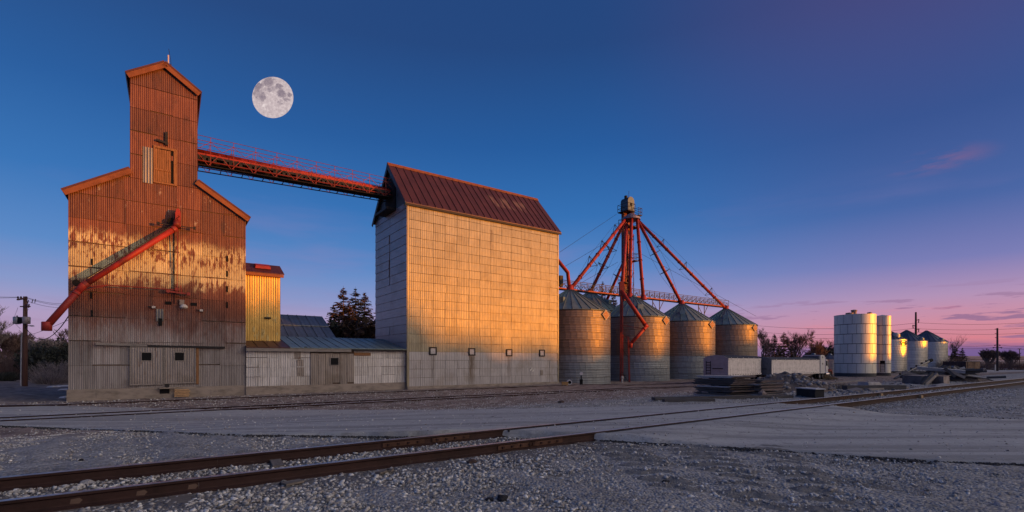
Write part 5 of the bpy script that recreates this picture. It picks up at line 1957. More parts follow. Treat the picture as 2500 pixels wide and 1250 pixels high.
    # load-out: long spout down to a pole before the second bin
    Yp = 62.6
    base = at(1523, 880, Yp)
    base.z = ground_z(base.x, base.y)
    lo = thing('load_out_spout', 'red bent load-out spout hung on posts before the second bin', 'loading spout', base, 0)
    def r_(x, y, dd=0.0):
        return at(x, y, Yp + dd) - base
    obj('down_pipe', MB().tube([at(1530, 548, 74.5) - base, r_(1518, 712, .3)], [.24, .24], 12), M_REDP, lo, True)
    obj('down_pipe_box', MB().box(r_(1514, 700).x - .1, r_(1523, 700).x, -.3, .4, r_(1518, 722).z, r_(1518, 688).z), M_REDD, lo)
    obj('post', MB().beam(r_(1516, 700, .2), Vector((r_(1516, 935).x, .2, 0)), .22, .22), M_REDD, lo)
    obj('post', MB().beam(r_(1520, 705, -.1), Vector((r_(1520, 935).x, -.1, 0)), .12, .12), M_REDP, lo)
    a, b_, c_, d_ = r_(1517, 710, -.2), r_(1578, 797, -.9), r_(1541, 838, -1.2), r_(1539, 849, -1.2)
    obj('upper_tube', MB().tube([a, b_], .24, 12), M_REDP, lo, True)
    obj('elbow', MB().tube([b_ + (a - b_).normalized() * .35, b_ + Vector((.05, 0, -.02)), b_ + (c_ - b_).normalized() * .5], .29, 12), M_REDP, lo, True)
    obj('lower_tube', MB().tube([b_, c_], .22, 12), M_REDP, lo, True)
    obj('nozzle', MB().tube([c_, c_ + Vector((-.06, 0, -.15)), d_], .24, 12), M_REDP, lo, True)
    obj('strut', MB().beam(r_(1518, 794, -.1), r_(1574, 803, -.8), .07, .07), M_REDD, lo)
    pg = Vector((r_(1534, 934).x, -.6, 0))
    obj('side_post', MB().beam(pg, r_(1534, 822, -.6), .20, .20), M_REDD, lo)
    obj('cross_bar', MB().beam(r_(1518, 822, -.2), r_(1535, 823, -.6), .1, .1), M_REDD, lo)
    obj('brace', MB().beam(r_(1518, 850, -.2), r_(1534, 873, -.6), .05, .05), M_DKMETAL, lo)
    obj('brace', MB().beam(r_(1518, 908, -.2), r_(1534, 932, -.6), .05, .05), M_DKMETAL, lo)

    # catwalk across the bin tops
    sB = ts(BINS['b'][0].x, BINS['b'][0].y)[1] + .9
    ta, tb = tx(1352, sB), tx(1779, sB)
    zc = (zy(704, tx(1372, sB), sB) + zy(749, tx(1776, sB), sB)) / 2
    cw = thing('catwalk', 'long steel truss catwalk running across the bin tops', 'catwalk', W(ta, sB, zc), UA)
    Lc = tb - ta
    hh = (zy(683, tx(1368, sB), sB) - zy(704, tx(1368, sB), sB) + zy(735, tx(1778, sB), sB) - zy(750, tx(1778, sB), sB)) / 2
    zt = lambda x: 0.0
    mcw = simple('catwalk_steel', (.05, .042, .046), .6, .3, .3, 3)
    for yy in (0, 1.0):
        obj('top_rail', MB().beam((0, yy, hh), (Lc, yy, hh), .07, .07), mcw, cw)
        obj('mid_rail', MB().beam((0, yy, hh * .62), (Lc, yy, hh * .62), .05, .05), mcw, cw)
        obj('bottom_chord', MB().beam((0, yy, 0), (Lc, yy, 0), .12, .16), mcw if yy else M_REDD, cw)
        n = 34
        for k in range(n + 1):
            x = Lc * k / n
            obj('post', MB().beam((x, yy, 0), (x, yy, hh), .05, .05), mcw, cw)
            if k < n:
                m_ = x + Lc / n / 2
                obj('brace', MB().beam((x, yy, 0), (m_, yy, hh * .62), .05, .05), mcw, cw)
                obj('brace', MB().beam((m_, yy, hh * .62), (x + Lc / n, yy, 0), .05, .05), mcw, cw)
    obj('deck', MB().box(0, Lc, .06, .94, -.10, -.04), mcw, cw)
    obj('box_end', MB().box(.9, 1.4, -.2, .2, .2, 1.6), M_DKMETAL, cw)
    # supports between bins
    for xa in (1600, 1712):
        t = tx(xa, sB) - ta
        for dx in (0, 1.6):
            obj('support_leg', MB().beam((t + dx, .5, -.1), (t + dx, .5, -2.4), .09, .09), mcw, cw)
        obj('support_brace', MB().beam((t, .5, -.4), (t + 1.6, .5, -2.2), .07, .07), mcw, cw)
        obj('support_brace', MB().beam((t + 1.6, .5, -1.5), (t + 2.6, .5, -.1), .07, .07), mcw, cw)
    # guy wires from the head to the ground and the bin roofs
    GW = 'thin guy wires steadying the leg'
    hp = rotm @ q(1531, 560) + Cw
    for x, y, Y, x2, y2, lab in ((1366, 616, 60, 1505, 523, 'thin guy wire from the head down left to the store roof'),
                                 (1380, 650, 62, 1508, 575, 'lower thin guy wire slanting left from the leg'),
                                 (1846, 772, 84, 1562, 618, 'thin guy wire slanting right to the farthest bin eave'),
                                 (1420, 690, 66, 1508, 640, 'lowest short guy wire left of the leg')):
        p, r2 = at(x, y, Y), at(x2, y2, Yl)
        g = obj('guy_wire', MB().tube([Vector((0, 0, 0)), r2 - p], .022, 4), M_DKMETAL, loc=p)
        tag(g, lab, 'guy wire', GW)
    # door panel and low railing before the third bin
    return


build_leg()


# small things at the feet of the bins
def small_stuff():
    P = gp(1419, 939)
    o = thing('signal_post', 'small dark post with round white target before the nearest bin', 'sign', P, 0)
    k = P.y / F
    obj('post', MB().box(-.05, .05, -.05, .05, 0, 30 * k), M_BLACK, o)
    obj('base', MB().box(-.14, .14, -.14, .14, 0, 13 * k), M_BLACK, o)
    obj('target', MB().tube([(0, -.08, 27 * k), (0, -.05, 27 * k)], .17, 12), simple('dull_white', (.5, .46, .46), .7), o)
    for x, y, w_, lab in ((1391, 940, 12, 'round white fan housing on the ground before the nearest bin'),):
        P = gp(x, y)
        k = P.y / F
        o = thing('bin_fan', lab, 'fan', P, 0)
        mb = MB().lathe([(5 * k, 0), (6 * k, 0), (6.4 * k, .5), (4.2 * k, .5), (4.2 * k, 0), (5 * k, 0)], 16)
        mb.v = [(v[0], v[2], v[1] + 6.4 * k) for v in mb.v]
        obj('housing', mb, simple('white_fan_paint', (.55, .53, .52), .6), o)
        obj('hub', MB().tube([(0, .1, 6.4 * k), (0, .3, 6.4 * k)], 4 * k, 12), M_BLACK, o)
    P = gp(1379, 941)
    tag(obj('fan_box', MB().box(-.3, .3, -.25, .25, 0, .35), simple('ochre_box', (.35, .2, .08), .8), loc=P), 'small ochre box left of the white round fan', 'box')
    P = gp(1533, 936)
    o = tag(obj('hydrant', MB().lathe([(0, 0), (.14, 0), (.12, .5), (.18, .52), (.16, .7), (.05, .82), (0, .82)], 12), simple('pale_metal_post', (.4, .35, .33), .7), loc=gp(1519, 934)), 'short pale standpipe at the foot of the load-out post', 'standpipe')
    return


small_stuff()
# ---------------------------------------------------------------- white tanks and far bins
M_TANK = simple('white_tank_panel', (.56, .545, .51), .58, .75, .14, .8, (1, 1, .4), spec=.3, objr=.05)
M_SEAM = simple('dark_seam', (.05, .05, .055), .7)


def tank(name, label, P, r, h, rings, nsh, group, rot=0.0):
    root = thing(name, label, 'tank', P, rot, group)
    rh = h / rings
    da = 2 * math.pi / nsh
    g = .03 / r
    segs = 4
    prof = [(r - .02, .04), (r + .03, .04), (r + .03, rh - .04), (r - .02, rh - .04)]
    mb = MB().lathe(prof + [prof[0]], segs, a0=g, a1=da - g)
    n = len(prof) + 1
    mb.f.append(tuple(reversed(range(n - 1))))
    mb.f.append(tuple(segs * n + k for k in range(n - 1)))
    me = mb.mesh('wall_panel', M_TANK, True)
    me.polygons.foreach_set('use_smooth', [False] * len(me.polygons))
    for i in range(rings):
        for k in range(nsh):
            o = obj('wall_panel', me, None, root, rotz=(k + .5 * (i % 2)) * da)
            o.location = (0, 0, i * rh)
    obj('wall', MB().lathe([(0, -1), (r, -1), (r, h), (0, h)], 40), M_SEAM, root)
    for i in range(1, rings):
        obj('hoop', MB().lathe([(r + .0, i * rh - .05), (r + .07, i * rh - .05), (r + .07, i * rh + .05), (r, i * rh + .05)], 40), M_SEAM, root)
    obj('roof', MB().lathe([(0, h + .35), (r + .08, h + .02), (r + .08, h - .06), (0, h - .06)], 40), M_TANK, root)
    return root


def build_far():
    gz_ = lambda P: ground_z(P.x, P.y)
    G1 = 'white panelled tanks beyond the trucks'
    Y = 100.0
    P = at(2087, 880, Y)
    P.z = HC - (912 - HZ) * (Y - 4) / F
    h = HC + (HZ - 770) * Y / F - P.z
    r1 = 51.5 / F * Y * .82
    tk = tank('white_tank', 'wide white panelled storage tank, larger of a joined pair', P, r1, h, 6, 15, G1)
    mv = simple('brown_vent', (.25, .17, .13), .7)
    for x, y0, y1, w_ in ((2085, 770, 757, .45), (2074, 770, 764, .55), (2123, 770, 763, .35)):
        Q = at(x, y1, Y) - P
        v = obj('roof_vent', MB().lathe([(w_, h - .1), (w_, Q.z - .3), (w_ * 1.25, Q.z - .28), (w_ * 1.25, Q.z), (0, Q.z + .1)], 12), mv, tk)
        v.location = (Q.x, 0, 0)
    Y2 = 104.0
    P2 = at(2154.5, 880, Y2)
    P2.z = HC - (911 - HZ) * (Y2 - 2) / F
    h2 = HC + (HZ - 772.5) * Y2 / F - P2.z
    t2 = tank('white_tank', 'narrow white panelled tank joined to the wider one', P2, 20.5 * .80 / F * Y2, h2, 6, 8, G1, rot=.5)
    # hatch with short ladder on its front
    a = math.atan2(-P2.y, -P2.x) - .5 + .0
    r2 = 20.5 * .80 / F * Y2
    hh = obj('hatch', MB().box(r2 - .1, r2 + .12, -.42, .42, 1.9, 2.6), M_BLACK, t2)
    hh.rotation_euler = (0, 0, a)
    ld_ = MB().box(r2 + .06, r2 + .12, -.38, -.3, .2, 1.9).box(r2 + .06, r2 + .12, .3, .38, .2, 1.9)
    for k in range(5):
        ld_.box(r2 + .07, r2 + .11, -.3, .3, .4 + .32 * k, .46 + .32 * k)
    lo = obj('ladder', ld_, M_DKMETAL, t2)
    lo.rotation_euler = (0, 0, a)

    # three small galvanised bins behind
    G2 = 'smaller galvanised bins beyond the white tanks'
    mats = [bin_mat('far_bin_sheet', (.50, .50, .50), pitch=.5, sheen=.34, metal=.7, streak=.45), bin_mat('far_bin_sheet_blue', (.40, .41, .43), pitch=.5, sheen=.40, metal=.75, streak=.45)]
    mr = simple('blue_steel_roof', (.12, .16, .20), .38, .7, .25, 1.0, objr=.12)
    for (x, ye, ya, yb, Y, lab, m_, rg, sgn) in ((2164, 829, 806, 906.5, 128.0, 'small galvanised bin next to the white tanks, oval badge at its eave', mats[0], 9, True),
                                              (2213.5, 833, 808, 904, 139.0, 'small galvanised bin in the middle, darkest roof, auger before it', mats[1], 9, False),
                                              (2262, 835, 809, 902, 147.0, 'small galvanised bin farthest right, brightest blue roof', mats[1], 9, False)):
        P = at(x, 880, Y)
        r = 50.5 / F * Y * .775
        P.z = HC - (yb - HZ) * (Y - r) / F
        he = HC + (HZ - ye) * (Y - r * .6) / F - P.z
        ha = HC + (HZ - ya) * Y / F - P.z
        root = thing('small_grain_bin', lab, 'grain bin', P, 0, G2)
        bin_walls(root, r, he, rg, 7, m_)
        bin_roof(root, r, he, ha, 24, mr, .15, .12)
        a = math.atan2(-P.y, -P.x)
        if sgn:
            d = Vector((math.cos(a + .95), math.sin(a + .95), 0))
            e1 = Vector((-d.y, d.x, 0))
            c = d * (r + .12) + Vector((0, 0, he - .9))
            mb = MB()
            for k in range(16):
                a0, a1 = 2 * math.pi * k / 16, 2 * math.pi * (k + 1) / 16
                f_ = lambda s_: c + e1 * (1.05 * math.cos(s_)) + Vector((0, 0, .62 * math.sin(s_)))
                mb.beam(f_(a0), f_(a1), .08, .16)
            bd = obj('oval_badge', mb, M_BLACK, root)
            tx_ = MB()
            for k in range(5):
                p = c + e1 * (-.6 + .3 * k)
                tx_.beam(p - Vector((0, 0, .22)), p + Vector((0, 0, .22)) + e1 * (.1 if k % 2 else 0), .06, .1)
                tx_.beam(p - Vector((0, 0, .2 * (-1) ** k)), p + e1 * .2 - Vector((0, 0, .2 * (-1) ** k)), .06, .09)
            obj('badge_lettering', tx_, M_BLACK, bd)
            # round roof fan
            d2 = Vector((math.cos(a + .8), math.sin(a + .8), 0))
            obj('roof_fan', MB().lathe([(0, .7), (.5, .6), (.8, .2), (.8, -.6)], 14), simple('pale_fan', (.45, .42, .38), .5, .4), root, loc=d2 * (r * .66) + Vector((0, 0, he + (ha - he) * .42)))
        else:
            d2 = Vector((math.cos(a + 1.0), math.sin(a + 1.0), 0))
            obj('roof_fan', MB().lathe([(0, .6), (.4, .5), (.7, .2), (.7, -.5)], 14), mr, root, loc=d2 * (r * .8) + Vector((0, 0, he + (ha - he) * .2)))
    # far roofs left of the tanks
    for x, wpx, yt, Y, lab in ((1986, 44, 865, 118, 'low blue peaked roof showing above the second trailer'), (2026, 46, 866, 122, 'low blue peaked roof half hidden by the white tank')):
        P = at(x, 880, Y)
        P.z = gz_(P)
        k = Y / F
        w_ = wpx * k / 2
        zt = HC + (HZ - yt) * k - P.z
        ze = HC + (HZ - 877) * k - P.z
        o = thing('hopper_bin', lab, 'grain bin', P, 0, 'low peaked bins behind the trailers')
        obj('wall', MB().lathe([(0, 0), (w_ * .95, 0), (w_ * .95, ze), (0, ze)], 20), mats[1], o)
        bin_roof(o, w_ * .95, ze, zt, 14, mr, .1, .06)
    # fans at the tanks' feet
    GF = 'black crop dryer fans at the feet of the tanks'
    for x, y, w_, lab in ((2066, 911, 30, 'long black hose heap at the wide tank foot'), ):
        P = gp(x, y)
        k = P.y / F
        mb = MB().tube([(-w_ * k / 2, 0, 1.5 * k), (-w_ * k / 4, 0, 4 * k), (0, .1, 4.5 * k), (w_ * k / 4, 0, 3 * k), (w_ * k / 2, 0, 1 * k)], 2.6 * k, 8)
        tag(obj('hose_heap', mb, M_BLACK, loc=P), lab, 'hose')
    mw = simple('white_metal', (.5, .5, .5), .5)
    for x, y, sc_, lab, face in ((2112, 911, 1.0, 'grey centrifugal fan with black motor before the wide tank', M_GREYSHEET), (2182, 910, 1.1, 'white-rimmed round fan before the bright-striped bin', mw), (2227, 904, .9, 'small black fan half hidden behind the auger', M_BLACK)):
        P = gp(x, y)
        k = P.y / F * sc_
        o = thing('dryer_fan', lab, 'fan', P, -.5, GF)
        mb = MB().lathe([(5.2 * k, 0), (6 * k, 0), (6 * k, 7 * k), (0, 7 * k), (0, 6 * k), (3.6 * k, 5 * k), (3.6 * k, 0), (5.2 * k, 0)], 16)
        mb.v = [(v[0], v[2] - 3 * k, v[1] + 6.2 * k) for v in mb.v]
        obj('housing', mb, face, o)
        obj('throat', MB().tube([(0, -2.8 * k, 6.2 * k), (0, -1.5 * k, 6.2 * k)], 3.5 * k, 12), M_BLACK, o)
        obj('duct', MB().hexa([(-14 * k, -2 * k, 0), (-4 * k, -2 * k, 0), (-4 * k, 3 * k, 0), (-14 * k, 3 * k, 0), (-14 * k, -2 * k, 3 * k), (-4 * k, -2 * k, 8 * k), (-4 * k, 3 * k, 8 * k), (-14 * k, 3 * k, 3 * k)]), M_BLACK if face is not M_GREYSHEET else M_GREYSHEET, o)

    # rusty shipping container, its doors towards us
    a, b_ = gp(2358, 911.5), gp(2393, 911)
    dx = (b_ - a)
    wcont = dx.length
    ang = math.atan2(dx.y, dx.x)
    o = thing('shipping_container', 'brown windowless container with sunlit tan double doors, far right', 'container', a, ang)
    hgt = 29 / F * a.y
    mc = simple('shaded_brown_steel', (.055, .04, .045), .7, .2, .3, 2)  # body kept dark: shade of its long side put into the paint
    lc = 7.0
    obj('body', MB().box(0, wcont, .05, lc, 0, hgt), mc, o)
    for k in range(14):
        obj('rib', MB().box(-.06, 0, .3 + k * .46, .52 + k * .46, .1, hgt - .1), mc, o)
    mdoor = galv('sunlit_tan_door', (.36, .22, .12), axis=0, pitch=.3, rust=.22, streak=.9, metal=.1, rough=.7)  # tan holds the sunlight on this end, put into the door colour
    for k in range(2):
        d_ = obj('door', MB().box(.06 + k * wcont / 2, (k + 1) * wcont / 2 - .06, -.03, .05, .12, hgt - .15), mdoor, o)
        obj('lock_rod', MB().tube([(.4 + k * wcont / 2, -.07, .1), (.4 + k * wcont / 2, -.07, hgt - .1)], .03, 6), mc, d_)
    obj('top_rail', MB().box(0, wcont, -.05, .1, hgt - .02, hgt + .1), simple('pale_rail', (.42, .33, .25), .7), o)
    # white slatted gate beside it
    P = gp(2321, 905)
    k = P.y / F
    o = thing('slatted_panel', 'small white slatted panel between far bin and container', 'panel', P, ang)
    for i in range(6):
        obj('slat', MB().box((-5 + i * 2) * k, (-3.9 + i * 2) * k, 0, .1, 0, 20 * k), mw, o)
    obj('rail', MB().box(-5.5 * k, 6.5 * k, .1, .18, 18.5 * k, 20 * k), mw, o)

    # auger leaning over the debris
    p0, p1 = gp(2184, 915), at(2271, 880.5, 70)
    p0 = at(2184, 915, 66)
    p0.z = ground_z(p0.x, p0.y) + .1
    o = thing('grain_auger', 'long grey portable auger leaning up to the right on a frame', 'auger', p0, 0)
    d = p1 - p0
    obj('tube', MB().tube([Vector((0, 0, 0)), d * .85, d], .16, 10), M_GREYSHEET, o, True)
    obj('head', MB().tube([d - d.normalized() * .3, d + d.normalized() * .35], .24, 10), M_BLACK, o)
    for u in (.15, .3, .45, .6, .75, .88):
        obj('bracket', MB().box(d.x * u - .08, d.x * u + .08, d.y * u - .08, d.y * u + .08, d.z * u + .1, d.z * u + .36), M_DKMETAL, o)
    q = d * .75
    for dx_ in (-.9, .9):
        obj('frame_leg', MB().beam(q, Vector((q.x - 1.5 + dx_, q.y + dx_ * .3, -p0.z + ground_z(p0.x + q.x, p0.y + q.y) + .1)), .08, .08), M_GREYWOOD, o)
    obj('frame_strut', MB().beam(d * .35, Vector((q.x - 1.5, q.y, .5)), .07, .07), M_DKMETAL, o)
    # small railing beside it
    P = gp(2252, 905)
    o = thing('pipe_rail', 'dark pipe railing standing behind the debris heap', 'railing', P, .1)
    k = P.y / F
    for i in range(3):
        obj('post', MB().box(i * 8.5 * k - .04, i * 8.5 * k + .04, -.04, .04, 0, 12.5 * k), M_DKMETAL, o)
    obj('top_rail', MB().box(-.04, 17 * k, -.04, .04, 12 * k, 13 * k), M_DKMETAL, o)


build_far()


# ---------------------------------------------------------------- grain trailers and the truck
def build_trailers():
    mside = simple('white_trailer_side', (.60, .555, .54), .5, .1, .32, 1.3, (1, 1, 2))
    mrear = simple('dull_pink_grey_trailer_end', (.36, .30, .31), .55, 0, .2, 2)
    mdark = simple('dark_trailer_front', (.12, .13, .15), .5, .3)
    mtarp = simple('black_tarpaulin', (.03, .032, .04), .75, 0, .3, 3)
    mtyre = simple('tyre_rubber', (.02, .019, .02), .85)
    mrim = simple('steel_rim', (.35, .32, .3), .4, .7)
    mchrome = simple('chrome', (.6, .6, .6), .22, .95)
    GT = 'white hopper trailers parked beyond the timber stacks'

    def wheel(par, x, y, z, r, w_=.3, name='wheel'):
        mb = MB().lathe([(r * .55, -w_ / 2), (r * .92, -w_ / 2), (r, -w_ * .32), (r, w_ * .32), (r * .92, w_ / 2), (r * .55, w_ / 2)], 20)
        mb.v = [(v[0], v[2], v[1]) for v in mb.v]
        wh = obj(name, mb, mtyre, par, loc=(x, y, z))
        mb = MB().lathe([(0, -w_ * .25), (r * .25, -w_ * .3), (r * .3, -w_ * .1), (r * .5, -w_ * .12), (r * .57, -w_ * .42), (r * .57, w_ * .4), (0, w_ * .4)], 16)
        mb.v = [(v[0], v[2], v[1]) for v in mb.v]
        obj('rim', mb, mrim, wh)
        return wh

    def trailer(label, P, ang, L, wd_, zbot, ztop, rear=True):
        o = thing('hopper_trailer', label, 'trailer', P, ang, GT)
        # near side is y = 0; body extends to +y; rear at x = 0
        obj('body', MB().box(0.03, L - .03, .03, wd_ - .03, zbot, ztop), mside, o)
        n = max(8, int(L / .62))
        for k in range(n):
            a, b_ = L * k / n, L * (k + 1) / n
            obj('side_panel', MB().box(a + .012, b_ - .012, -.0, .03, zbot + .14, ztop - .1), mside, o)
        obj('top_rail', MB().box(-.02, L + .02, -.03, .05, ztop - .1, ztop + .02), mside, o)
        br = obj('bottom_rail', MB().box(-.02, L + .02, -.04, .05, zbot - .06, zbot + .12), mside, o)
        for k in range(int(L / .75)):
            obj('marker_lamp', MB().box(.35 + k * .75, .6 + k * .75, -.055, -.03, zbot + .03, zbot + .09), M_BLACK, br)
        # bulging tarp with bows
        pts = [(0, 0), (wd_, 0), (wd_, .05), (wd_ * .8, .28), (wd_ * .5, .36), (wd_ * .2, .28), (0, .05)]
        mb = MB()
        mb.v = [(x, y, ztop + .02 + z) for x in (0.05, L - .05) for y, z in pts]
        m_ = len(pts)
        mb.f = [tuple(reversed(range(m_))), tuple(m_ + k for k in range(m_))] + [(k, (k + 1) % m_, m_ + (k + 1) % m_, m_ + k) for k in range(m_)]
        obj('tarpaulin', mb, mtarp, o)
        for k in range(6):
            x = L * (k + .5) / 6
            obj('tarp_strap', MB().box(x - .04, x + .04, -.05, -.02, ztop - .12, ztop + .12), mside, o)
        # end wall with ladder and latch
        e = obj('end_wall', MB().prism([(0, zbot), (wd_, zbot), (wd_, ztop + .05), (wd_ * .8, ztop + .3), (wd_ * .5, ztop + .38), (wd_ * .2, ztop + .3), (0, ztop + .05)], -.03, .03), mrear if rear else mdark, o)
        e.rotation_euler = (0, 0, math.radians(90))
        ladr = MB()
        for k in range(5):
            z = zbot + .2 + k * .3
            ladr.box(-.08, -.035, wd_ * .70, wd_ * .88, z, z + .07)
        ladr.box(-.07, -.035, wd_ * .69, wd_ * .71, zbot + .1, zbot + 1.6).box(-.07, -.035, wd_ * .87, wd_ * .89, zbot + .1, zbot + 1.6)
        obj('ladder', ladr, M_DKMETAL, o)
        obj('latch_bar', MB().box(-.09, -.035, wd_ * .2, wd_ * .62, zbot + .72, zbot + .80), M_DKMETAL, o)
        # hoppers below
        for k in range(2):
            a, b_ = L * (.08 + .46 * k), L * (.46 + .46 * k)
            c = (a + b_) / 2
            obj('hopper', MB().hexa([(c - .5, wd_ * .3, zbot - .7), (c + .5, wd_ * .3, zbot - .7), (c + .5, wd_ * .7, zbot - .7), (c - .5, wd_ * .7, zbot - .7), (a, .1, zbot - .06), (b_, .1, zbot - .06), (b_, wd_ - .1, zbot - .06), (a, wd_ - .1, zbot - .06)]), mside, o)
        obj('chassis', MB().box(.2, L - .3, .5, wd_ - .5, .95, 1.08), mdark, o)
        for x in (.7, 1.85):
            for y in (.2, wd_ - .2):
                wheel(o, x, y, .5, .5)
        return o

    # trailer 1: rear corner (1778, 918) to (1858, 914)
    c1, c2 = at(1778, 880, 53.2), at(1858, 880, 60.3)
    d = c2 - c1
    ang = math.atan2(d.y, d.x)
    zg = -1.12
    z_bot = HC - (917 - HZ) * 53.2 / F - zg
    z_top = HC + (HZ - 875) * 53.2 / F - zg
    trailer('white hopper trailer with its laddered end wall towards the left', Vector((c1.x, c1.y, zg)), ang, Vector((d.x, d.y, 0)).length, 2.75, z_bot, z_top)
    c3, c4 = at(1884, 880, 60.0), at(2001, 880, 71.5)
    d = c4 - c3
    ang2 = math.atan2(d.y, d.x)
    zg2 = -1.15
    z_bot = HC - (916 - HZ) * 60.0 / F - zg2
    z_top = HC + (HZ - 879) * 60.0 / F - zg2
    L2 = Vector((d.x, d.y, 0)).length
    trailer('white hopper trailer hitched to the truck, dark end wall', Vector((c3.x, c3.y, zg2)), ang2, L2, 2.7, z_bot, z_top, False)
    # truck
    o = thing('semi_truck', 'pale semi truck with sleeper cab hitched to the second trailer', 'truck', Vector((c4.x, c4.y, zg2)) + Vector((math.cos(ang2), math.sin(ang2), 0)) * .4, ang2)
    mcab = simple('pale_cab_paint', (.58, .56, .56), .3, .1, .08, 2, spec=.6)
    poly = [(0, .9), (2.0, .9), (2.0, 3.2), (1.75, 3.55), (1.3, 3.62), (0, 3.62)]
    obj('fairing', MB().box(-.35, -.02, .1, 2.3, 1.0, 3.5), mdark, o)
    obj('sleeper', MB().prism(poly, 0, 2.4), mcab, o)
    for z in (2.2, 3.15):
        obj('sleeper_latch', MB().box(.85, 1.0, -.03, 0, z, z + .25), M_BLACK, o)
    cabp = [(2.05, .9), (3.6, .9), (3.6, 2.0), (3.35, 2.95), (2.05, 3.05)]
    cb = obj('cab', MB().prism(cabp, .08, 2.32), mcab, o)
    obj('side_window', MB().prism([(2.5, 2.0), (3.45, 2.0), (3.22, 2.75), (2.5, 2.8)], .06, .085), M_BLACK, cb)
    obj('windscreen', MB().hexa([(3.61, .25, 2.05), (3.63, .25, 2.05), (3.63, 2.15, 2.05), (3.61, 2.15, 2.05), (3.38, .3, 2.9), (3.40, .3, 2.9), (3.40, 2.1, 2.9), (3.38, 2.1, 2.9)]), M_BLACK, cb)
    hd = obj('hood', MB().prism([(3.6, .95), (5.4, .95), (5.45, 1.75), (3.6, 1.98)], .5, 1.9), mcab, o)
    obj('grille', MB().box(5.46, 5.5, .65, 1.75, .95, 1.7), mchrome, hd)
    for y in (.18, 2.22):
        obj('exhaust_stack', MB().tube([(2.35, y - .12, 1.0), (2.35, y - .12, 3.3)], .09, 10), mchrome, o)
        obj('fender', MB().prism([(4.0, 1.0), (4.1, 1.3), (4.5, 1.5), (5.0, 1.4), (5.35, 1.1), (5.45, .7), (5.3, .7), (5.1, 1.1), (4.6, 1.35), (4.2, 1.15)], y - .22, y + .22), simple('red_brown_fender', (.25, .05, .03), .4), o)
        wheel(o, 4.65, y, .54, .54, .34)
        for x in (-.2, 1.2):
            wheel(o, x, y, .52, .52, .34)
    obj('air_cleaner', MB().tube([(3.75, .28, 1.55), (3.75, .28, 2.3)], .22, 12), mchrome, o)
    obj('bumper', MB().box(5.5, 5.62, .0, 2.4, .4, .85), mchrome, o)
    obj('fuel_tank', MB().tube([(2.3, .2, .75), (3.7, .2, .75)], .32, 12), mchrome, o)
    obj('frame', MB().box(-1.2, 5.4, .8, 1.6, .6, .85), mdark, o)


build_trailers()


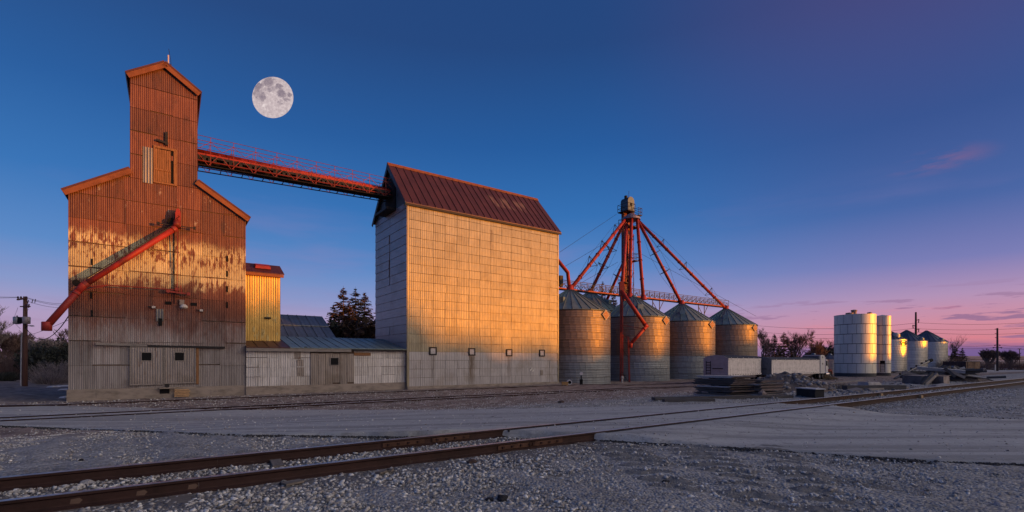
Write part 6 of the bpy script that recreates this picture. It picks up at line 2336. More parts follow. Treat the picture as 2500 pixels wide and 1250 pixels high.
# ---------------------------------------------------------------- timber stacks, rubble and scrap
def build_scrap():
    rng = random.Random(17)
    md = simple('dark_oiled_timber', (.075, .07, .07), .85, 0, .4, 2, (1, 8, 8), .4, 8)
    mend = simple('pale_cut_end', (.5, .40, .36), .9, 0, .3, 5)
    mtop = simple('grey_timber_top', (.32, .31, .31), .85, 0, .35, 3, (1, 8, 8))

    def slab_stack(label, xL, xR, yb, yt, n, L=None, seed=1, dpx=44):
        """crossing panels stacked: dark long sides, pale ends to the right"""
        r = random.Random(seed)
        P = gp((xL + xR) / 2, yb)
        k = P.y / F
        o = thing('panel_stack', label, 'timber stack', P, -.80, 'stacks of used crossing panels')
        H = (yb - yt) * k
        h = H / n
        Lh = (xR - xL) * k / 2
        for i in range(n):
            sh = r.uniform(-.12, .22) * Lh * .55
            w_ = r.uniform(.85, 1.0)
            a, b_ = -Lh * w_ + sh, Lh * w_ + sh
            sk = r.uniform(.08, .22)
            z0, z1 = i * h + .006, (i + 1) * h - .012 - (h * .28 if i % 3 == 1 else 0)
            dep = r.uniform(1.1, 1.5)
            y0 = r.uniform(-.12, .1)
            mb = MB().hexa([(a + sk, y0, z0), (b_ - sk, y0, z0), (b_ - sk + .55, y0 + dep, z0), (a + sk + .3, y0 + dep, z0), (a, y0, z1), (b_, y0, z1), (b_ + .55, y0 + dep, z1), (a + .3, y0 + dep, z1)])
            s_ = obj('crossing_panel', mb, md if i % 4 else mtop, o)
            e = MB().hexa([(b_ - sk + .006, y0 + .02, z0 + .01), (b_ - sk + .03, y0 + .02, z0 + .01), (b_ - sk + .57, y0 + dep, z0 + .01), (b_ - sk + .545, y0 + dep, z0 + .01), (b_ + .006, y0 + .02, z1 - .01), (b_ + .03, y0 + .02, z1 - .01), (b_ + .57, y0 + dep, z1 - .01), (b_ + .545, y0 + dep, z1 - .01)])
            obj('cut_end', e, mend, s_)
            if i % 3 == 1:
                obj('spacer', MB().box(a + .4, a + .7, y0 + .1, y0 + dep, z1, z1 + h * .28), mend, o)
                obj('spacer', MB().box(b_ - .9, b_ - .6, y0 + .1, y0 + dep, z1, z1 + h * .28), md, o)
        return o

    slab_stack('tall stack of dark crossing panels with pale cut ends', 1686, 1790, 968, 917, 9, seed=3)
    slab_stack('lower stack of dark panels right of the tall stack', 1800, 1862, 967, 927, 6, seed=8)
    # flat timbers on the ground before them
    P = gp(1700, 975)
    o = tag(obj('timber_beam', MB().box(-2.0, 4.6, -.2, .15, 0, .12), md, loc=P, rotz=UA - .42), 'long dark timber lying before the panel stacks', 'timber')
    P = gp(1672, 981)
    o = tag(obj('timber_beam', MB().box(-.9, 1.2, -.15, .15, 0, .12), md, loc=P, rotz=UA - .5), 'short dark timber at the left foot of the stacks', 'timber')

    # heap of broken rubble between stacks and block
    cP = gp(1915, 958)
    mound = MB()
    n, m_ = 26, 14
    R_, Rh = 3.6, .95
    kx = cP.y / F
    for i in range(n + 1):
        for j in range(m_ + 1):
            u, v = i / n * 2 - 1, j / m_ * 2 - 1
            d2 = max(0, 1 - u * u - v * v)
            hgt = Rh * d2 ** .7 * (.75 + .3 * math.sin(5 * u + 2 * v) + .2 * math.sin(9 * v + 4 * u)) - .12
            mound.v.append((u * R_, v * 1.7, hgt + .05 * rng.uniform(-1, 1)))
    for i in range(n):
        for j in range(m_):
            a = i * (m_ + 1) + j
            mound.f.append((a, a + m_ + 1, a + m_ + 2, a + 1))
    md2 = simple('dark_earth', (.13, .105, .095), .95, 0, .5, 3, (1, 1, 1), .8, 12)
    hp = obj('rubble_heap', mound, md2, loc=cP + Vector((0, .9, 0)), rotz=UA - .55, kind='stuff')
    pos, size = [], []
    r = np.random.RandomState(6)
    for _ in range(900):
        u, v = r.uniform(-1.1, 1.1), r.uniform(-1.1, 1.1)
        d2 = max(0, 1 - u * u - v * v)
        z = Rh * d2 ** .7 * (.75 + .3 * math.sin(5 * u + 2 * v) + .2 * math.sin(9 * v + 4 * u)) - .1
        pos.append((u * R_, v * 1.7, max(0, z)))
        size.append(.04 + .13 * r.uniform() ** 3)
    o = obj('rubble', stone_mesh('rubble', np.array(pos), np.array(size), 7, M_RUBBLE), loc=cP + Vector((0, .9, 0)), rotz=UA - .55, kind='stuff')
    # scattered small rubble along the yard
    pos, size = [], []
    for _ in range(1700):
        x = r.uniform(1840, 2420)
        y = r.uniform(926, 975) - (x - 1840) * .035
        P = gp(x, y)
        t, s = ts(P.x, P.y)
        if s < 9.8:
            continue
        pos.append((P.x, P.y, P.z + .02))
        size.append(.03 + .10 * r.uniform() ** 4)
    obj('rubble', stone_mesh('rubble', np.array(pos), np.array(size), 8, M_RUBBLE), kind='stuff')

    GC = 'broken concrete pieces dumped in the yard'
    def chunk(x, y, wpx, hpx, label, seed, mat=None, tilt=.3):
        P = gp(x, y)
        k = P.y / F
        r = random.Random(seed)
        w_, h_ = wpx * k / 2, hpx * k
        mb = MB().hexa([(-w_ * r.uniform(.8, 1), -w_ * .6, 0), (w_ * r.uniform(.8, 1), -w_ * .5, 0), (w_, w_ * .6, 0), (-w_, w_ * .5, 0),
                        (-w_ * r.uniform(.6, 1), -w_ * .4, h_ * r.uniform(.7, 1)), (w_ * r.uniform(.5, 1), -w_ * .5, h_ * r.uniform(.6, 1)), (w_ * r.uniform(.6, 1), w_ * .5, h_), (-w_ * r.uniform(.6, 1), w_ * .5, h_ * r.uniform(.7, 1))])
        o = obj('concrete_chunk', mb, mat or M_CONC2, loc=(P.x, P.y, P.z - .03), rotz=r.uniform(-.6, .6))
        o.rotation_euler = (r.uniform(-tilt, tilt), r.uniform(-tilt, tilt), r.uniform(-.6, .6))
        return tag(o, label, 'concrete piece', GC)
    M_CONC2 = simple('broken_pale_concrete', (.36, .33, .31), .95, 0, .4, 2.5, (1, 1, 1), .6, 10)
    chunk(1888, 935, 9, 10, 'small upright slab of concrete at the heap top', 1, tilt=.5)
    chunk(1904, 938, 24, 13, 'pale concrete lump on top of the rubble heap', 2)
    chunk(1860, 970, 22, 18, 'brown-grey concrete lump left of the rubble heap', 3, simple('brown_concrete', (.2, .16, .15), .95))
    chunk(1913, 958, 14, 8, 'small concrete piece low on the rubble heap', 4)
    chunk(2087, 957, 34, 9, 'flat grey concrete slab tilted right of the block', 5, M_GREYWOOD, .25)
    chunk(2125, 941, 52, 11, 'long low concrete lump before the tanks', 6, tilt=.1)
    chunk(2297, 944, 38, 9, 'rounded pale concrete mound before the ruined wall', 7, tilt=.1)
    # white-topped block with dark side
    P = gp(2008, 972)
    k = P.y / F
    o = thing('concrete_block', 'hollow concrete block with white top board beside the rails', 'concrete block', P, .25)
    obj('dark_face', MB().box(-23 * k, 4 * k, -.02, 1.0, 0, 21 * k), simple('black_block_face', (.022, .022, .026), .85, 0, .4, 4), o)
    obj('pale_face', MB().hexa([(4.2 * k, -.02, 0), (23 * k, .35, 0), (23 * k, 1.2, 0), (4.2 * k, 1.0, 0), (4.2 * k, -.02, 20.5 * k), (23 * k, .35, 20.5 * k), (23 * k, 1.2, 20.5 * k), (4.2 * k, 1.0, 20.5 * k)]), M_CONC2, o)
    obj('top_board', MB().hexa([(-24 * k, -.08, 21.2 * k), (5 * k, -.08, 21.2 * k), (5 * k, 1.05, 21.2 * k), (-24 * k, 1.05, 21.2 * k), (-24 * k, -.08, 23.2 * k), (5 * k, -.08, 23.2 * k), (5 * k, 1.05, 23.2 * k), (-24 * k, 1.05, 23.2 * k)]), simple('white_board', (.45, .45, .46), .8), o)
    obj('top_board', MB().hexa([(5.2 * k, -.08, 20.7 * k), (24 * k, .3, 20.7 * k), (24 * k, 1.25, 20.7 * k), (5.2 * k, 1.05, 20.7 * k), (5.2 * k, -.08, 22.7 * k), (24 * k, .3, 22.7 * k), (24 * k, 1.25, 22.7 * k), (5.2 * k, 1.05, 22.7 * k)]), simple('white_board', (.45, .43, .42), .8), o)
    # long pale plank propped in front of the truck
    a, b_ = gp(2022, 940), gp(2104, 935)
    a, b_ = at(2022, 940, 38), at(2104, 927, 41)
    a.z = ground_z(a.x, a.y) + .1
    mb = MB().beam(Vector((0, 0, 0)), b_ - a, .35, .09)
    tag(obj('plank', mb, M_GREYWOOD, loc=a), 'long pale plank propped up before the truck', 'plank')
    P = gp(2110, 952)
    tag(obj('timber_beam', MB().box(-1.2, 2.4, -.2, .2, 0, .26), md, loc=P, rotz=.1), 'low dark timber lying right of the tilted slab', 'timber')
    # tan-lit plank on the earth bank
    a = gp(2152, 952)
    tag(obj('plank', MB().box(-1.4, 2.6, -.12, .12, .02, .12), M_GREYWOOD, loc=a, rotz=.45), 'grey plank on the ground before the small fans', 'plank')
    # ruined loading wall
    P = gp(2290, 938)
    k = P.y / F
    o = thing('ruined_wall', 'ruined concrete wall stub with two blocks before the scrap timber', 'ruined wall', P, .12)
    mr_ = simple('dark_wall_concrete', (.12, .115, .115), .95, 0, .45, 2, (1, 1, 1), .5, 8)  # darker tone for the left block and the cross wall
    mpk = simple('pinkish_concrete', (.27, .22, .205), .95, 0, .45, 2, (1, 1, 1), .5, 8)
    obj('block', MB().hexa([(-48 * k, 0, 0), (-20 * k, -.1, 0), (-20 * k, 1.4, 0), (-48 * k, 1.4, 0), (-47 * k, 0, 19 * k), (-20 * k, -.1, 19.5 * k), (-20 * k, 1.4, 19.5 * k), (-47 * k, 1.4, 19 * k)]), mr_, o)
    obj('block', MB().hexa([(8 * k, -.2, 0), (52 * k, .5, 0), (52 * k, 1.6, 0), (8 * k, 1.2, 0), (7 * k, -.2, 18 * k), (51 * k, .5, 20 * k), (50 * k, 1.6, 20 * k), (7 * k, 1.2, 18 * k)]), mpk, o)
    obj('cross_wall', MB().box(-20 * k, 8 * k, .8, 1.3, 0, 17 * k), mr_, o)
    obj('coping', MB().hexa([(-46 * k, -.05, 19.6 * k), (52 * k, .4, 20.4 * k), (52 * k, 1.6, 20.4 * k), (-46 * k, 1.4, 19.6 * k), (-46 * k, -.05, 20.6 * k), (52 * k, .4, 21.4 * k), (52 * k, 1.6, 21.4 * k), (-46 * k, 1.4, 20.6 * k)]), mpk, o)
    for x0, y0, x1, y1, lab in ((2251, 943, 2276, 911, 'dark beam leaning against the ruined wall, left one'), (2258, 941, 2287, 913, 'pale beam leaning against the ruined wall, right one')):
        Yw = P.y - .7
        a, b_ = at(x0, y0, Yw), at(x1, y1, Yw + .5)
        a.z = ground_z(a.x, a.y)
        tag(obj('beam', MB().beam(Vector((0, 0, 0)), b_ - a, .16, .2), M_GREYWOOD if 'pale' in lab else md, loc=a), lab, 'beam', 'beams leaning on the ruined wall')
    # heap of scrap timber: every timber its own object
    GTb = 'scrap timbers heaped behind the ruined wall'
    r = random.Random(77)
    Yb = P.y + 5.0
    k2 = Yb / F
    earth = MB()
    for i in range(25):
        for j in range(9):
            u, v = i / 24 * 2 - 1, j / 8 * 2 - 1
            d2 = max(0, 1 - u * u - v * v)
            earth.v.append((u * 88 * k2, v * 2.6, 27 * k2 * d2 ** .6 * (.7 + .3 * math.sin(4 * u + 1)) - .15 + r.uniform(-.05, .05)))
    for i in range(24):
        for j in range(8):
            a = i * 9 + j
            earth.f.append((a, a + 9, a + 10, a + 1))
    E = at(2315, 880, Yb + 1.5)
    E.z = ground_z(E.x, E.y)
    obj('scrap_earth_bank', earth, md2, loc=E, rotz=0.1, kind='stuff')
    for i in range(40):
        u = r.uniform(-.9, .95)
        x = 2315 + u * 85
        hb = 26 * (1 - u * u) ** .6 * r.uniform(.5, 1.15)
        Y = Yb + r.uniform(-1.2, 1.4)
        c = at(x, 880, Y)
        c.z = ground_z(c.x, c.y) + hb * k2
        L = r.uniform(1.2, 3.4)
        th = r.uniform(.07, .17)
        mb = MB().box(-L / 2, L / 2, -th, th, -th * .7, th * .7)
        o = obj('scrap_timber', mb, md if r.random() < .85 else mtop, loc=c)
        o.rotation_euler = (r.uniform(-.4, .4), r.uniform(-.1, .5) if u > 0 else r.uniform(-.5, .15), r.uniform(-.7, .5))
        tone = 'dark' if o.data.materials[0] is md else 'grey'
        size_ = 'short' if L < 1.9 else ('long' if L > 2.7 else 'middling')
        side_ = 'left end' if u < -.45 else ('right end' if u > .45 else 'middle')
        lev = 'top' if hb > 19 else ('foot' if hb < 11 else 'slope')
        tag(o, '%s %s %s timber at the %s of the scrap heap, %s' % ('thick' if th > .13 else ('thin' if th < .095 else 'plain'), size_, tone, lev, side_), 'timber', GTb)
    for x0, y0, x1, y1, lab in ((2306, 899, 2332, 920, 'thick dark timber sticking up at the top of the scrap heap'), (2318, 905, 2355, 922, 'long grey timber sloping right on the scrap heap'), (2203, 908, 2240, 916, 'brownish pole lying left of the scrap heap')):
        a, b_ = at(x0, y0, Yb - 1.3), at(x1, y1, Yb - 1.6)
        tag(obj('timber_beam', MB().beam(Vector((0, 0, 0)), b_ - a, .16, .2), md if 'dark' in lab else M_GREYWOOD, loc=a), lab, 'timber', 'long timbers on the scrap heap')
    # white sheet by the truck and snow-like scraps by the elevator
    P = gp(2058, 917)
    k = P.y / F
    tag(obj('plastic_sheet', MB().hexa([(-10 * k, 0, 0), (11 * k, 0, 0), (14 * k, 1.2, 0), (-8 * k, 1.2, 0), (-8 * k, .1, 5 * k), (6 * k, .1, 4 * k), (8 * k, .8, 2 * k), (-6 * k, .8, 5 * k)]), simple('crumpled_white_plastic', (.6, .6, .62), .5), loc=P), 'crumpled white plastic on the ground by the truck front', 'plastic sheet')
    for i, (x, y, w_, lab) in enumerate(((153, 944, 30, 'largest white scrap sheet on the dirt beside the elevator'), (128, 946, 16, 'white scrap sheet leftmost on the dirt bank'), (155, 953, 18, 'lower white scrap sheet beside the elevator corner'), (160, 972, 14, 'crumpled white strip at the elevator foot'))):
        P = gp(x, y)
        k = P.y / F
        w_ *= k
        rr_ = random.Random(i)
        mb = MB().hexa([(-w_ / 2, -.3, 0), (w_ / 2, -.2, 0), (w_ / 2, .5, 0), (-w_ / 2, .4, 0), (-w_ * .4, -.2, .08), (w_ * .4, -.1, .14), (w_ * .4, .4, .06), (-w_ * .4, .3, .10)])
        tag(obj('scrap_sheet', mb, simple('white_scrap', (.6, .58, .57), .7), loc=P + Vector((0, 0, .02)), rotz=rr_.uniform(-.3, .5)), lab, 'scrap sheet', 'white scrap sheets beside the elevator')


build_scrap()
# ---------------------------------------------------------------- trees, poles, wires, moon, far land
M_BARK = simple('grey_brown_bark', (.13, .10, .09), .9, 0, .4, 3, (1, 1, .3), .3, 10)
M_TWIG = simple('reddish_twigs', (.15, .095, .08), .9, 0, .4, 1.5, isl=.35)
M_TWIGP = simple('pale_twigs', (.25, .205, .19), .9, 0, .4, 1.5, isl=.35)
M_NEEDLE = simple('dark_needles', (.040, .044, .036), .85, 0, .5, 1.2, isl=.5)
M_NEEDLEW = simple('warm_dark_needles', (.085, .052, .033), .85, 0, .5, 1.2, isl=.5)
M_DRY = simple('dry_grass', (.25, .17, .09), .95, 0, .45, 2, isl=.4)
M_DRYG = simple('grey_dry_weeds', (.22, .18, .15), .95, 0, .45, 2, isl=.4)


def bare_tree(name, label, P, h, seed, group, spread=.55, mtw=None, levels=5, trunkfrac=.28, n0=4, stems=1):
    r = random.Random(seed)
    root = thing(name, label, 'tree', P, r.uniform(0, 6), group)
    tm, wm = MB(), MB()

    def branch(p, d, L, rad, lev):
        n = 3 if lev < 2 else 2
        pts, q, dd = [p], p.copy(), d.copy()
        for k in range(n):
            dd = (dd + Vector((r.uniform(-1, 1), r.uniform(-1, 1), r.uniform(-.25, .55))) * (.16 if lev else .06)).normalized()
            q = q + dd * L / n
            pts.append(q.copy())
        tgt = tm if lev < 2 else wm
        rs = [rad * (1 - .45 * k / n) for k in range(n + 1)]
        tgt.tube(pts, rs, 6 if lev < 2 else 3, cap=False)
        if lev >= levels:
            return
        kids = r.choice([2, 3, 3]) + (1 if lev == 0 else 0) + (1 if lev >= 2 else 0)
        for k in range(kids):
            u = r.uniform(.4, 1.0) if lev else r.uniform(.45, 1.0)
            i = min(n - 1, int(u * n))
            bp = pts[i].lerp(pts[i + 1], u * n - i)
            a = r.uniform(0, 2 * math.pi)
            side = Vector((math.cos(a), math.sin(a), r.uniform(.25, 1.1)))
            nd = (dd * (1 - spread) + side * spread + Vector((0, 0, .12))).normalized()
            branch(bp, nd, L * r.uniform(.58, .82), max(.010, rad * .5), lev + 1)
    for s_ in range(stems):
        a = r.uniform(0, 6.28)
        d0 = Vector((math.cos(a) * .25 * (stems > 1), math.sin(a) * .25 * (stems > 1), 1)).normalized()
        branch(Vector((0, 0, -.1)), d0, h * trunkfrac, h * .018 + .03, 0)
    zs = max(v[2] for v in wm.v)
    k = h / zs
    for mb in (tm, wm):
        mb.v = [(v[0] * k, v[1] * k, v[2] * k) for v in mb.v]
    obj('trunk', tm, M_BARK, root, True)
    obj('crown', wm, mtw or M_TWIG, root, kind='stuff')
    return root


def conifer(name, label, P, h, rb, seed, group, mat=None, sparse=0.0, dens=1.0):
    r = random.Random(seed)
    root = thing(name, label, 'tree', P, r.uniform(0, 6), group)
    obj('trunk', MB().tube([(0, 0, -.3), (r.uniform(-.1, .1), 0, h * .5), (0, 0, h * .98)], [h * .018 + .04, h * .011 + .02, .015], 7), M_BARK, root, True)
    mb = MB()
    lv = int(h * 3.6 * dens)
    for i in range(lv):
        u = (i + r.uniform(0, .8)) / lv
        z = h * min(.985, .06 + .94 * (u + r.uniform(-.02, .02)))
        R = rb * (1 - u) ** .85 * r.uniform(.72, 1.12) + .12
        nb = max(4, int((12 - 5 * u) * (1 - sparse)))
        for k in range(nb):
            if r.random() < sparse * .5:
                continue
            z = h * min(.985, max(.04, .06 + .94 * (u + r.uniform(-.5, .5) / lv)))
            a = r.uniform(0, 2 * math.pi)
            d = Vector((math.cos(a), math.sin(a), 0))
            s_ = Vector((-d.y, d.x, 0))
            Rk = R * r.uniform(.6, 1.12)
            dr = r.uniform(-.32, .02) * Rk
            n = 4
            base = Vector((0, 0, z))
            prev = base
            for j in range(1, n + 1):
                f = j / n
                q = base + d * Rk * f + Vector((0, 0, dr * f * f * 1.6 + .16 * Rk * f * (f > .7)))
                wd_ = (.34 - .20 * f) * min(1.0, Rk) * r.uniform(.7, 1.3) + .06
                sag = Vector((0, 0, -r.uniform(.05, .22)))
                for sg in (-1, 1):
                    t_ = prev.lerp(q, .75) + s_ * sg * wd_ * 1.5 + d * wd_ * .7 + sag
                    mb.poly([prev, q, t_])
                mb.poly([prev, q, q + sag * 1.2 + d * .06])
                prev = q
            mb.poly([prev, prev + s_ * .08, prev + d * .25 + Vector((0, 0, .05))])
    # leader
    mb.poly([(0, -.06, h * .95), (0, .06, h * .95), (0, 0, h * 1.02)])
    obj('crown', mb, mat or M_NEEDLE, root, kind='stuff')
    return root


def bush(name, label, P, h, w_, seed, group, mat=None, n=260, cat='bush', leafy=0):
    r = random.Random(seed)
    mb = MB()
    for k in range(n):
        a = r.uniform(0, 6.28)
        rr_ = r.uniform(0, .45) * w_
        b = Vector((math.cos(a) * rr_, math.sin(a) * rr_ * .8, 0))
        out = Vector((math.cos(a), math.sin(a), 0)) * r.uniform(.1, .6) * w_ * .6
        top = b + out + Vector((0, 0, h * r.uniform(.45, 1.0) * (1 - .5 * (rr_ / w_))))
        mid = b.lerp(top, .5) + Vector((r.uniform(-.1, .1), r.uniform(-.1, .1), .05)) * h * .5
        mb.tube([b, mid, top], [.022, .014, .006], 3, cap=False)
        for j in range(3):
            p = mid.lerp(top, r.uniform(.1, .9))
            e = p + Vector((r.uniform(-1, 1), r.uniform(-1, 1), r.uniform(-.1, 1))) * h * .16
            mb.tube([p, e], [.010, .005], 3, cap=False)
            for q in range(leafy):
                c = p.lerp(e, r.uniform(.2, 1.2))
                v1 = Vector((r.uniform(-1, 1), r.uniform(-1, 1), r.uniform(-1, 1))) * h * .06
                v2 = Vector((r.uniform(-1, 1), r.uniform(-1, 1), r.uniform(-1, 1))) * h * .06
                mb.poly([c - v1, c + v2, c + v1])
    o = obj(name, mb, mat or M_TWIG, loc=P)
    return tag(o, label, cat, group)


def gpt(x, Y):
    P = at(x, 880, Y)
    P.z = ground_z(P.x, P.y)
    return P


def hgt(P, y):
    return HC + (HZ - y) * P.y / F - P.z


def build_trees():
    GL, GCN, GF_, GB_ = 'bare trees on the left', 'spruces behind the shed', 'trees beyond the trailers', 'bushes on the left'
    def bt(label, x, y, Y, seed, group, **k):
        P = gpt(x, Y)
        return bare_tree('bare_tree', label, P, hgt(P, y), seed, group, **k)
    def cf(label, x, y, Y, rb, seed, group, **k):
        P = gpt(x, Y)
        return conifer('conifer', label, P, hgt(P, y), rb, seed, group, **k)
    # left of the elevator
    bt('large bare tree cut by the left picture edge', -14, 728, 58, 5, GL, spread=.62, mtw=M_TWIGP, levels=6, trunkfrac=.2)
    bt('spreading bare tree close against the elevator corner, left side', 148, 800, 62, 8, GL, spread=.6, levels=6, trunkfrac=.18, stems=2)
    bt('thin bare tree just right of the utility pole', 98, 822, 66, 12, GL, spread=.6, levels=5, trunkfrac=.2, stems=2)
    GS_ = 'small dark spruces far left'
    cf('small spruce far left, tallest, right of the utility pole', 84, 832, 92, 2.2, 31, GS_, mat=M_NEEDLEW)
    cf('small spruce far left, just left of the utility pole', 44, 838, 95, 2.4, 32, GS_, mat=M_NEEDLEW)
    cf('small spruce at the far left behind the bare tree', 22, 832, 98, 2.6, 33, GS_)
    cf('small spruce far left, nearest to the elevator', 104, 842, 92, 2.2, 34, GS_)
    for i, (x, y, Y, w_, m_, lf, lab) in enumerate(((20, 845, 56, 4.5, M_TWIG, 0, 'brown twiggy bush below the bare tree, left edge'), (110, 838, 55, 4.0, M_NEEDLE, 2, 'dark dense bush right of the utility pole'),
                                             (138, 875, 50, 3.6, M_TWIGP, 0, 'pale dry bush beside the elevator corner'), (158, 828, 58, 3.4, M_NEEDLE, 2, 'tall dark bush hard against the elevator corner'),
                                             (76, 885, 60, 3.0, M_TWIG, 0, 'low brown bush behind the utility pole'), (5, 905, 48, 2.4, M_NEEDLE, 1, 'low dark bush at the left picture edge'), (118, 905, 47, 2.6, M_TWIGP, 0, 'low straw-coloured bush on the dirt bank'))):
        P = gpt(x, Y)
        bush('bush', lab, P, hgt(P, y), w_, 40 + i, GB_, m_, 300, leafy=lf)
    bt('second bare tree at the left edge, thinner and lower', 30, 792, 64, 15, GL, spread=.55, mtw=M_TWIG, levels=6, trunkfrac=.16, stems=3)
    bt('low tangled bare tree between pole and elevator', 122, 824, 58, 18, GL, spread=.6, mtw=M_TWIGP, levels=6, trunkfrac=.14, stems=3)
    cf('small spruce far left, right by the low tangled tree', 128, 846, 88, 2.4, 35, GS_)
    # brown little house among them
    P = gpt(40, 76)
    o = thing('small_house', 'small brown house with white trim far left behind the pole', 'house', P, .35)
    hb = simple('brown_house_wall', (.12, .07, .055), .9)
    obj('wall', MB().box(-2.4, 2.4, 0, 5, 0, 2.2), hb, o)
    obj('roof', MB().prism([(-2.8, 2.15), (2.8, 2.15), (0, 3.1)], -.4, 5.4), simple('grey_brown_roof', (.2, .16, .14), .9), o)
    wt = simple('white_trim', (.5, .48, .46), .8)
    obj('trim', MB().box(-2.45, -2.2, -.06, 0, 0, 2.2).box(2.2, 2.45, -.06, 0, 0, 2.2), wt, o)
    obj('garage_door', MB().box(-1.4, 1.4, -.05, 0, 0, 1.9), simple('dull_brown_door', (.15, .09, .07), .8), o)
    # spruces behind the shed
    cf('tallest spruce behind the shed roof, left of the pair', 838, 700, 66, 4.6, 51, GCN, mat=M_NEEDLEW)
    cf('spruce behind the shed, second from the tall store', 868, 702, 68, 4.3, 52, GCN)
    cf('spruce behind the shed, right beside the tall store', 891, 712, 70, 4.6, 53, GCN, mat=M_NEEDLEW)
    cf('lower bushy spruce leftmost behind the shed', 815, 742, 66, 3.2, 54, GCN)
    cf('spruce behind the shed, short one in front of the two tallest', 853, 738, 63, 3.6, 55, GCN, mat=M_NEEDLEW)
    P = gpt(880, 60)
    bush('bush', 'dense dark bush behind the shed roof beside the tall store', P, hgt(P, 772), 5.0, 56, GCN, M_NEEDLEW, 420, leafy=3)
    P = gpt(812, 60)
    bush('bush', 'dense dark bush behind the slope of the blue-grey roof', P, hgt(P, 782), 4.0, 57, GCN, M_NEEDLE, 380, leafy=3)
    # spruces behind the bins
    GV = 'spruces behind the big grain bins'
    cf('spruce behind the big bins with the highest tip', 1471, 684, 100, 3.4, 61, GV, mat=M_NEEDLEW, sparse=.2)
    cf('spruce behind the big bins, left and lower', 1447, 704, 102, 3.6, 62, GV, sparse=.1)
    cf('spruce behind the big bins close to the leg', 1497, 708, 104, 3.6, 63, GV, sparse=.1)
    # beyond the trailers
    bt('reddish bare tree next to the farthest big bin', 1862, 800, 105, 71, GF_, spread=.45, levels=6, trunkfrac=.22)
    cf('spruce beyond the trailers, left of two, denser', 1890, 815, 120, 3.6, 72, GF_)
    cf('spruce beyond the trailers, right of two', 1914, 810, 120, 3.6, 73, GF_, mat=M_NEEDLEW, sparse=.15)
    bt('wide bare tree beyond the trailers between spruces', 1950, 803, 125, 74, GF_, spread=.42, levels=6, trunkfrac=.2, stems=2)
    cf('sparse thin spruce right of the wide bare tree', 1982, 808, 128, 3.2, 75, GF_, sparse=.45, mat=M_NEEDLEW)
    cf('short spruce beyond the trailers, in front of the two tall ones', 1902, 842, 116, 3.2, 78, GF_)
    cf('short dark spruce under the wide bare tree', 1932, 846, 118, 3.4, 79, GF_)
    bt('low bare tree right of the sparse thin spruce', 1998, 826, 124, 86, GF_, spread=.45, levels=5, trunkfrac=.15, stems=3)
    for i, (x, y, Y, w_, lab) in enumerate(((1866, 860, 108, 7, 'reddish thicket at the foot of the bare tree by the farthest bin'), (1958, 866, 122, 8, 'low thicket under the bare trees beyond the trailers'), (1985, 862, 126, 6, 'low thicket at the sparse spruce'))):
        P = gpt(x, Y)
        bush('bush', lab, P, hgt(P, y), w_, 110 + i, GF_, M_TWIG, 420, leafy=1)
    bt('bare tree close to the white tank', 2026, 822, 135, 76, GF_, spread=.42, levels=5, trunkfrac=.25)
    P = gpt(2010, 130)
    bush('bush', 'round dark evergreen bush beside the white tank', P, hgt(P, 842), 6.0, 77, GF_, M_NEEDLE, 420, leafy=4)
    # right side, far
    GR_ = 'trees right of the far bins'
    bt('bare tree right behind the last far bin', 2321, 815, 165, 81, GR_, spread=.42, levels=5, trunkfrac=.3)
    cf('larger dark spruce right of the far bins', 2333, 846, 150, 3.6, 82, GR_, mat=M_NEEDLEW)
    cf('smaller dark spruce right of its larger neighbour', 2349, 849, 152, 3.0, 83, GR_)
    bt('bare tree left of the far right power pole', 2412, 850, 175, 84, GR_, spread=.5, levels=6, trunkfrac=.12, stems=4)
    bt('bare tree right of the far right power pole', 2466, 852, 175, 85, GR_, spread=.5, levels=6, trunkfrac=.12, stems=4)
    GQ = 'low bushes on the far right'
    for i, (x, y, Y, w_, lab) in enumerate(((2325, 868, 140, 6, 'low red-brown bush at the foot of the two spruces'), (2385, 872, 165, 8, 'low brown bush behind the container'), (2440, 874, 165, 7, 'low brown bush at the far power pole'), (2490, 874, 165, 7, 'low brown bush at the right picture edge'))):
        P = gpt(x, Y)
        bush('bush', lab, P, hgt(P, y), w_, 90 + i, GQ, M_TWIG, 300)


build_trees()


def blades(name, spots, n, h, mat, seed, w_=.02):
    """dry grass: one object of blades"""
    r = random.Random(seed)
    mb = MB()
    for k in range(n):
        P, rad, hh = r.choice(spots)
        a, q = r.uniform(0, 6.28), rad * r.uniform(0, 1) ** .6
        b = Vector((P.x + math.cos(a) * q, P.y + math.sin(a) * q * .8, 0))
        b.z = ground_z(b.x, b.y) - .02
        H = hh * r.uniform(.4, 1.05) * (1 - .45 * (q / rad) ** 2)
        a2 = r.uniform(0, 6.28)
        d = Vector((math.cos(a2), math.sin(a2), 0))
        lean = Vector((r.uniform(-1, 1), r.uniform(-1, 1), 0)) * H * .4
        mb.poly([b - d * w_, b + d * w_, b + lean * .4 + Vector((0, 0, H * .6)) + d * w_ * .6])
        mb.poly([b + lean * .3 + Vector((0, 0, H * .45)) - d * w_ * .7, b + lean * .3 + Vector((0, 0, H * .45)) + d * w_ * .7, b + lean + Vector((0, 0, H))])
    struct(name, mb, mat, kind='stuff')


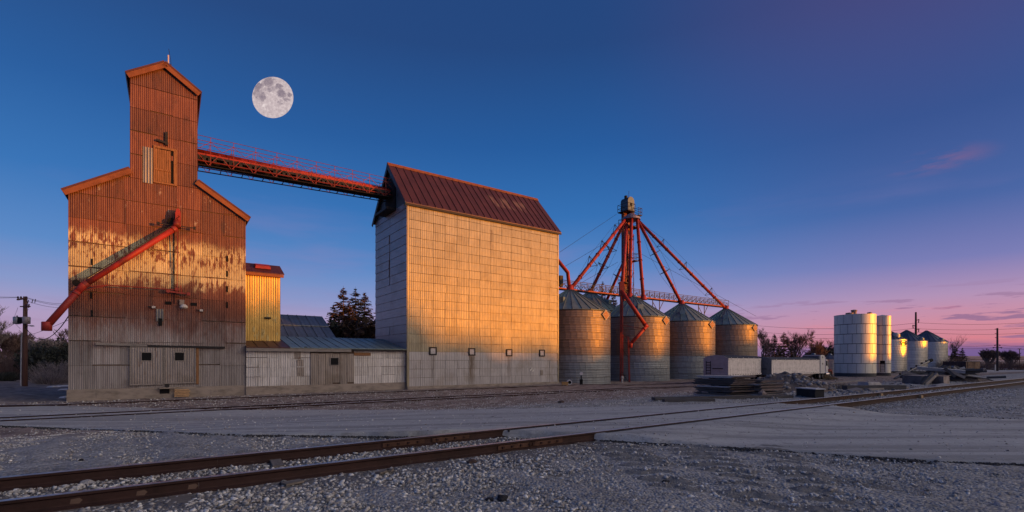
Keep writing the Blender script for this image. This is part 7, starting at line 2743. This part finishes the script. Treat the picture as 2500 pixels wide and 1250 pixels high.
def build_grass():
    k = []
    for x, y, rad, h in ((2000, 925, 1.3, 1.15), (2015, 926, 1.0, .9), (1985, 924, 1.0, .9), (1972, 922, 1.0, .6), (2030, 928, .8, .6)):
        k.append((gp(x, y), rad, h))
    blades('dry_grass', k, 3600, 1, M_DRY, 1, .02)
    k = []
    for x in range(1885, 1980, 9):
        k.append((gp(x, 921), 1.0, .5))
    for x, y in ((2048, 948), (2060, 950), (1868, 940), (1850, 934)):
        k.append((gp(x, y), .7, .5))
    blades('dry_weeds', k, 2600, 1, M_DRYG, 2, .015)
    k = []
    for x in range(2400, 2520, 6):
        k.append((gp(x, 897), 3.0, .7))
    k2 = [(gpt(x, 210), 7.0, 2.2 + 1.2 * math.sin(x * .07)) for x in range(2325, 2540, 5)]
    blades('far_brush', k2, 3600, 1, M_TWIG, 5, .07)
    blades('far_dry_grass', k, 2400, 1, M_DRYG, 3, .05)
    k = [(gp(x, y), rad, h) for x, y, rad, h in ((945, 1092, .16, .16), (985, 1088, .20, .13), (1075, 1086, .22, .12), (1110, 1083, .2, .1), (1000, 1133, .1, .12), (880, 1100, .1, .1), (790, 957, .8, .12), (700, 960, .5, .1))]
    r9 = random.Random(12)
    for _ in range(34):
        x, y = r9.choice([(r9.uniform(0, 1400), None), (r9.uniform(0, 2500), r9.uniform(1075, 1240))])
        if y is None:
            y = 1163 - .084 * x + r9.uniform(-2, 40)
        if road_far(x) - 4 < y < road_near(x) + 4:
            continue
        k.append((gp(x, y), r9.uniform(.05, .16), r9.uniform(.05, .11)))
    blades('weed_tufts', k, 1100, 1, M_DRYG, 4, .004)


build_grass()


# ---------------------------------------------------------------- poles and wires
def build_poles():
    mp = simple('tarred_pole_wood', (.17, .085, .06), .9, 0, .4, 2, (6, 6, .4))
    mpd = simple('dark_pole', (.05, .035, .035), .9)
    mg = simple('grey_transformer', (.33, .34, .36), .45, .3)
    mcer = simple('dark_insulator', (.09, .04, .04), .4)
    P = gp(61, 943)
    k = P.y / F
    o = thing('utility_pole', 'wooden utility pole with two grey transformers, left of the elevator', 'utility pole', P, 0)
    H = (943 - 724) * k
    obj('pole', MB().tube([(0, 0, -.4), (.03, 0, H)], [.19, .14], 10), mp, o, True)
    obj('conduit', MB().tube([(-.26, -.1, 0), (-.2, -.1, (943 - 825) * k), (-.13, -.1, (943 - 812) * k)], .045, 6), simple('white_conduit', (.55, .53, .52), .6), o)
    z = (943 - 730) * k
    obj('crossarm', MB().beam((-.46, -.2, z - .08), (.34, -.16, z + .06), .12, .12), mp, o)
    for x in (-.42, -.16, .28):
        obj('insulator', MB().lathe([(0, .22), (.05, .2), (.07, .08), (.03, 0)], 8), mcer, o, loc=(x, -.18, z + .0))
    z2 = (943 - 749) * k
    obj('lower_arm', MB().beam((-.2, -.2, z2), (.68, -.24, z2), .09, .09), mp, o)
    for x in (.28, .44, .6):
        ins = obj('cutout', MB().tube([(x, -.3, z2 - .12), (x + .05, -.3, z2 + .2)], .05, 8), mcer, o)
    for x, y in ((77, 733), (87, 732), (94, 731)):
        dx, zz = (x - 61) * k, (943 - y) * k
        obj('arrester', MB().tube([(dx - .08, -.25, zz - .32), (dx, -.25, zz)], .028, 6), mcer, o)
    for x, m_ in ((-12, mg), (10.5, simple('pinkish_transformer', (.42, .34, .33), .5, .2))):
        xx = x * k
        tr = obj('transformer', MB().lathe([(0, -.05), (.26, 0), (.27, 16 * k), (.2, 17 * k), (0, 17.4 * k)], 14), m_, o, True, loc=(xx, -.25, (943 - 791) * k))
        obj('bushing', MB().tube([(0, 0, 17 * k), (0, 0, 20 * k)], .05, 6), mcer, tr)
    obj('junction_box', MB().box(-.2, .2, -.45, -.1, (943 - 790) * k, (943 - 775) * k), M_BLACK, o)
    zl = (943 - 797) * k
    arm = obj('lamp_arm', MB().tube([(.1, -.1, zl - .1), (.35, -.1, zl + .06), (.55, -.1, zl + .05)], .03, 6), M_DKMETAL, o)
    obj('lamp_head', MB().lathe([(0, .07), (.12, .05), (.2, -.02), (0, -.06)], 10), mg, arm, True, loc=(.68, -.1, zl + .04))
    for pts in (((-.3, -.3, z2 - .1), (-.55, -.35, z2 - .9), (-.35, -.3, (943 - 776) * k)), ((.6, -.3, z2 - .2), (.35, -.35, z2 - .8), (-.1, -.3, z2 - 1.15)), ((-.45, -.3, (943 - 778) * k), (-.5, -.3, (943 - 792) * k), (-.2, -.2, (943 - 803) * k)), ((.42, -.3, (943 - 778) * k), (.5, -.3, (943 - 788) * k), (.2, -.2, (943 - 795) * k))):
        obj('jumper_wire', MB().tube(pts, .014, 4), M_BLACK, o)
    # wires
    def wire(label, a, b_, sag, group, r=.014, n=10):
        pts = []
        for i in range(n + 1):
            u = i / n
            p = a.lerp(b_, u)
            p.z -= sag * 4 * u * (1 - u)
            pts.append(p - a)
        tag(obj('power_wire', MB().tube(pts, r, 4, cap=False), M_BLACK, loc=a), label, 'wire', group)
    GWL = 'wires running to the left utility pole'
    tp = lambda dx, y: P + Vector((dx, -.2, (943 - y) * k))
    wire('uppermost wire coming in from the left picture edge', at(-120, 716, 40), tp(-.42, 726), .1, GWL)
    wire('second wire coming in from the left picture edge', at(-120, 722, 40), tp(-.16, 727), .1, GWL)
    wire('upper wire from the pole towards the elevator', tp(.28, 726), at(172, 740, 52), .25, GWL)
    wire('middle wire from the pole towards the elevator', tp(.3, 728), at(172, 744, 52), .25, GWL)
    wire('lower wire from the pole towards the elevator', tp(.3, 735), at(172, 750, 52), .25, GWL)
    e = FE.loc + Vector((0, 0, 0))
    corner = W(FE.t0 + .02, FE.s0 + .3, 0)
    c1 = Vector((corner.x, corner.y, HC + (HZ - 768) * corner.y / F))
    c2 = Vector((corner.x, corner.y, HC + (HZ - 780) * corner.y / F))
    wire('thick black cable sagging from pole lamp to elevator corner', tp(.2, 797), c1, 1.3, GWL, .03, 14)
    wire('thin straight wire from elevator corner down to the pole', tp(.05, 822), c2, .1, GWL)

    # far right pole with arms
    P = gpt(2435, 150)
    k = P.y / F
    o = thing('power_pole', 'dark wooden power pole with short arms at far right', 'utility pole', P, 0)
    H = hgt(P, 801)
    obj('pole', MB().tube([(0, 0, -.5), (0, 0, H)], [.30, .22], 8), mpd, o)
    for i, y in enumerate((803, 814, 824)):
        obj('bracket_arm', MB().beam((-.75, 0, hgt(P, y)), (0, 0, hgt(P, y + 1)), .12, .12), mpd, o)
    for y, w_ in ((842, 6), (848, 10)):
        obj('crossarm', MB().beam((-w_ * k, 0, hgt(P, y)), (w_ * k, 0, hgt(P, y)), .12, .12), mpd, o)
        for s_ in (-1, 1):
            obj('insulator', MB().box(s_ * w_ * k - .12, s_ * w_ * k + .12, -.1, .1, hgt(P, y) - .3, hgt(P, y)), mpd, o)
    # transmission pole with three bracket arms
    Q = gpt(2236, 210)
    k2 = Q.y / F
    o = thing('transmission_pole', 'tall dark steel pole with three bracket arms behind the far bins', 'utility pole', Q, 0)
    obj('pole', MB().tube([(0, 0, -.5), (0, 0, hgt(Q, 762))], [.55, .32], 8), mpd, o)
    arms = []
    for s_, y in ((1, 783), (-1, 797), (1, 806)):
        z = hgt(Q, y)
        obj('bracket_arm', MB().tube([(0, 0, z), (s_ * 7.5 * k2, 0, z + 3.5 * k2)], .14, 6).tube([(s_ * 7.5 * k2, 0, z + 3.5 * k2), (s_ * 6.5 * k2, 0, z - 5 * k2)], .16, 6), mpd, o)
        arms.append(Q + Vector((s_ * 6.5 * k2, 0, z - 5 * k2)))
    GWR = 'power wires on the right'
    for a, yl, yr, lab in ((arms[0], 797, 783, 'uppermost long power wire over the far bins'), (arms[1], 812, 796, 'middle long power wire over the far bins'), (arms[2], 822, 809, 'lowest long power wire over the far bins')):
        wire(lab + ', right span', a, at(2560, yr, 235), 1.2, GWR, .055)
        wire(lab + ', left span', at(1848, yl - 2, 260), a, 2.0, GWR, .055)
    for i, (y, yr, lab) in enumerate(((842, 843, 'wire from the far power pole crossarm, upper'), (848, 851, 'wire from the far power pole crossarm, lower'))):
        wire(lab, at(2318, y + 1, 190), P + Vector((0, 0, hgt(P, y))), .4, GWR, .035)
        wire(lab + ', beyond the pole', P + Vector((0, 0, hgt(P, y))), at(2560, yr, 150), .4, GWR, .035)
    # distant lamp mast
    R = gpt(2489, 320)
    o = thing('lamp_mast', 'slender lamp mast far away near the right edge', 'lamp mast', R, 0)
    obj('mast', MB().tube([(0, 0, 0), (0, 0, hgt(R, 851))], .2, 6), mpd, o)
    obj('lamp_bar', MB().box(-1.2, 1.2, -.1, .1, hgt(R, 852), hgt(R, 850.8)), mpd, o)
    # white marker post
    S = gpt(2430, 140)
    tag(obj('marker_post', MB().box(-.15, .15, -.05, .05, 0, 2.0), simple('pale_post', (.5, .46, .44), .8), loc=S), 'pale marker post left of the far power pole', 'post')


build_poles()


# ---------------------------------------------------------------- far land, unseen shadow belt and moon
def build_far_land():
    # low rise along the horizon
    mb = MB()
    n = 240
    for i in range(n):
        a = 2 * math.pi * i / n
        hh = 24 + 7 * math.sin(3 * a + 1) + 4 * math.sin(11 * a) + 2 * math.sin(29 * a + 2)
        for d, z in ((2100, -1.5), (2500, hh * .35), (3000, hh * .75), (3500, hh)):
            mb.v.append((d * math.sin(a), d * math.cos(a), z))
        mb.v.append((4100 * math.sin(a), 4100 * math.cos(a), -3))
    for i in range(n):
        q = (i + 1) % n
        for k in range(4):
            mb.f.append((i * 5 + k, q * 5 + k, q * 5 + k + 1, i * 5 + k + 1))
    m, t, b = new_mat('far_fields')
    co = t.add('ShaderNodeTexCoord').outputs['Object']
    fn = t.noise(t.mapping(co, (.0016, .006, .1), rot=(0, 0, -.6)), 1.0, 4, .6)
    t.put(b.inputs['Base Color'], t.ramp(fn, [(.40, (.07, .055, .06, 1)), (.52, (.16, .13, .14, 1)), (.60, (.42, .40, .42, 1))]))
    b.inputs['Roughness'].default_value = 1
    struct('hills', mb, m)
    # unseen tree belt added sunset-side, its height shaped to shade the yard
    SH = Vector((SDIR.x, SDIR.y, 0)).normalized()
    QD = Vector((-SH.y, SH.x, 0))
    if QD.y < 0:
        QD = -QD
    r = random.Random(40)
    prof = [(-120, 16), (0, 16), (18, 15.6), (30, 15.4), (36, 14.6), (41, 12.0), (49, 11.2), (60, 10.9), (78, 10.9), (90, 12.2), (100, 12.0), (108, 8.6), (116, 7.4), (142, 7.4), (160, 9.6), (175, 11), (260, 11)]
    mb = MB()
    step = .5
    cols = int((260 + 120) / step)
    rows = 10
    for i in range(cols + 1):
        q = -120 + i * step
        top = float(np.interp(q, [p[0] for p in prof], [p[1] for p in prof]))
        top *= 1 + .035 * math.sin(q * 1.1) + .03 * math.sin(q * 2.7 + 1) + r.uniform(-.03, .03)
        for k in range(rows + 1):
            a = math.pi * k / rows
            dp = -4.0 * math.cos(a) * (.75 + .25 * math.sin(q * .8 + k)) + r.uniform(-.3, .3)
            z = top * math.sin(a) ** .55 + (r.uniform(-.3, .3) if 0 < k < rows else -.5) - 1.0 * 0
            v = SH * (150 + dp) + QD * q
            mb.v.append((v.x, v.y, z))
    for i in range(cols):
        for k in range(rows):
            a = i * (rows + 1) + k
            mb.f.append((a, a + 1, a + rows + 2, a + rows + 1))
    for k in range(14000):
        q = r.uniform(-118, 258)
        top = float(np.interp(q, [p[0] for p in prof], [p[1] for p in prof]))
        z = top * r.uniform(.1, 1.06)
        c = SH * (150 + r.uniform(-4.3, 4.3)) + QD * q + Vector((0, 0, z))
        s_ = lambda: Vector((r.uniform(-1, 1), r.uniform(-1, 1), r.uniform(-1, 1))) * .5
        mb.poly([c + s_(), c + s_(), c + s_()])
    struct('shadow_belt', mb, M_NEEDLE, kind='stuff')


build_far_land()


def build_moon():
    D = 3000.0
    C = at(666, 238, D)
    Rm = 50.6 / F * D * .985
    m = bpy.data.materials.new('moonlit_rock')
    m.use_nodes = True
    t = NT(m.node_tree)
    t.n.clear()
    co = t.add('ShaderNodeTexCoord').outputs['Object']
    wob = t.noise(co, 6.0 / Rm, 5, .65, out=1)
    wv = t.add('ShaderNodeVectorMath', operation='MULTIPLY_ADD')
    t.put(wv.inputs[0], wob)
    wv.inputs[1].default_value = (.5, .5, .5)
    sc_ = t.add('ShaderNodeVectorMath', operation='SCALE')
    t.put(sc_.inputs[0], co)
    sc_.inputs['Scale'].default_value = 1.0 / Rm
    t.put(wv.inputs[2], sc_.outputs[0])
    x, y, z = t.sep(wv.outputs[0])
    mask = None
    for (cx_, cz_, rr_, st) in ((-.62, .42, .24, 1), (-.74, .16, .18, .9), (-.10, .66, .33, .95), (-.42, .55, .2, .6), (.44, .40, .20, .95), (.56, .06, .23, 1), (.88, .05, .10, .9), (.73, -.20, .15, .85), (.46, -.35, .11, .7), (-.68, -.10, .12, .9), (-.38, -.10, .22, .9), (-.52, .08, .2, .6), (.0, .22, .15, .75), (-.3, .28, .2, .35), (.15, .28, .16, .5)):
        dx = t.math('SUBTRACT', x, cx_ + .25)
        dz = t.math('SUBTRACT', z, cz_ + .25)
        d = t.math('SQRT', t.math('ADD', t.math('MULTIPLY', dx, dx), t.math('MULTIPLY', dz, dz)))
        v = t.math('MULTIPLY', t.math('SUBTRACT', 1.0, t.smooth(d, rr_ * .55, rr_ * 1.15)), st)
        mask = v if mask is None else t.math('MAXIMUM', mask, v)
    n2 = t.noise(co, 9.0 / Rm, 6, .7)
    hi = t.ramp(n2, [(.3, lin(168, 152, 156)), (.55, lin(196, 180, 182)), (.75, lin(222, 208, 206))])
    hi = t.mix(t.math('MULTIPLY', t.smooth(z, .0, -.9), .0), hi, lin(214, 188, 178))
    lo = t.ramp(n2, [(.3, lin(112, 102, 118)), (.7, lin(146, 130, 138))])
    col = t.mix(t.math('MULTIPLY', mask, .9), hi, lo)
    # bright ray craters
    for cx_, cz_, rr_ in ((-.35, -.53, .07), (-.24, .36, .04), (-.52, .66, .03)):
        dx = t.math('SUBTRACT', x, cx_ + .25)
        dz = t.math('SUBTRACT', z, cz_ + .25)
        d = t.math('SQRT', t.math('ADD', t.math('MULTIPLY', dx, dx), t.math('MULTIPLY', dz, dz)))
        col = t.mix(t.math('MULTIPLY', t.math('SUBTRACT', 1.0, t.smooth(d, 0, rr_ * 2)), .7), col, lin(235, 222, 220))
    e = t.add('ShaderNodeEmission')
    t.put(e.inputs[0], col)
    o_ = t.add('ShaderNodeOutputMaterial')
    t.l.new(e.outputs[0], o_.inputs[0])
    mb = MB()
    n, k = 48, 24
    mb.lathe([(Rm * math.sin(math.pi * j / k), -Rm * math.cos(math.pi * j / k)) for j in range(k + 1)], n)
    a = math.atan2(C.x, C.y)
    mb.v = [(v[0], v[1] * .3, v[2]) for v in mb.v]
    o = obj('moon', mb, m, smooth=True, loc=C)
    tag(o, 'large full moon in the blue sky right of the cupola', 'moon')


build_moon()
